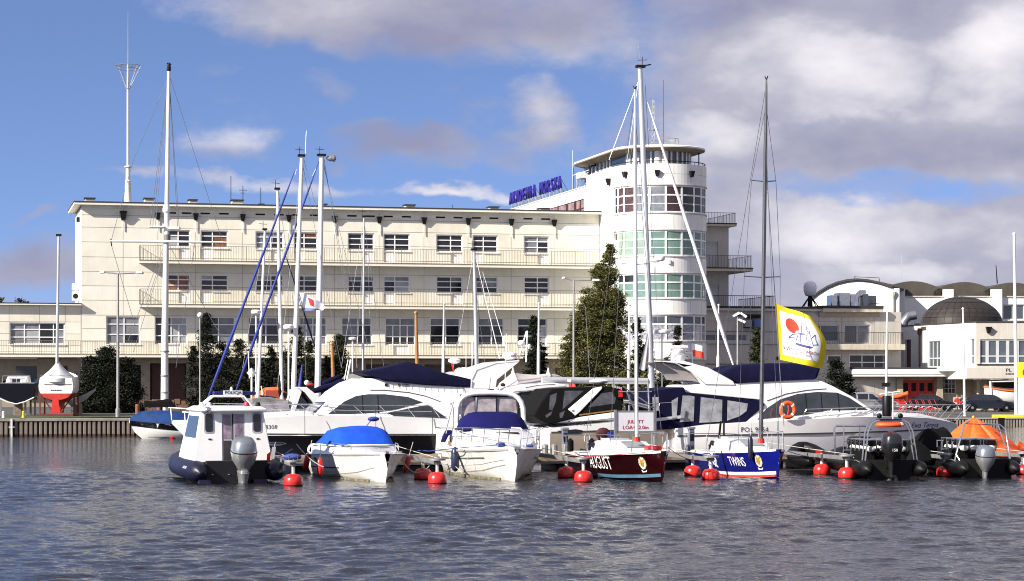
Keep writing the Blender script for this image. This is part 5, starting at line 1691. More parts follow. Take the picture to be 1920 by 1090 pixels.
# ================================================================== cars
def car(px, d, yaw, L, Hh, body, label, kind='saloon', Wd=1.75):
 x = (px - CX) / FPX * d
 r = thing('parked_car', label, 'car', (x, d, ground_z(x) + .005), R(yaw))
 h = Hh
 if kind == 'saloon':
  low = [(-.5, .32), (-.49, .62), (-.44, .86 * h / 1.43), (-.30, .93 * h / 1.43), (.22, .93 * h / 1.43), (.40, .80 * h / 1.43), (.48, .62), (.5, .40), (.48, .26), (-.47, .24)]
  cab = [(-.40, .90), (-.26, h - .06), (-.16, h), (.04, h - .02), (.12, h - .10), (.25, .92)]
  wins = [[(-.285, .965), (-.235, h - .13), (-.15, h - .09), (-.08, h - .09), (-.08, .965)], [(-.06, .965), (-.06, h - .09), (.03, h - .11), (.10, h - .18), (.19, .965)]]
 else:
  low = [(-.5, .35), (-.5, .7), (-.49, 1.0), (.20, .98), (.42, .92), (.49, .75), (.5, .42), (.47, .28), (-.47, .28)]
  cab = [(-.48, .98), (-.44, h - .05), (-.38, h), (.02, h), (.07, h - .05), (.20, .96)]
  wins = [[(-.44, 1.04), (-.41, h - .14), (-.27, h - .12), (-.27, 1.04)], [(-.24, 1.04), (-.24, h - .12), (-.06, h - .12), (-.06, 1.04)], [(-.04, 1.04), (-.04, h - .12), (.03, h - .15), (.14, 1.04)]]
 sc = lambda P: [(a * L, b) for a, b in P]
 wl1 = lambda x_, z_: Wd / 2 * (1 - .10 * abs(2 * x_ / L) ** 3) - .05 * abs(z_ - .62)
 wl2 = lambda x_, z_: Wd / 2 * .97 - .30 * max(0, z_ - .9)
 arch = 1
 b = part('body', MB(body).slab(sc(low), wl1), r, bevel=.05)
 c = part('cabin', MB(body).slab(sc(cab), wl2), r, bevel=.03)
 for sd in (-1, 1):
  for q in wins:
   part('side_window', MB(G_DARK).skinpanel(sc(q), wl2, sd, .006, .02), r)
 for (p0, p1) in ((cab[-1], cab[-2]), (cab[0], cab[1])):
  (x0, z0), (x1, z1) = (p0[0] * L, p0[1] + .06), (p1[0] * L, p1[1] - .03)
  sg = .012 if x0 > x1 else -.012
  w0, w1 = wl2(x0, z0) - .08, wl2(x1, z1) - .08
  part('windscreen', MB(G_DARK).hexa([(x0 + sg, -w0, z0), (x0 + sg, w0, z0), (x1 + sg, w1, z1), (x1 + sg, -w1, z1)], [(x0 + sg * 2, -w0, z0 + .01), (x0 + sg * 2, w0, z0 + .01), (x1 + sg * 2, w1, z1 + .01), (x1 + sg * 2, -w1, z1 + .01)]), r)
 for wx in (-.30 * L, .31 * L):
  for sd in (-1, 1):
   w_ = part('wheel', MB(RUBBER).lathe([(.20, -.11), (.31, -.11), (.33, -.06), (.33, .06), (.31, .11), (.20, .11)], 20), r)
   w_.matrix_local = Matrix.Translation((wx, sd * (Wd / 2 - .10), .33)) @ Matrix.Rotation(R(90), 4, 'X')
   part('wheel_rim', MB(HUBM).lathe([(.02, -.115), (.2, -.105), (.21, -.09), (.21, .09), (.2, .105), (.02, .115)], 16), w_)
   ar = part('wheel_arch', MB(RUBBER).lathe([(.37, -.02), (.385, .0), (.37, .02)], 20, cap=False), r)
   ar.matrix_local = Matrix.Translation((wx, sd * (Wd / 2 - .015), .36)) @ Matrix.Rotation(R(90), 4, 'X')
 for sd in (-1, 1):
  part('headlight', MB(M('lamp_glass', (.55, .56, .58), .1)).box(.445 * L, .487 * L, sd * Wd * .36 - .16, sd * Wd * .36 + .16, .60, .72), r, bevel=.02)
  part('door_mirror', MB(body).box(.13 * L, .17 * L, sd * (Wd / 2 + .03) - .07, sd * (Wd / 2 + .03) + .07, .92, 1.06), r, bevel=.03)
  part('tail_light', MB(REDP).box(-.497 * L, -.47 * L, sd * Wd * .36 - .14, sd * Wd * .36 + .14, .66, .84), r, bevel=.02)
 return r
car(1852, 181, -4, 4.5, 1.43, CARNAVY, 'dark blue parked saloon in front of the white lifeboat')
car(1745, 184, -6, 4.3, 1.40, CARBLACK, 'black parked saloon before the red garage doors')
car(1632, 176, -3, 4.4, 1.62, CARSILVER, 'silver parked estate car half hidden behind the white yacht', 'estate')
def open_boat(fr, L, B, hull, gun, label, name, cat, zoff=0, sheer=.5, gm=None):
 r = thing(name, label, cat, (fr.x, fr.y, fr.z), fr.yaw)
 secs = []
 for i in range(13):
  t = i / 12
  b = B / 2 * (math.sin(math.pi * (t * .86 + .07))) ** .55 if 0 < t < 1 else .03
  s_ = sheer + .35 * (2 * t - 1) ** 2
  x = (t - .5) * L
  secs.append([(x, -b, s_), (x * .99, -b * .93, s_ * .45), (x * .96, -b * .55, .06), (x * .94, 0, 0), (x * .96, b * .55, .06), (x * .99, b * .93, s_ * .45), (x, b, s_)])
 part('hull', MB(hull).loft(secs, cap0=True, cap1=True), r, smooth=50)
 g = MB(gun)
 for sd in (0, 6):
  g.tube([(q[sd][0], q[sd][1] * 1.01, q[sd][2] - .02) for q in secs], .075, 6)
 part('gunwale', g, r, smooth=50)
 part('canvas_cover', MB(gm or gun).loft([[(q[0][0], q[0][1] * .97, q[0][2] + .02), (q[0][0], q[0][1] * .4, q[0][2] + .16), (q[0][0], 0, q[0][2] + .2), (q[0][0], -q[0][1] * .4, q[0][2] + .16), (q[0][0], -q[0][1] * .97, q[0][2] + .02)] for q in secs]), r, smooth=50)
 return r, secs
d = 183.5
p = at(1900, 757, d)
lf = Fr(1900, d, 8, ground_z(p.x) + .45)
lb, _ = open_boat(lf, 5.0, 1.9, GEL2, ORANGED, 'white wooden lifeboat with orange gunwale on the quay under the lettered box', 'lifeboat', 'boat', sheer=1.25, gm=M('lifeboat_inside', (.10, .05, .03), .8))
part('keel_block', MB(TIMBER).box(-1.4, -1.1, -.5, .5, -.45, .02), lb); part('keel_block', MB(TIMBER).box(1.1, 1.4, -.5, .5, -.45, .02), lb)
fr_ = MB(WHITEP)
fr_.tube([(-2.6, -.6, -.43), (-2.1, -.6, .6), (-2.2, -.6, 2.05)], .10, 6); fr_.tube([(-2.2, -.6, 2.0), (.3, -.6, 2.05)], .06, 6); fr_.tube([(-3.0, -.6, -.4), (-2.2, -.6, .1)], .1, 6)
dv = thing('boat_davit', 'white bent davit frame at the bow of the lifeboat', 'davit', lf.loc, lf.yaw)
part('frame', fr_, dv)
d = 189
p = at(1668, 745, d)
f1 = Fr(1662, d, 10, ground_z(p.x) + .35)
bt, _ = open_boat(f1, 3.8, 1.5, REDP, ORANGED, 'red and orange open dinghy standing before the garage windows', 'red_dinghy', 'boat', sheer=.75)
part('trailer_frame', MB(BLACK).box(-1.4, 1.4, -.4, .4, -.34, -.05), bt)
pl = MB(WHITEP).tube([(-.9, -.9, 1.02), (.9, -.9, 1.28)], .07, 6)
solo('rolled_oar', pl, 'white pole lying across the red dinghy', 'oar', f1.loc, f1.yaw)
bx = thing('red_crate', 'bright red crate right of the white flagpole by the garages', 'crate', (at(1676, 750, 186).x, 186, ground_z(30)), R(4))
part('body', MB(REDP).box(-.75, .75, -.4, .4, 0, .85), bx, bevel=.05)
part('lid', MB(REDP).box(-.78, .78, -.43, .43, .852, .95), bx, bevel=.03)
def pylon():
 d = 153.0; x = (1928 - CX) / FPX * d; zg = ground_z(x); k = d / FPX
 def z(py): return CAMH + (HY - py) * k - zg
 r = thing('fuel_sign', 'yellow fuel sign with red shell emblem on a white pylon at the right edge', 'sign', (x, d, zg))
 part('pylon', MB(WHITEP).box(-18 * k, 18 * k, -.15, .15, 0, z(708.5)), r, bevel=.02)
 part('sign_box', MB(YELLOWP).box(-20 * k, 20 * k, -.18, .18, z(708), z(679.5)), r, bevel=.02)
 zc = z(695); R_ = 12 * k
 part('emblem', MB(REDP).wallpoly([(R_ * math.cos(R(a)), zc - .15 + R_ * 1.0 * math.sin(R(a))) for a in range(-20, 201, 20)] + [(-R_ * .35, zc - R_ * .75), (R_ * .35, zc - R_ * .75)], -.20, -.181), r)
 for a in (40, 65, 90, 115, 140):
  part('emblem_ray', MB(YELLOWP).wallpoly([(-.02, zc - R_ * .5), (.02, zc - R_ * .5), (.02 + .82 * R_ * math.cos(R(a)), zc - .15 + .82 * R_ * math.sin(R(a))), (-.02 + .82 * R_ * math.cos(R(a)), zc - .15 + .82 * R_ * math.sin(R(a)))], -.212, -.201), r)
pylon()
def seated_person(px, d, top, label, hair):
 x = (px - CX) / FPX * d; zg = ground_z(x)
 r = thing('person', label, 'person', (x, d, zg), R(8))
 s = .47
 V = [(0, 0, s + .03), (0, .02, s + .30), (0, 0, s + .52), (0, -.02, s + .60), (0, -.03, s + .68), (0, -.05, s + .80), (0, -.04, s + .88),
  (-.10, -.02, s), (-.12, -.42, s + .02), (-.13, -.44, .10), (-.13, -.55, .05), (.10, -.02, s), (.12, -.42, s + .02), (.13, -.46, .10), (.13, -.57, .05),
  (-.18, .0, s + .50), (-.24, -.05, s + .24), (-.16, -.28, s + .10), (.18, .0, s + .50), (.24, -.05, s + .24), (.16, -.28, s + .10)]
 E = [(0, 1), (1, 2), (2, 3), (3, 4), (4, 5), (5, 6), (0, 7), (7, 8), (8, 9), (9, 10), (0, 11), (11, 12), (12, 13), (13, 14), (2, 15), (15, 16), (16, 17), (2, 18), (18, 19), (19, 20)]
 rad = [.15, .145, .15, .07, .06, .105, .07, .10, .075, .05, .045, .10, .075, .05, .045, .07, .05, .038, .07, .05, .038]
 me = bpy.data.meshes.new('body'); me.from_pydata(V, E, []); me.update()
 for m_ in (SKIN, top, M('dark_trousers', (.03, .03, .045), .8)):
  me.materials.append(m_)
 o = link('body', me, r)
 bpy.context.view_layer.objects.active = o
 sk = o.modifiers.new('skin', 'SKIN'); sk.use_smooth_shade = True
 if not me.skin_vertices:
  bm = bmesh.new(); bm.from_mesh(me); bm.verts.layers.skin.verify(); bm.to_mesh(me); bm.free()
 sv = me.skin_vertices[0].data
 for i, q in enumerate(rad):
  sv[i].radius = (q, q * (.75 if i in (1, 2) else 1)); sv[i].use_root = (i == 0)
 su = o.modifiers.new('sub', 'SUBSURF'); su.levels = 2; su.render_levels = 2
 dg = bpy.context.evaluated_depsgraph_get()
 m2 = bpy.data.meshes.new_from_object(o.evaluated_get(dg))
 o.modifiers.clear(); o.data = m2
 m2.materials.clear()
 for m_ in (SKIN, top, M('dark_trousers', (.03, .03, .045), .8)):
  m2.materials.append(m_)
 for f in m2.polygons:
  c = f.center
  f.material_index = 0 if c.z > s + .60 or (c.y < -.22 and s + .03 < c.z < s + .16) else (1 if c.z > s + .08 and c.y > -.24 else 2)
  f.use_smooth = True
 part('hair', MB(hair).ball((0, -.025, s + .86), (.112, .12, .09), 12, 8), r, smooth=60)
 return r
seated_person(1794.5, 188, M('red_jacket', (.62, .035, .02), .8), 'person in a bright red jacket sitting behind the dark blue saloon', M('brown_hair', (.05, .03, .02), .7))
seated_person(1804, 188.3, M('grey_shirt', (.40, .39, .42), .8), 'person in a pale grey top sitting beside the one in red', M('dark_hair', (.02, .015, .012), .7))
bn = thing('bench', 'low wooden bench under the two seated people', 'bench', ((1799 - CX) / FPX * 188.3, 188.3, ground_z(40)), R(6))
part('seat', MB(TIMBER).box(-1.0, 1.0, -.2, .25, .36, .42), bn)
for q in (-.8, .8):
 part('leg', MB(TIMBER).box(q - .05, q + .05, -.18, .22, 0, .359), bn)
rk = thing('chair_rack', 'tangle of red metal tube frames stacked beside the black saloon', 'chair rack', (at(1712, 768, 165).x, 165, .6), R(10))
rng = random.Random(12)
for i in range(6):
 a = -1.3 + i * .5
 m_ = MB(M('red_tube', (.40, .04, .05), .4))
 m_.tube([(a, 0, 0), (a + .35, 0, .55), (a + .1, .1, 1.15), (a + .5, .1, 1.1), (a + .75, 0, .5), (a + .4, .2, 0)], .025, 5)
 part('chair_frame', m_, rk)
 part('chair_seat', MB(WHITEP).hexa([(a + .05, -.1, .60), (a + .55, -.1, .50), (a + .55, .3, .50), (a + .05, .3, .60)], [(a + .05, -.1, .63), (a + .55, -.1, .53), (a + .55, .3, .53), (a + .05, .3, .63)]), rk)
# ================================================================== pontoon, mooring booms and buoys
PF = Fr(960, 76.6, YAW)
PZ = 0.52
def pontoon():
 r = thing('pontoon', 'long low floating pontoon with timber deck behind the moored boats', 'pontoon', PF.loc, PF.yaw)
 u0, u1 = PF.u(530), PF.u(1905)
 mb = MB(GALV).box(u0, u1, -.05, 0, PZ - .28, PZ - .06); mb.box(u0, u1, 2.4, 2.45, PZ - .28, PZ - .06)
 part('edge_beam', mb, r)
 dk = MB(TIMBER)
 n = int((u1 - u0) / .145)
 rng = random.Random(1)
 for i in range(n):
  a = u0 + i * .145
  dk.box(a, a + .13, -.07 + rng.uniform(-.01, .01), 2.47, PZ - .055, PZ + rng.uniform(-.006, .006))
 part('deck_boards', dk, r, kind='stuff')
 k = 0
 u = u0 + .3
 while u < u1 - 2.4:
  part('float', MB(RUBBER).box(u, u + 2.2, .08, 2.3, -.45, PZ - .285), r, bevel=.06)
  u += 3.1
 fb = MB(TIMBER).box(u0, u1, -.10, -.052, PZ - .2, PZ - .02)
 part('rubbing_strake', fb, r)
 for px in (1023, 1040, 1060, 1290, 1505):
  x = PF.u(px, .2)
  part('cleat_post', MB(GALV).lathe([(.12, 0), (.12, .34), (.09, .38)], 10, (x, .25, PZ)), r)
pontoon()
def buoy(px, wl, label, group='red mooring buoys under the booms', r_=.285):
 d = CAMH * FPX / (wl - HY)
 x = (px - CX) / FPX * d
 b = thing('mooring_buoy', label, 'buoy', (x, d, -.10), 0, group)
 part('float', MB(REDB).lathe([(.05, -.02), (.20, 0), (.272, .10), (r_, .22), (.27, .33), (.20, .42), (.08, .455), (.06, .46)], 20), b, smooth=60)
 part('weed_band', MB(M('weed_green', (.03, .028, .012), .8, var=.4, scale=12)).lathe([(.205, 0), (.282, .105), (.289, .135), (.27, .14)], 20, cap=False), b)
 part('post', MB(M('white_galvanised', (.62, .62, .60), .45, var=.15)).lathe([(.05, .455), (.05, .80)], 8), b)
 return b, x, d
BU = [(550, 911, 'red mooring buoy between the police boat and the blue covered bowrider'), (820, 907, 'red mooring buoy at the left side of the cabin cruiser, nearer of two'), (1094, 904, 'red mooring buoy off the stern quarter of the maroon sloop, nearer of two'),
 (1333, 900, 'red mooring buoy beside the blue sloop, nearer of two'), (1588, 897, 'red mooring buoy before the black inflatable with seats, nearer of two'), (1772, 894, 'red mooring buoy left of the silver outboard'), (1921, 891, 'red mooring buoy cut by the right edge of the picture')]
BA = 12.0
for i, (px, wl, lab) in enumerate(BU):
 b, x, d = buoy(px, wl, lab)
 e = Vector((math.sin(R(BA)), -math.cos(R(BA)), 0))
 yp = PF.y + (x - PF.x) * math.tan(PF.yaw)
 Lb = (yp - d) / math.cos(R(BA)) + .35
 bm = thing('mooring_boom', ['grey mooring boom right of the police boat with a blue rope bundle', 'grey mooring boom between the bowrider and the cabin cruiser', 'grey mooring boom between the cabin cruiser and the maroon sloop', 'grey mooring boom between the maroon sloop and the blue sloop',
        'grey mooring boom between the blue sloop and the black inflatable', 'grey mooring boom left of the inflatable with the silver outboard', 'grey mooring boom at the right edge of the picture'][i], 'boom', (x, d, 0), R(BA), 'mooring booms along the pontoon')
 part('beam', MB(GALV).box(-.07, .07, -.1, Lb, .58, .70), bm)
 part('brace', MB(GALV).box(-.45, .45, Lb - .12, Lb - .02, .57, .69), bm)
 part('end_plate', MB(GALV).lathe([(.26, .703), (.26, .76), (.20, .765)], 14), bm)
 part('mooring_ring', MB(STEEL).tube([(-.13, 0, .765), (-.13, 0, .9), (.13, 0, .9), (.13, 0, .765)], .015, 5), bm)
 part('wire', MB(ROPE).tube([(0, -.05, .77), (0, Lb * .5, .85), (0, Lb, .95)], .012, 4), bm)
 if i == 0:
  part('rope_bundle', MB(ROPEB).ball((0, .25, .84), (.28, .3, .11), 10, 6), bm)
for (px, wl, lab) in ((793, 899, 'red mooring buoy at the left side of the cabin cruiser, farther of two'), (1062, 896, 'red mooring buoy off the stern quarter of the maroon sloop, farther of two'), (1299, 893, 'red mooring buoy beside the blue sloop, farther of two'), (1541, 890, 'red mooring buoy before the black inflatable with seats, farther of two')):
 buoy(px, wl, lab)
for (px, wl, lab) in ((325, 823, 'small round red buoy beyond the stem of the blue covered boat'), (352, 834, 'small round red buoy behind the police boat cabin')):
 d = CAMH * FPX / (wl - HY)
 b = thing('round_buoy', lab, 'buoy', ((px - CX) / FPX * d, d, -.06))
 part('float', MB(REDB).ball((0, 0, .22), .26, 14, 10), b, smooth=60)
 part('ring', MB(RUBBER).tube([(-.06, 0, .47), (-.06, 0, .56), (.06, 0, .56), (.06, 0, .47)], .02, 5), b)
def berth_sign():
 f = Fr(1190, 77.6, YAW)
 r = thing('berth_sign', 'white berth board reading JULIETT LOA<12.0m on grey posts behind the maroon sloop', 'sign', (f.x, f.y, PZ), f.yaw)
 x0, z1 = f.uz(1157, 773); x1, z0 = f.uz(1225, 808)
 z0 -= PZ; z1 -= PZ
 part('board', MB(M('sign_white', (.68, .67, .74), .5, var=.04)).box(x0, x1, -.02, .02, z0, z1), r)
 part('frame', MB(GALV).box(x0 - .02, x1 + .02, -.03, .03, z0 - .07, z0 - .001).box(x0 - .02, x1 + .02, -.03, .03, z1 + .001, z1 + .05), r)
 for x in (x0 - .06, x1 + .06):
  part('post', MB(GALV).box(x - .045, x + .045, -.045, .045, 0, z1 + .08), r)
 c = (x0 + x1) / 2
 put_text('lettering', 'J', .20, REDP, r, (c, -.026, z1 - .11), (1, 0, 0), (0, 0, 1), extrude=.004)
 put_text('lettering', 'JULIETT', .165, REDP, r, (c, -.026, z0 + .32), (1, 0, 0), (0, 0, 1), extrude=.004, width=1.05)
 put_text('lettering', 'LOA<12.0m', .185, REDP, r, (c, -.026, z0 + .12), (1, 0, 0), (0, 0, 1), extrude=.004, width=1.02)
berth_sign()
# ================================================================== boat building helpers
def hull(parent, st, m_top, m_low=None, z_split=None, deck=None, name='hull', crown=.06, transom=True, smooth=50):
 """st: list of stations stern->bow: (x, keel z, chine half beam, chine z, rail half beam, rail z, mid bulge). Returns w(x, z): the half beam."""
 secs = []
 mats = [m_low or m_top, m_top]
 for (x, kz, cb, cz, rb, rz, bulge) in st:
  pts = []
  mid1 = (cb + (rb - cb) * .35 + bulge, cz + (rz - cz) * .35); mid2 = (cb + (rb - cb) * .7 + bulge * .7, cz + (rz - cz) * .7)
  row = [(0, kz), (cb * .55, kz + (cz - kz) * .5), (cb, cz), mid1, mid2, (rb, rz)]
  secs.append((x, row))
 mb = MB(m_top)
 def ring(x, row):
  return [(x, -b, z) for b, z in row[::-1]] + [(x, b, z) for b, z in row[1:]]
 R_ = [ring(x, row) for x, row in secs]
 if m_low:
  n = len(R_[0]); mid = n // 2
  mb.use(m_low)
  mb.loft([q[3:n - 3] for q in R_])
  mb.use(m_top)
  mb.loft([q[:4] for q in R_]); mb.loft([q[n - 4:] for q in R_])
 else:
  mb.loft(R_)
 if transom:
  mb.add(R_[0], [tuple(range(len(R_[0])))])
 h = part(name, mb, parent, smooth=smooth)
 dk = MB(deck or m_top)
 dk.loft([[(x, -row[-1][0] * .985, row[-1][1] - .012), (x, -row[-1][0] * .5, row[-1][1] + crown * .75 * min(1, row[-1][0])), (x, 0, row[-1][1] + crown * min(1, row[-1][0])), (x, row[-1][0] * .5, row[-1][1] + crown * .75 * min(1, row[-1][0])), (x, row[-1][0] * .985, row[-1][1] - .012)] for x, row in secs])
 part('deck', dk, parent, smooth=40)
 xs = [q[0] for q in secs]
 def w(x, z):
  x = min(max(x, xs[0]), xs[-1])
  i = 0
  while i < len(xs) - 2 and x > xs[i + 1]:
   i += 1
  t = (x - xs[i]) / max(1e-6, xs[i + 1] - xs[i])
  row = [(a[0] + (b[0] - a[0]) * t, a[1] + (b[1] - a[1]) * t) for a, b in zip(secs[i][1], secs[i + 1][1])]
  row = row[2:]
  if z <= row[0][1]:
   return row[0][0]
  for a, b in zip(row, row[1:]):
   if z <= b[1]:
    return a[0] + (b[0] - a[0]) * (z - a[1]) / max(1e-6, b[1] - a[1])
  return row[-1][0]
 def railpts(off=0, inset=0):
  return [[(x, s * (row[-1][0] - inset), row[-1][1] + off) for x, row in secs] for s in (-1, 1)]
 return w, railpts
def strip(parent, w, pts, side, m, name='stripe', h=.03, off=.012):
 """a narrow band along the hull side through (x, z) points"""
 mb = MB(m)
 n = len(pts)
 fine = []
 for (a, b) in zip(pts, pts[1:]):
  for k in range(6):
   t = k / 6
   fine.append((a[0] + (b[0] - a[0]) * t, a[1] + (b[1] - a[1]) * t))
 fine.append(pts[-1])
 secs = [[(x, side * (w(x, z - h / 2) + off), z - h / 2), (x, side * (w(x, z + h / 2) + off), z + h / 2), (x, side * (w(x, z + h / 2) - .03), z + h / 2), (x, side * (w(x, z - h / 2) - .03), z - h / 2)] for x, z in fine]
 mb.loft(secs, closed=True, cap0=True, cap1=True)
 return part(name, mb, parent)
def hull_text(parent, txt, size, mat, w, side, x, z, xdir=1, width=1.0, off=.014, slant=0.0, name='name_lettering', bold=0.0):
 me = text_mesh(txt, size, mat, 0.0, 'CENTER', width)
 bm = bmesh.new(); bm.from_mesh(me)
 if bold:
  pass
 for v in bm.verts:
  X = x + xdir * v.co.x + slant * v.co.y * xdir; Z = z + v.co.y
  v.co = (X, side * (w(X, Z) + off), Z)
 bm.to_mesh(me); bm.free()
 return link(name, me, parent)
def rail(parent, pts, h, m=STEEL, r=.014, mid=True, lean=0.0, name='guard_rail', every=1):
 mb = MB(m)
 top = [(p[0], p[1], p[2] + h) for p in pts]
 mb.tube(top, r, 5)
 if mid:
  mb.tube([(p[0], p[1], p[2] + h * .5) for p in pts], r * .6, 4)
 for i in range(0, len(pts), every):
  mb.tube([(pts[i][0] - lean, pts[i][1], pts[i][2]), top[i]], r * .85, 4)
 return part(name, mb, parent)
def fender(x, y, z, m, label, r=.10, h=.5, name='fender', lean=0):
 f = thing(name, label, 'fender', (x, y, z))
 part('body', MB(m).lathe([(.02, -h * .56), (r * .6, -h * .5), (r, -h * .36), (r * 1.02, 0), (r, h * .36), (r * .6, h * .5), (.02, h * .56)], 12), f, smooth=60)
 part('rope', MB(ROPE).tube([(0, 0, h * .55), (.02, .03, h * .55 + .45)], .012, 4), f)
 f.rotation_euler = (0, R(lean), 0)
 return f
def outboard(parent, x, y, z, s=1.0, cap=SILVERD, body=SILVER, tilt=0.0, leg=None, band=None, lw=1.0):
 """outboard motor; local x points aft. z: height of the cowling top above the water."""
 root = link('outboard_motor', None, parent, (x, y, z))
 root.rotation_euler = (0, R(tilt), 0)
 def ell(a, b, zz, cx=0, n=16, sq=.7):
  o = []
  for k in range(n):
   q = 2 * math.pi * k / n
   c, s_ = math.cos(q), math.sin(q)
   o.append((cx - a * math.copysign(abs(c) ** sq, c), b * math.copysign(abs(s_) ** sq, s_), zz))
  return o
 S = lambda L: [[(p[0] * s, p[1] * s, p[2] * s) for p in q] for q in L]
 part('cowling_cap', MB(cap).loft(S([ell(.18, .12, 0), ell(.30, .22, -.035), ell(.36, .28, -.12), ell(.38, .31, -.30)]), closed=True, cap0=True), root, smooth=50)
 part('cowling', MB(body).loft(S([ell(.385, .315, -.302), ell(.385, .32, -.42), ell(.34, .27, -.60), ell(.26, .18, -.74), ell(.20, .11, -.86)]), closed=True, cap0=True, cap1=True), root, smooth=50)
 if band:
  part('cowling_band', MB(band).loft(S([ell(.392, .326, -.335), ell(.392, .326, -.36)]), closed=True), root, smooth=50)
 lg = leg or body
 part('leg', MB(lg).loft(S([ell(.17 * lw, .085 * lw, -.861), ell(.13 * lw, .06 * lw, -1.15), ell(.14 * lw, .05 * lw, -1.42)]), closed=True, cap0=True, cap1=True), root, smooth=50)
 part('cavitation_plate', MB(lg).loft(S([ell(.30, .13, -1.30, -.08), ell(.30, .13, -1.325, -.08)]), closed=True, cap0=True, cap1=True), root, smooth=None)
 part('gearcase', MB(lg).tube([(.26 * s, 0, -1.5 * s), (.12 * s, 0, -1.5 * s), (-.2 * s, 0, -1.5 * s)], [.02 * s, .085 * s, .06 * s], 10), root, smooth=50)
 part('skeg', MB(lg).hexa([(-.1 * s, -.01, -1.78 * s), (.08 * s, -.01, -1.78 * s), (.08 * s, .01, -1.78 * s), (-.1 * s, .01, -1.78 * s)], [(-.14 * s, -.015, -1.55 * s), (.2 * s, -.015, -1.55 * s), (.2 * s, .015, -1.55 * s), (-.14 * s, .015, -1.55 * s)]), root)
 pr = MB(STEEL)
 for k in range(3):
  a = R(120 * k + 20)
  c, q = math.cos(a), math.sin(a)
  pts = [(.0, .03), (.07, .10), (.09, .17), (.0, .2), (-.07, .14), (-.04, .05)]
  vs = [((-.24 + .10 * (i - 2.5) / 6) * s, (t * q + rr * c) * s, (-1.5 + rr * q - t * c) * s) for i, (t, rr) in enumerate(pts)]
  vs2 = [(vx - .015, vy, vz) for vx, vy, vz in vs]
  n = len(vs)
  pr.add(vs + vs2, [tuple(range(n)), tuple(range(n, 2 * n))[::-1]] + [(i, (i + 1) % n, (i + 1) % n + n, i + n) for i in range(n)])
 part('propeller', pr, root)
 part('bracket', MB(BLACK).box(.14 * s, .36 * s, -.13 * s, .13 * s, -1.12 * s, -.70 * s), root)
 return root
def local_frame(px, wl=None, d=None, yaw=0, z=0):
 if d is None:
  d = CAMH * FPX / (wl - HY)
 return Fr(px, d, yaw, z)
# ================================================================== the two big flybridge yachts
RY = Fr(1225, 85.6, YAW)
NV = -1.7
def rpoly(pts, v=NV): return RY.poly(pts, v)
XT = RY.uz(1631, 769, NV)[0]
LY = Fr(616 + 44.6 * XT + 1, 92.6, YAW + 180)
def lpoly(pts, v=1.7): return LY.poly(pts, v)
def yacht_hull(r, L, m_top, m_low, x0=.35):
 st = [(x0, -.4, 1.60, .15, 1.72, 1.30, .05), (.12 * L, -.45, 1.70, .15, 1.86, 1.42, .06), (.35 * L, -.5, 1.75, .2, 1.95, 1.58, .06), (.58 * L, -.5, 1.55, .3, 1.86, 1.72, .03), (.75 * L, -.45, 1.10, .45, 1.52, 1.72, -.02),
  (.87 * L, -.3, .62, .65, 1.02, 1.64, -.05), (.95 * L, 0, .26, .85, .50, 1.50, -.05), (.985 * L, .45, .08, 1.0, .22, 1.42, -.03), (L, .95, .02, 1.15, .05, 1.36, 0)]
 w, rp = hull(r, st, m_top, m_low, deck=GEL, crown=.18)
 return w, rp, st
def cabin_w(z0=1.5, w0=1.62, w1=1.22, z1=3.3):
 return lambda x, z: w0 + (w1 - w0) * max(0, min(1.2, (z - z0) / (z1 - z0)))
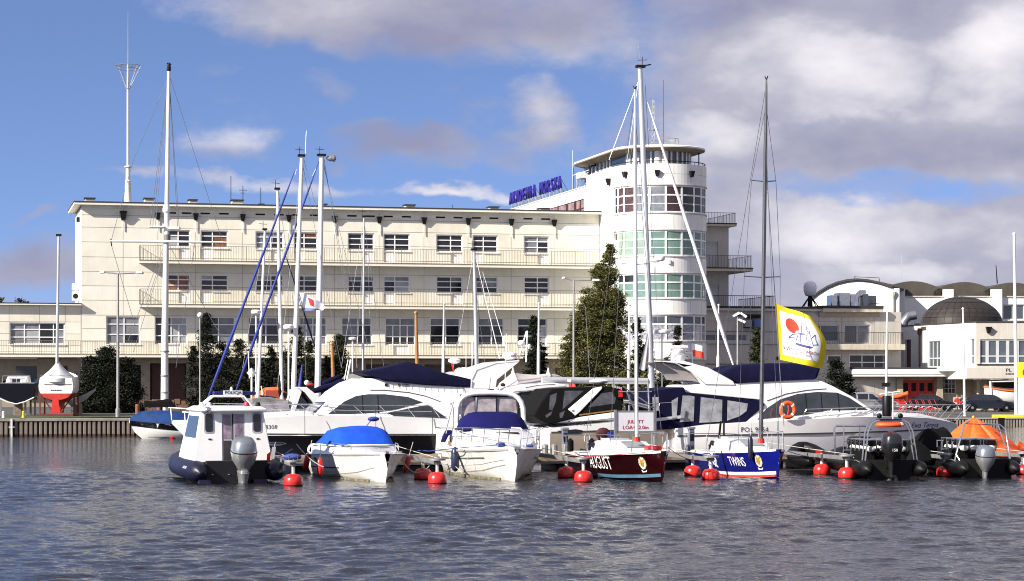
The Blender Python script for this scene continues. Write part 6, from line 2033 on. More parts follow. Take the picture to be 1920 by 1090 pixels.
def yacht_right():
 r = thing('motor_yacht', 'white flybridge yacht with bow to the right, navy canopy and orange life ring', 'yacht', RY.loc, RY.yaw)
 L = RY.u(1794)
 w, rp, st = yacht_hull(r, L, GEL, M('gelcoat_red_reflection', (.66, .52, .52), .14, var=.05, coat=.5))  # pale red lower hull: reflection of the orange raft put into the colour
 for sd in (-1, 1):
  strip(r, w, [(.4, 1.02), (.35 * L, 1.07), (.7 * L, 1.13), (.95 * L, 1.2)], sd, RAILD, 'rub_rail', .05, .03)
 body = rpoly([(1391, 806), (1392, 798), (1412, 780), (1436, 759), (1430, 750), (1285, 736), (1296, 722.5), (1327, 720), (1385, 717.5), (1450, 714), (1534, 710), (1552, 716), (1571, 725), (1606, 745), (1643, 771), (1640, 796)])
 cw = cabin_w()
 part('superstructure', MB(GEL).slab(body, cw), r, bevel=.05)
 win = rpoly([(1422, 787), (1440, 766.6), (1468, 749), (1501, 739), (1539, 735), (1576, 736.5), (1598, 746), (1631, 769), (1554, 770), (1516, 777.6)])
 for sd in (-1, 1):
  g = part('side_window', MB(G_YACHT).skinpanel(win, cw, sd), r)
  for a in (1516, 1577, 1545):
   x = RY.u(a, NV); zt = RY.uz(a, 736.5, NV)[1]; zb = RY.uz(a, 772 if a > 1530 else 777, NV)[1]
   part('window_bar', MB(BLACK).hexa(*[[(x + q, sd * (cw(x, z) + o), z) for q, o in ((-.02, -.02), (.02, -.02), (.02, .016), (-.02, .016))] for z in (zb, zt - .03)]), g)
  eb = rpoly([(1443, 751), (1480, 738), (1520, 731), (1556, 728.5), (1556, 729.6), (1520, 732.4), (1480, 739.4), (1443, 752.5)])
  part('eyebrow', MB(RAILD).skinpanel(eb, cw, sd, .02, .02), r)
  lo = rpoly([(1440, 787.5), (1450, 798), (1560, 790), (1625, 773), (1556, 772), (1518, 780)])
  part('side_moulding', MB(GEL).skinpanel(lo, cw, sd, .05, .02), r)
 (xa, za), (xb, zb) = rpoly([(1575, 727), (1640, 769)])
 part('windscreen', MB(G_YACHT).hexa([(xb + .02, -1.35, zb), (xb + .02, 1.35, zb), (xa + .02, 1.05, za), (xa + .02, -1.05, za)], [(xb + .05, -1.35, zb + .02), (xb + .05, 1.35, zb + .02), (xa + .05, 1.05, za + .02), (xa + .05, -1.05, za + .02)]), r)
 fc = rpoly([(1357, 700), (1396, 685), (1454, 681), (1499, 681), (1535, 686), (1550, 690), (1539, 710.5), (1460, 714.5), (1385, 719)])
 part('fly_cover', MB(NAVY).slab(fc, lambda x, z: 1.35 - .5 * max(0, (z - 3.35) / .6)), r, bevel=.08)
 mb = MB(NAVY)
 ar = rpoly([(1249, 678), (1289, 676.5), (1336, 689.5), (1381, 714), (1386, 722), (1327, 721), (1303, 697), (1275, 682)])
 part('radar_arch', MB(GEL).slab(ar, lambda x, z: 1.30 - .16 * (z - 3.2)), r, bevel=.04)
 un = rpoly([(1252, 680.5), (1277, 684), (1304, 698.5), (1320, 716), (1290, 712), (1283, 700)])
 part('arch_underside', MB(M('grey_underside', (.30, .27, .27), .7)).slab(un, lambda x, z: 1.0), r)  # grey body under the white arch
 px_, pz_ = RY.uz(1271, 677, 0)
 rd = part('radar_scanner', MB(WHITEP).lathe([(.26, 0), (.30, .06), (.30, .22), (.22, .30), (.24, .34), (.26, .42), (.16, .47)], 16, (px_, 0, pz_)), r, smooth=40)
 part('scanner_bar', MB(WHITEP).box(px_ - .42, px_ + .42, -.10, .10, pz_ + .475, pz_ + .60), r, bevel=.04)
 part('mast_frame', MB(STEEL).tube([(px_ + .5, -.3, pz_ - .1), (px_ + .5, -.3, pz_ + .3), (px_ - .4, -.3, pz_ + .3), (px_ - .4, -.3, pz_ - .05)], .025, 5), r)
 fl = thing('flag', 'small white and red flag on the radar arch of the right hand yacht', 'flag', RY.w(px_ + .52, -.2, pz_ + .15), RY.yaw)
 part('staff', MB(STEEL).tube([(0, 0, -.3), (0, 0, .55)], .012, 5), fl)
 def flag_fn(z0, z1):
  return lambda u_, v_: (u_ * .46, .05 * math.sin(u_ * 6) , z0 + (z1 - z0) * v_ - .10 * u_ * u_)
 part('white_half', MB(WHITEF).sheet(flag_fn(.28, .50), 8, 3), fl); part('red_half', MB(REDF).sheet(flag_fn(.02, .28), 8, 3), fl)
 can = rpoly([(1221, 806), (1219, 735), (1240, 731), (1286, 726), (1290, 737), (1432, 752), (1438, 760), (1412, 781), (1392, 800)])
 kw = lambda x, z: 1.62 - .10 * max(0, z - 1.5)
 part('aft_canopy', MB(NAVY).slab(can, kw), r, bevel=.05)
 for sd in (-1, 1):
  for q in ([(1283, 742), (1297, 742), (1305, 744), (1302, 790), (1276, 792)], [(1317, 745), (1357, 750), (1355, 791), (1313, 793)], [(1367, 751), (1405, 757), (1402, 771), (1388, 781), (1365, 789)], [(1226, 745), (1238, 745), (1238, 770), (1226, 772)], [(1262, 752), (1274, 745), (1270, 786), (1262, 788)]):
   part('canopy_window', MB(CLEARV).skinpanel(rpoly(q), kw, sd, .008, .02), r)
 part('swim_platform', MB(GEL).box(-.75, .40, -1.55, 1.55, .38, .52), r, bevel=.06)
 for (a, b, c) in ((-.1, .55, .75), (.6, 1.1, 1.0)):
  part('stern_locker', MB(GEL).box(a, b, -1.5, 1.5, .521, .53 + c), r, bevel=.10)
 xs = [.44, .52, .60, .68, .76, .84, .90, .955, 1.0]
 for sd in (-1, 1):
  pts = []
  for f in xs:
   x = f * L; z = 1.75 if f < .8 else 1.75 - (f - .8) * 1.9
   pts.append((x, sd * (max(.05, w(min(x, L * .985), 1.45) - .10)), max(1.36, z)))
  mb = MB(STEEL)
  top = [(p[0] + .55 * (i / 8), p[1], 2.02 + .13 * min(1, i / 4.5)) for i, p in enumerate(pts)]
  mid = [(p[0] + .28 * (i / 8), p[1], (p[2] + top[i][2]) / 2) for i, p in enumerate(pts)]
  mb.tube(top, .016, 5); mb.tube(mid, .010, 4)
  for i, p in enumerate(pts):
   mb.tube([(p[0] - .15, p[1], p[2]), top[i]], .014, 4)
  part('bow_rail', mb, r)
 e = L + .45
 part('pulpit', MB(STEEL).tube([(e - .05, -.18, 2.15), (e + .12, -.1, 2.1), (e + .12, .1, 2.1), (e - .05, .18, 2.15)], .016, 5), r)
 hull_text(r, 'POL 9554', .27, INK, w, -1, RY.u(1411, NV), 1.24, 1)
 hull_text(r, 'Ewa Teresa', .30, INKB, w, -1, RY.u(1741, -1.2), 1.36, 1, slant=.25)
 hull_text(r, '390', .0, INK, w, -1, 1, 1) if False else None
 part('anchor', MB(BLACK).box(L - .35, L - .1, -.08, .08, 1.40, 1.52), r)
 part('deck_cleat', MB(BLACK).ball((RY.u(1484, NV), -1.55, RY.uz(1484, 783, NV)[1]), (.12, .08, .06), 8, 6), r)
 x, z = RY.uz(1476.5, 769, -2.0)
 lr = thing('life_ring', 'orange life ring hanging on the side rail of the right hand yacht', 'life ring', RY.w(x, -2.02, z), RY.yaw)
 n = 20; rr = .275
 part('ring', MB(M('orange_ring', (.80, .10, .015), .55)).tube([(rr * math.cos(2 * math.pi * k / n), 0, rr * math.sin(2 * math.pi * k / n)) for k in range(n)], .085, 8, closed=True), lr, smooth=60)
 for q in (45, 135, 225, 315):
  part('white_band', MB(WHITEP).tube([((rr) * math.cos(R(q + t)), 0, rr * math.sin(R(q + t))) for t in (-6, 0, 6)], .088, 8), lr)
 part('grab_line', MB(ROPER).tube([(0, -.03, rr - .05), (.03, -.04, 0), (-.02, -.03, -rr + .1)], .035, 5), lr)
yacht_right()
def yacht_left():
 r = thing('motor_yacht', 'white flybridge yacht with black lower hull lying behind the bowrider', 'yacht', LY.loc, LY.yaw)
 L = RY.u(1794)
 w, rp, st = yacht_hull(r, L, GEL, BLKH, -1.5)
 lowband = MB(BLKH)
 for sd in (-1, 1):
  secs = []
  for i in range(25):
   x = -1.49 + (L * .965 + 1.49) * i / 24
   secs.append([(x, sd * (w(x, z) + .035), z) for z in (.0, .3, .6, .90)])
  lowband.loft(secs)
 part('black_topsides', lowband, r, smooth=50)
 for sd in (-1, 1):
  strip(r, w, [(.4, .93), (.5 * L, .95), (.95 * L, .98)], sd, RAILD, 'rub_rail', .05, .03)
 part('hull_portlight', MB(STEEL).skinpanel([(LY.u(523, 1.8) + .42 * math.cos(R(a)), .58 + .07 * math.sin(R(a))) for a in range(0, 360, 30)], w, 1, .042, .02), r)
 part('hull_portlight_glass', MB(G_DARK).skinpanel([(LY.u(523, 1.8) + .36 * math.cos(R(a)), .59 + .05 * math.sin(R(a))) for a in range(0, 360, 30)], w, 1, .046, .02), r)
 cw = cabin_w(1.5, 1.62, 1.2, 3.3)
 body = lpoly([(650, 800), (640, 783), (592, 777), (631, 736), (658, 718), (682, 709.5), (721, 710), (775, 718), (875, 727), (880, 742), (848, 757), (864, 785), (868, 803)])
 part('superstructure', MB(GEL).slab(body, cw), r, bevel=.05)
 w1 = lpoly([(616, 776.7), (648, 753), (670, 743), (693, 739.5), (724, 739.5), (767.7, 744.6), (795, 754.8), (746, 768), (702, 774.5), (658, 776.7)])
 w2 = lpoly([(726, 774.5), (804, 759), (833, 779.6), (848, 793.4), (790, 791.5), (760, 789)])
 for sd in (-1, 1):
  g = part('side_window', MB(G_YACHT).skinpanel(w1, cw, sd), r)
  for px in (682, 711):
   x = LY.u(px, 1.7); zt = LY.uz(px, 740.5, 1.7)[1]; zb = LY.uz(px, 775, 1.7)[1]
   part('window_bar', MB(BLACK).hexa(*[[(x + q, sd * (cw(x, z) + o), z) for q, o in ((-.02, -.02), (.02, -.02), (.02, .016), (-.02, .016))] for z in (zb, zt)]), g)
  part('side_window', MB(G_YACHT).skinpanel(w2, cw, sd), r)
  eb = lpoly([(697, 731), (724, 731), (770, 735.5), (800, 742), (828, 752.5), (828, 754), (800, 743.5), (770, 737), (724, 732.5), (697, 732.2)])
  part('eyebrow', MB(RAILD).skinpanel(eb, cw, sd, .02, .02), r)
  part('nav_light', MB(BLACK).skinpanel(lpoly([(725, 719), (730, 719), (730, 724), (725, 724)]), cw, sd, .05, .02), r)
 em = lpoly([(752 + 3 * math.cos(R(a)), 722.5 + 3 * math.sin(R(a))) for a in range(0, 360, 40)])
 part('maker_emblem', MB(GOLD).skinpanel(em, cw, 1, .014, .02), r)
 mk = MB(INK)
 for (a, b, y) in ((758, 770, 720), (758, 772, 723.5)):
  mk.skinpanel(lpoly([(a, y), (b, y), (b, y + 1.6), (a, y + 1.6)]), cw, 1, .012, .01)
 part('maker_lettering', mk, r)
 (xa, za), (xb, zb) = lpoly([(655, 720), (592, 773)])
 part('windscreen', MB(M('glass_windscreen_blue', (.03, .05, .10), .04, var=.2, spec=.8)).hexa([(xb + .02, -1.38, zb), (xb + .02, 1.38, zb), (xa + .25, 1.10, za - .3), (xa + .25, -1.10, za - .3)], [(xb + .05, -1.38, zb + .02), (xb + .05, 1.38, zb + .02), (xa + .28, 1.10, za - .28), (xa + .28, -1.10, za - .28)]), r)
 fc = lpoly([(679, 698.6), (721, 690.6), (746, 684.8), (773.5, 678), (789.6, 682), (833, 698), (870, 709.6), (886, 712), (886, 726), (804, 722.7), (727, 715), (713, 710)])
 part('fly_cover', MB(NAVY).slab(fc, lambda x, z: 1.42 - .62 * max(0, (z - 3.35) / .6)), r, bevel=.08)
 la = MB(ROPE)
 for k in range(12):
  px = 735 + k * 12
  (x0, z0), (x1, z1) = lpoly([(px, 716 + k * .8), (px + 4, 728 + k * .8)])
  la.tube([(x0, cw(x0, z0) + .07, z0), (x1, cw(x1, z1) + .03, z1)], .008, 3)
 part('cover_lashing', la, r)
 ar = lpoly([(887, 728), (888, 709), (897, 692), (935.6, 680), (979, 676.5), (980, 678), (961, 693), (936, 712.5), (933, 730)])
 part('radar_arch', MB(M('pale_grey_gelcoat', (.70, .70, .72), .25, var=.04, coat=.2)).slab(ar, lambda x, z: 1.30 - .14 * (z - 3.2)), r, bevel=.05)
 part('arch_rim', MB(GEL).slab(lpoly([(840, 701), (860, 700), (888, 709), (897, 691.5), (935.6, 679), (979, 675.5), (979, 677.2), (935.6, 681), (898, 694), (889, 712), (860, 705)]), lambda x, z: 1.33 - .14 * (z - 3.2)), r)
 x, z = LY.uz(956, 677, .2)
 part('radar_scanner', MB(WHITEP).lathe([(.2, 0), (.25, .06), (.30, .08), (.31, .2), (.27, .28), (.12, .30)], 18, (x, .2, z + .06)), r, smooth=40)
 part('maker_mark', MB(INKR).box(x - .2, x + .05, .2 + .30, .2 + .312, z + .18, z + .23), r)
 fr_ = MB(WHITEP)
 fr_.tube([(x - .35, .1, z - .05), (x - .75, .1, z + 1.25)], .035, 6); fr_.tube([(x - .62, .5, z - .05), (x - .78, .1, z + 1.25)], .035, 6)
 part('light_mast', fr_, r)
 part('light_globe', MB(WHITEP).ball((x - .52, .1, z + .75), (.16, .12, .12), 10, 8), r); part('light_globe', MB(WHITEP).ball((x - .86, .1, z + .62), .09, 10, 8), r)
 wx, wz = LY.uz(893, 678, 0)
 part('whip_aerial', MB(WHITEP).tube([(LY.u(937, 0), 0, z + .1), (LY.u(892, 0), 0, LY.uz(892, 482, 0)[1])], .022, 5, r1=.012), r)
 part('whip_aerial', MB(WHITEP).tube([(LY.u(953, 0), 0, z + .2), (LY.u(905, 0), 0, LY.uz(905, 510, 0)[1])], .02, 5, r1=.010), r)
 for sd in (-1, 1):
  pts = []
  for f in (.34, .42, .50, .58, .66, .74, .82, .89, .95, .99):
   x = f * L
   pts.append((x, sd * max(.06, w(min(x, L * .985), 1.5) - .10), 1.62 + .12 * min(1, (f - .3) * 3) - max(0, f - .85) * 1.9))
  top = [(p[0] + .1 + .35 * (i / 9), p[1], 2.10 + .10 * (i / 9)) for i, p in enumerate(pts)]
  mb = MB(STEEL)
  mb.tube(top, .016, 5); mb.tube([((a[0] + b[0]) / 2, a[1], (a[2] + b[2]) / 2) for a, b in zip(pts, top)], .009, 4)
  for a, b in zip(pts, top):
   mb.tube([(a[0] - .25, a[1], a[2]), b], .014, 4)
  part('bow_rail', mb, r)
 for px in (571, 704, 810):
  x = LY.u(px, 1.9)
  part('fender_line', MB(BLACK).tube([(x, 1.96, 2.05), (x, 2.0, .95)], .012, 4), r)
 hull_text(r, 'POL 18308', .24, INK, w, 1, LY.u(500, 1.9), LY.uz(500, 802.5, 1.9)[1], -1, width=1.0)
yacht_left()
# ================================================================== police boat, stern towards us
def tube_boat(r, L, B, rad, zc, m, x0=-.5, name='tube', cone=True, bow_up=.28):
 """inflatable collar: one tube down each side meeting at the bow"""
 for sd in (-1, 1):
  pts = [(x0, sd * B, zc - .02), (x0 + .02, sd * B, zc - .02), (x0 + .35, sd * B, zc), (L * .35, sd * B, zc), (L * .62, sd * B * .98, zc + .04), (L * .78, sd * B * .84, zc + .10), (L * .90, sd * B * .52, zc + bow_up * .75), (L * .965, sd * B * .16, zc + bow_up), (L * .97, 0, zc + bow_up)]
  rs = [rad * .35, rad * .55, rad, rad, rad, rad, rad * .97, rad * .95, rad * .95]
  if cone:
   pts = [(x0 - .16, sd * B, zc - .05)] + pts; rs = [rad * .12] + rs
  part(name, MB(m).tube(pts, rs, 18), r, smooth=60)
def police_boat():
 f = Fr(443, 67.6, 106.5)
 r = thing('police_boat', 'white cabin police inflatable with silver outboard and POLICJA roof sign', 'boat', f.loc, f.yaw)
 B = 1.18
 tube_boat(r, 7.2, B, .31, .36, NAVYTUBE)
 for k, x in enumerate((.35, .75)):
  part('tube_patch', MB(M('grey_patch', (.30, .30, .34), .5)).hexa([(x, B + .20, .56), (x + .3, B + .20, .56), (x + .3, B + .31, .42), (x, B + .31, .42)], [(x, B + .215, .575), (x + .3, B + .215, .575), (x + .3, B + .325, .43), (x, B + .325, .43)]), r)
 part('hull', MB(M('navy_hull', (.012, .013, .04), .3)).loft([[(x, -b, .3), (x, -b * .8, -.1), (x, 0, -.35 + k_), (x, b * .8, -.1), (x, b, .3)] for x, b, k_ in ((-.1, 1.0, 0), (3.5, 1.0, 0), (5.8, .6, .2), (6.8, .1, .55))], cap0=True), r)
 part('transom', MB(M('dark_grey_transom', (.010, .010, .013), .5, spec=.3)).box(-.12, .02, -.95, .95, -.05, .68), r, bevel=.02)
 part('deck', MB(GELG).box(.02, 5.5, -.95, .95, .30, .36), r)
 part('stern_step', MB(M('navy_hull', (.012, .013, .04), .3)).box(-.5, -.121, -.85, -.45, -.1, .12), r); part('stern_step', MB(M('navy_hull', (.012, .013, .04), .3)).box(-.5, -.121, .85, 1.2, -.1, .12), r)
 x0, x1 = .55, 3.4
 zb, zt = .62, 2.16
 wb, wt = 1.20, .93
 cab = MB(GEL)
 def W(z): return wb + (wt - wb) * (z - zb) / (zt - zb)
 def aft(z): return x0 + .10 * (z - zb) / (zt - zb)
 dl, dr_ = -.36, .34
 def aftpanel(y0, y1, z0, z1, name='aft_wall', m=GEL, off=0, th=.05, parent=r):
  def cl(y, z): return max(-W(z), min(W(z), y))
  b = [(aft(z0) + off, cl(y0, z0), z0), (aft(z0) + off + th, cl(y0, z0), z0), (aft(z0) + off + th, cl(y1, z0), z0), (aft(z0) + off, cl(y1, z0), z0)]
  t = [(aft(z1) + off, cl(y0, z1), z1), (aft(z1) + off + th, cl(y0, z1), z1), (aft(z1) + off + th, cl(y1, z1), z1), (aft(z1) + off, cl(y1, z1), z1)]
  return part(name, MB(m).hexa(b, t), parent)
 aftpanel(dr_, 2, zb, zt); aftpanel(-2, dl, zb, zt); aftpanel(dl, dr_, 2.10, zt)
 for sd in (-1, 1):
  part('side_wall', MB(GEL).hexa([(x0 + .05, sd * W(zb) - .025, zb), (x1 + .5, sd * W(zb) - .025, zb), (x1 + .5, sd * W(zb) + .025, zb), (x0 + .05, sd * W(zb) + .025, zb)], [(x0 + .15, sd * W(zt) - .025, zt), (x1 - .1, sd * W(zt) - .025, zt), (x1 - .1, sd * W(zt) + .025, zt), (x0 + .15, sd * W(zt) + .025, zt)]), r)
  part('side_window', MB(G_DARK).hexa([(x0 + .45, sd * (W(1.35) + .026), 1.35), (x1 - .1, sd * (W(1.35) + .026), 1.35), (x1 - .1, sd * (W(1.35) + .04), 1.35), (x0 + .45, sd * (W(1.35) + .04), 1.35)], [(x0 + .5, sd * (W(2.02) + .026), 2.02), (x1 - .3, sd * (W(2.02) + .026), 2.02), (x1 - .3, sd * (W(2.02) + .04), 2.02), (x0 + .5, sd * (W(2.02) + .04), 2.02)]), r)
  yc = .80 * sd * .93
  for (hw, hh, off, m, nm) in ((.155, .32, -.012, M('window_seal', (.42, .42, .44), .5), 'aft_window_seal'), (.115, .275, -.024, G_DARK, 'aft_window')):
   pts = []
   for (cx_, cz_, a0) in ((1, 1, 0), (-1, 1, 90), (-1, -1, 180), (1, -1, 270)):
    for a in (0, 30, 60, 90):
     pts.append((yc + cx_ * (hw - .07) + .07 * math.cos(R(a0 + a)), 1.82 + cz_ * (hh - .07) + .07 * math.sin(R(a0 + a))))
   mb = MB(m)
   n = len(pts)
   mb.add([(aft(z) + off, y, z) for y, z in pts] + [(aft(z) + off + .011, y, z) for y, z in pts], [tuple(range(n)), tuple(range(n, 2 * n))] + [(i, (i + 1) % n, (i + 1) % n + n, i + n) for i in range(n)])
   part(nm, mb, r)
  part('door_latch', MB(BLACK).box(aft(1.35) - .02, aft(1.35) - .002, yc - .07, yc + .02, 1.30, 1.34), r)
 part('front_screen', MB(G_DARK).hexa([(x1 + .5, -1.05, 1.0), (x1 + .5, 1.05, 1.0), (x1 - .1, .95, zt), (x1 - .1, -.95, zt)], [(x1 + .53, -1.05, 1.0), (x1 + .53, 1.05, 1.0), (x1 - .07, .95, zt), (x1 - .07, -.95, zt)]), r)
 for (a, b) in ((dl, -.01), (.01, dr_)):
  d_ = aftpanel(a + .01, b - .01, zb, 2.10, 'door', M('door_frame_grey', (.34, .35, .37), .4), .02, .03)
  aftpanel(a + .05, b - .05, 1.33, 2.05, 'door_glass', M('glass_mauve', (.26, .20, .27), .12, var=.5, scale=3.5, spec=.6), .012, .008, d_)
  aftpanel(a + .05, b - .05, zb + .05, 1.27, 'door_panel', M('door_dark', (.03, .028, .03), .35), .012, .008, d_)
 part('roof', MB(GEL).loft([[(x0 - .12, -1.02, zt), (x0 - .12, 1.02, zt), (x1 + .1, 1.02, zt), (x1 + .1, -1.02, zt)], [(x0 - .14, -1.03, zt + .07), (x0 - .14, 1.03, zt + .07), (x1 + .12, 1.03, zt + .07), (x1 + .12, -1.03, zt + .07)], [(x0 + .05, -.85, zt + .17), (x0 + .05, .85, zt + .17), (x1 - .2, .85, zt + .17), (x1 - .2, -.85, zt + .17)]], closed=True, cap0=True, cap1=True), r, bevel=.03)
 part('sill_bumper', MB(RUBBER).box(x0 + .02, x1 + .5, -1.2, 1.2, .50, .615), r)
 zr = zt + .172
 part('roof_bar', MB(WHITEP).tube([(1.0, -.66, zr), (1.0, -.40, zr + .30), (1.0, .55, zr + .30), (1.0, .90, zr)], .035, 6), r)
 part('roof_bar', MB(WHITEP).tube([(1.5, -.66, zr), (1.5, -.40, zr + .30), (1.5, .55, zr + .30), (1.5, .90, zr)], .035, 6), r)
 part('light_bar', MB(M('blue_beacon', (.012, .015, .10), .15)).box(1.1, 1.4, -.80, .52, zr + .335, zr + .45), r, bevel=.03)
 part('roof_sign', MB(M('sign_grey_white', (.62, .66, .66), .4)).box(1.02, 1.099, -.36, .22, zr + .34, zr + .48), r)
 put_text('sign_lettering', 'POLICJA', .135, INK, r, (1.014, -.07, zr + .41), (0, -1, 0), (0, 0, 1), extrude=.003, width=1.05)
 part('beacon', MB(WHITEP).lathe([(.05, 0), (.05, .08), (.02, .14)], 8, (1.2, -.05, zr + .452)), r)
 for (y, m_) in ((.95, WHITEP), (.72, WHITEP), (-.45, REDP), (-.80, BLACK)):
  part('roof_lamp', MB(m_).lathe([(.06, 0), (.09, .08), (.05, .17)], 10, (.75, y, zt + .12)), r)
 part('searchlight', MB(STEEL).ball((.50, .80, zt + .05), .12, 12, 8), r)
 outboard(r, -.62, -.14, 1.40, 1.22, tilt=-10, lw=1.7, leg=SILVER, band=BLACK)
 for y in (.75, .25):
  part('transom_eye', MB(STEEL).lathe([(.03, 0), (.03, .02)], 8, (-.14, y, .25)), r)
 fl = thing('flag', 'small furled white and red flag at the right quarter of the police boat', 'flag', f.w(.3, -1.12, .6), f.yaw)
 part('staff', MB(ALU).tube([(0, 0, 0), (-.15, -.12, .62)], .012, 5), fl)
 part('cloth_red', MB(REDF).sheet(lambda u, v: (-.02 - .1 * v, .02 + .12 * u, .05 + .30 * v - .1 * u), 4, 4), fl); part('cloth_white', MB(WHITEF).sheet(lambda u, v: (-.02 - .1 * v - .05, -.10 + .12 * u - .03 * v, .10 + .38 * v), 4, 4), fl)
police_boat()
# ================================================================== bowrider with blue cover
def bowrider():
 f = Fr(723, 67.9, -72)
 r = thing('bowrider', 'white open motor boat with bright blue cockpit cover and bow towards the viewer', 'boat', f.loc, f.yaw)
 st = [(-6.1, -.3, .95, .02, 1.10, .70, .03), (-4.8, -.32, 1.0, .04, 1.20, .73, .03), (-3.4, -.32, .98, .07, 1.22, .77, .02), (-2.2, -.3, .82, .14, 1.14, .80, 0), (-1.2, -.28, .58, .24, .94, .83, -.02), (-.5, -.22, .34, .36, .66, .85, -.03), (-.05, -.08, .13, .46, .36, .86, -.02), (.22, .42, .03, .62, .10, .87, 0)]
 w, rp = hull(r, st, GEL2, deck=GEL, crown=.14)
 for sd in (-1, 1):
  strip(r, w, [(-6, .69), (-3.4, .755), (-1.2, .81), (.1, .85)], sd, M('rub_rail_grey', (.45, .43, .40), .5), 'rub_rail', .045, .025)
  strip(r, w, [(-5.6, .30), (-2.2, .37)] if sd < 0 else [(-2.6, .37), (-1.0, .45)], sd, BLACK, 'stripe', .035, .008)
  strip(r, w, [(-6, .06), (-3.4, .10), (-1.2, .27), (-.3, .44)] if sd < 0 else [(-2.5, .13), (-1.2, .27)], sd, M('chine_grey', (.35, .33, .30), .5), 'chine_line', .025, .012)
 for sd in (-1, 1):
  strip(r, w, [(-6, .02), (-3.4, .02), (-.6, .03)], sd, M('waterline_scum', (.16, .14, .08), .8, var=.5, scale=8), 'waterline_scum', .07, .010)
 part('coaming', MB(GEL).loft([[(x, -b, z0), (x, -b * .86, z1), (x, b * .86, z1), (x, b, z0)] for x, b, z0, z1 in ((-5.9, 1.08, .68, 1.0), (-4.5, 1.17, .72, 1.08), (-3.2, 1.15, .77, 1.10), (-2.3, 1.02, .80, 1.04), (-1.4, .80, .84, .95), (-.6, .50, .90, .93))], cap0=True, cap1=True), r, smooth=40, bevel=.03)
 secs = []
 for (x, b, z0, z1, rd) in ((-2.25, .80, 1.06, 1.08, .3), (-2.5, .98, 1.06, 1.30, .4), (-2.9, 1.04, 1.07, 1.56, .5), (-3.5, 1.05, 1.07, 1.65, .5), (-4.3, 1.05, 1.06, 1.58, .5), (-5.2, 1.03, 1.04, 1.30, .5), (-5.8, 1.0, 1.0, 1.06, .4)):
  row = [(x, -b, z0)]
  for k in range(1, 10):
   t = k / 10
   e = abs(2 * t - 1)
   row.append((x, -b * (1 - .02) + 2 * b * .98 * t, z0 + (z1 - z0) * (1 - e ** 9) - .02 * math.sin(t * 9)))
  row.append((x, b, z0))
  secs.append(row)
 part('cockpit_cover', MB(BLUEC).loft(secs, cap0=True, cap1=True), r, smooth=45)
 part('cover_hem', MB(WHITEP).tube([(-5.8, -1.02, 1.0), (-4.3, -1.07, 1.06), (-2.9, -1.06, 1.06), (-2.4, -.92, 1.06), (-2.2, -.6, 1.08), (-2.2, .6, 1.08), (-2.4, .92, 1.06), (-2.9, 1.06, 1.06), (-4.3, 1.07, 1.06)], .022, 5), r)
 pts = [(-2.6, 1.0, .98), (-2.0, .92, .97), (-1.3, .76, .93), (-.6, .48, .92), (-.15, .18, .91), (-.15, -.18, .91), (-.6, -.48, .92), (-1.3, -.76, .93), (-2.0, -.92, .97), (-2.6, -1.0, .98)]
 rail(r, pts, .15, mid=False)
 part('deck_hatch', MB(G_DARK).box(-2.05, -1.75, .05, .55, 1.04, 1.07), r)
 part('bow_roller', MB(STEEL).box(-.1, .25, -.06, .06, .90, .95), r)
 part('bow_eye', MB(STEEL).tube([(.17, -.03, .62), (.24, -.03, .60), (.24, .03, .60), (.17, .03, .62)], .02, 5), r)
 part('name_mark', MB(BLACK).skinpanel([(-4.7, .60), (-4.45, .64), (-4.25, .54), (-4.2, .44), (-4.35, .50), (-4.55, .55)], w, -1, .012, .01), r)
 part('swim_platform', MB(GEL).box(-6.7, -6.1, -.9, .9, .25, .40), r, bevel=.05)
 part('stern_fairing', MB(GEL).ball((-6.1, -.85, .82), (.35, .22, .22), 12, 8), r)
 part('side_vent', MB(BLACK).ball((-5.4, -1.13, .86), (.07, .03, .09), 10, 6), r)
 part('ski_mast', MB(STEEL).tube([(-4.4, .4, 1.5), (-4.6, .72, 1.82)], .02, 5), r)
 part('blue_bag', MB(BLUESAIL).ball((-4.6, .80, 1.86), (.16, .2, .08), 10, 6), r)
 for (px, v, zc, m, lab, ln) in ((600, 0, .40, REDB, 'bright red fender hanging on the near side of the bowrider', 0), (575, 0, .45, M('dark_red_fender', (.30, .012, .014), .35), 'dark red fender at the stern of the bowrider', 12), (763, 0, .45, M('dark_red_fender', (.30, .012, .014), .35), 'dark red fender on the shaded side of the bowrider', 14)):
  d = {600: 69.6, 575: 72.6, 763: 70.6}[px]
  fender((px - CX) / FPX * d, d, zc, m, lab, .095, .52, lean=ln)
bowrider()
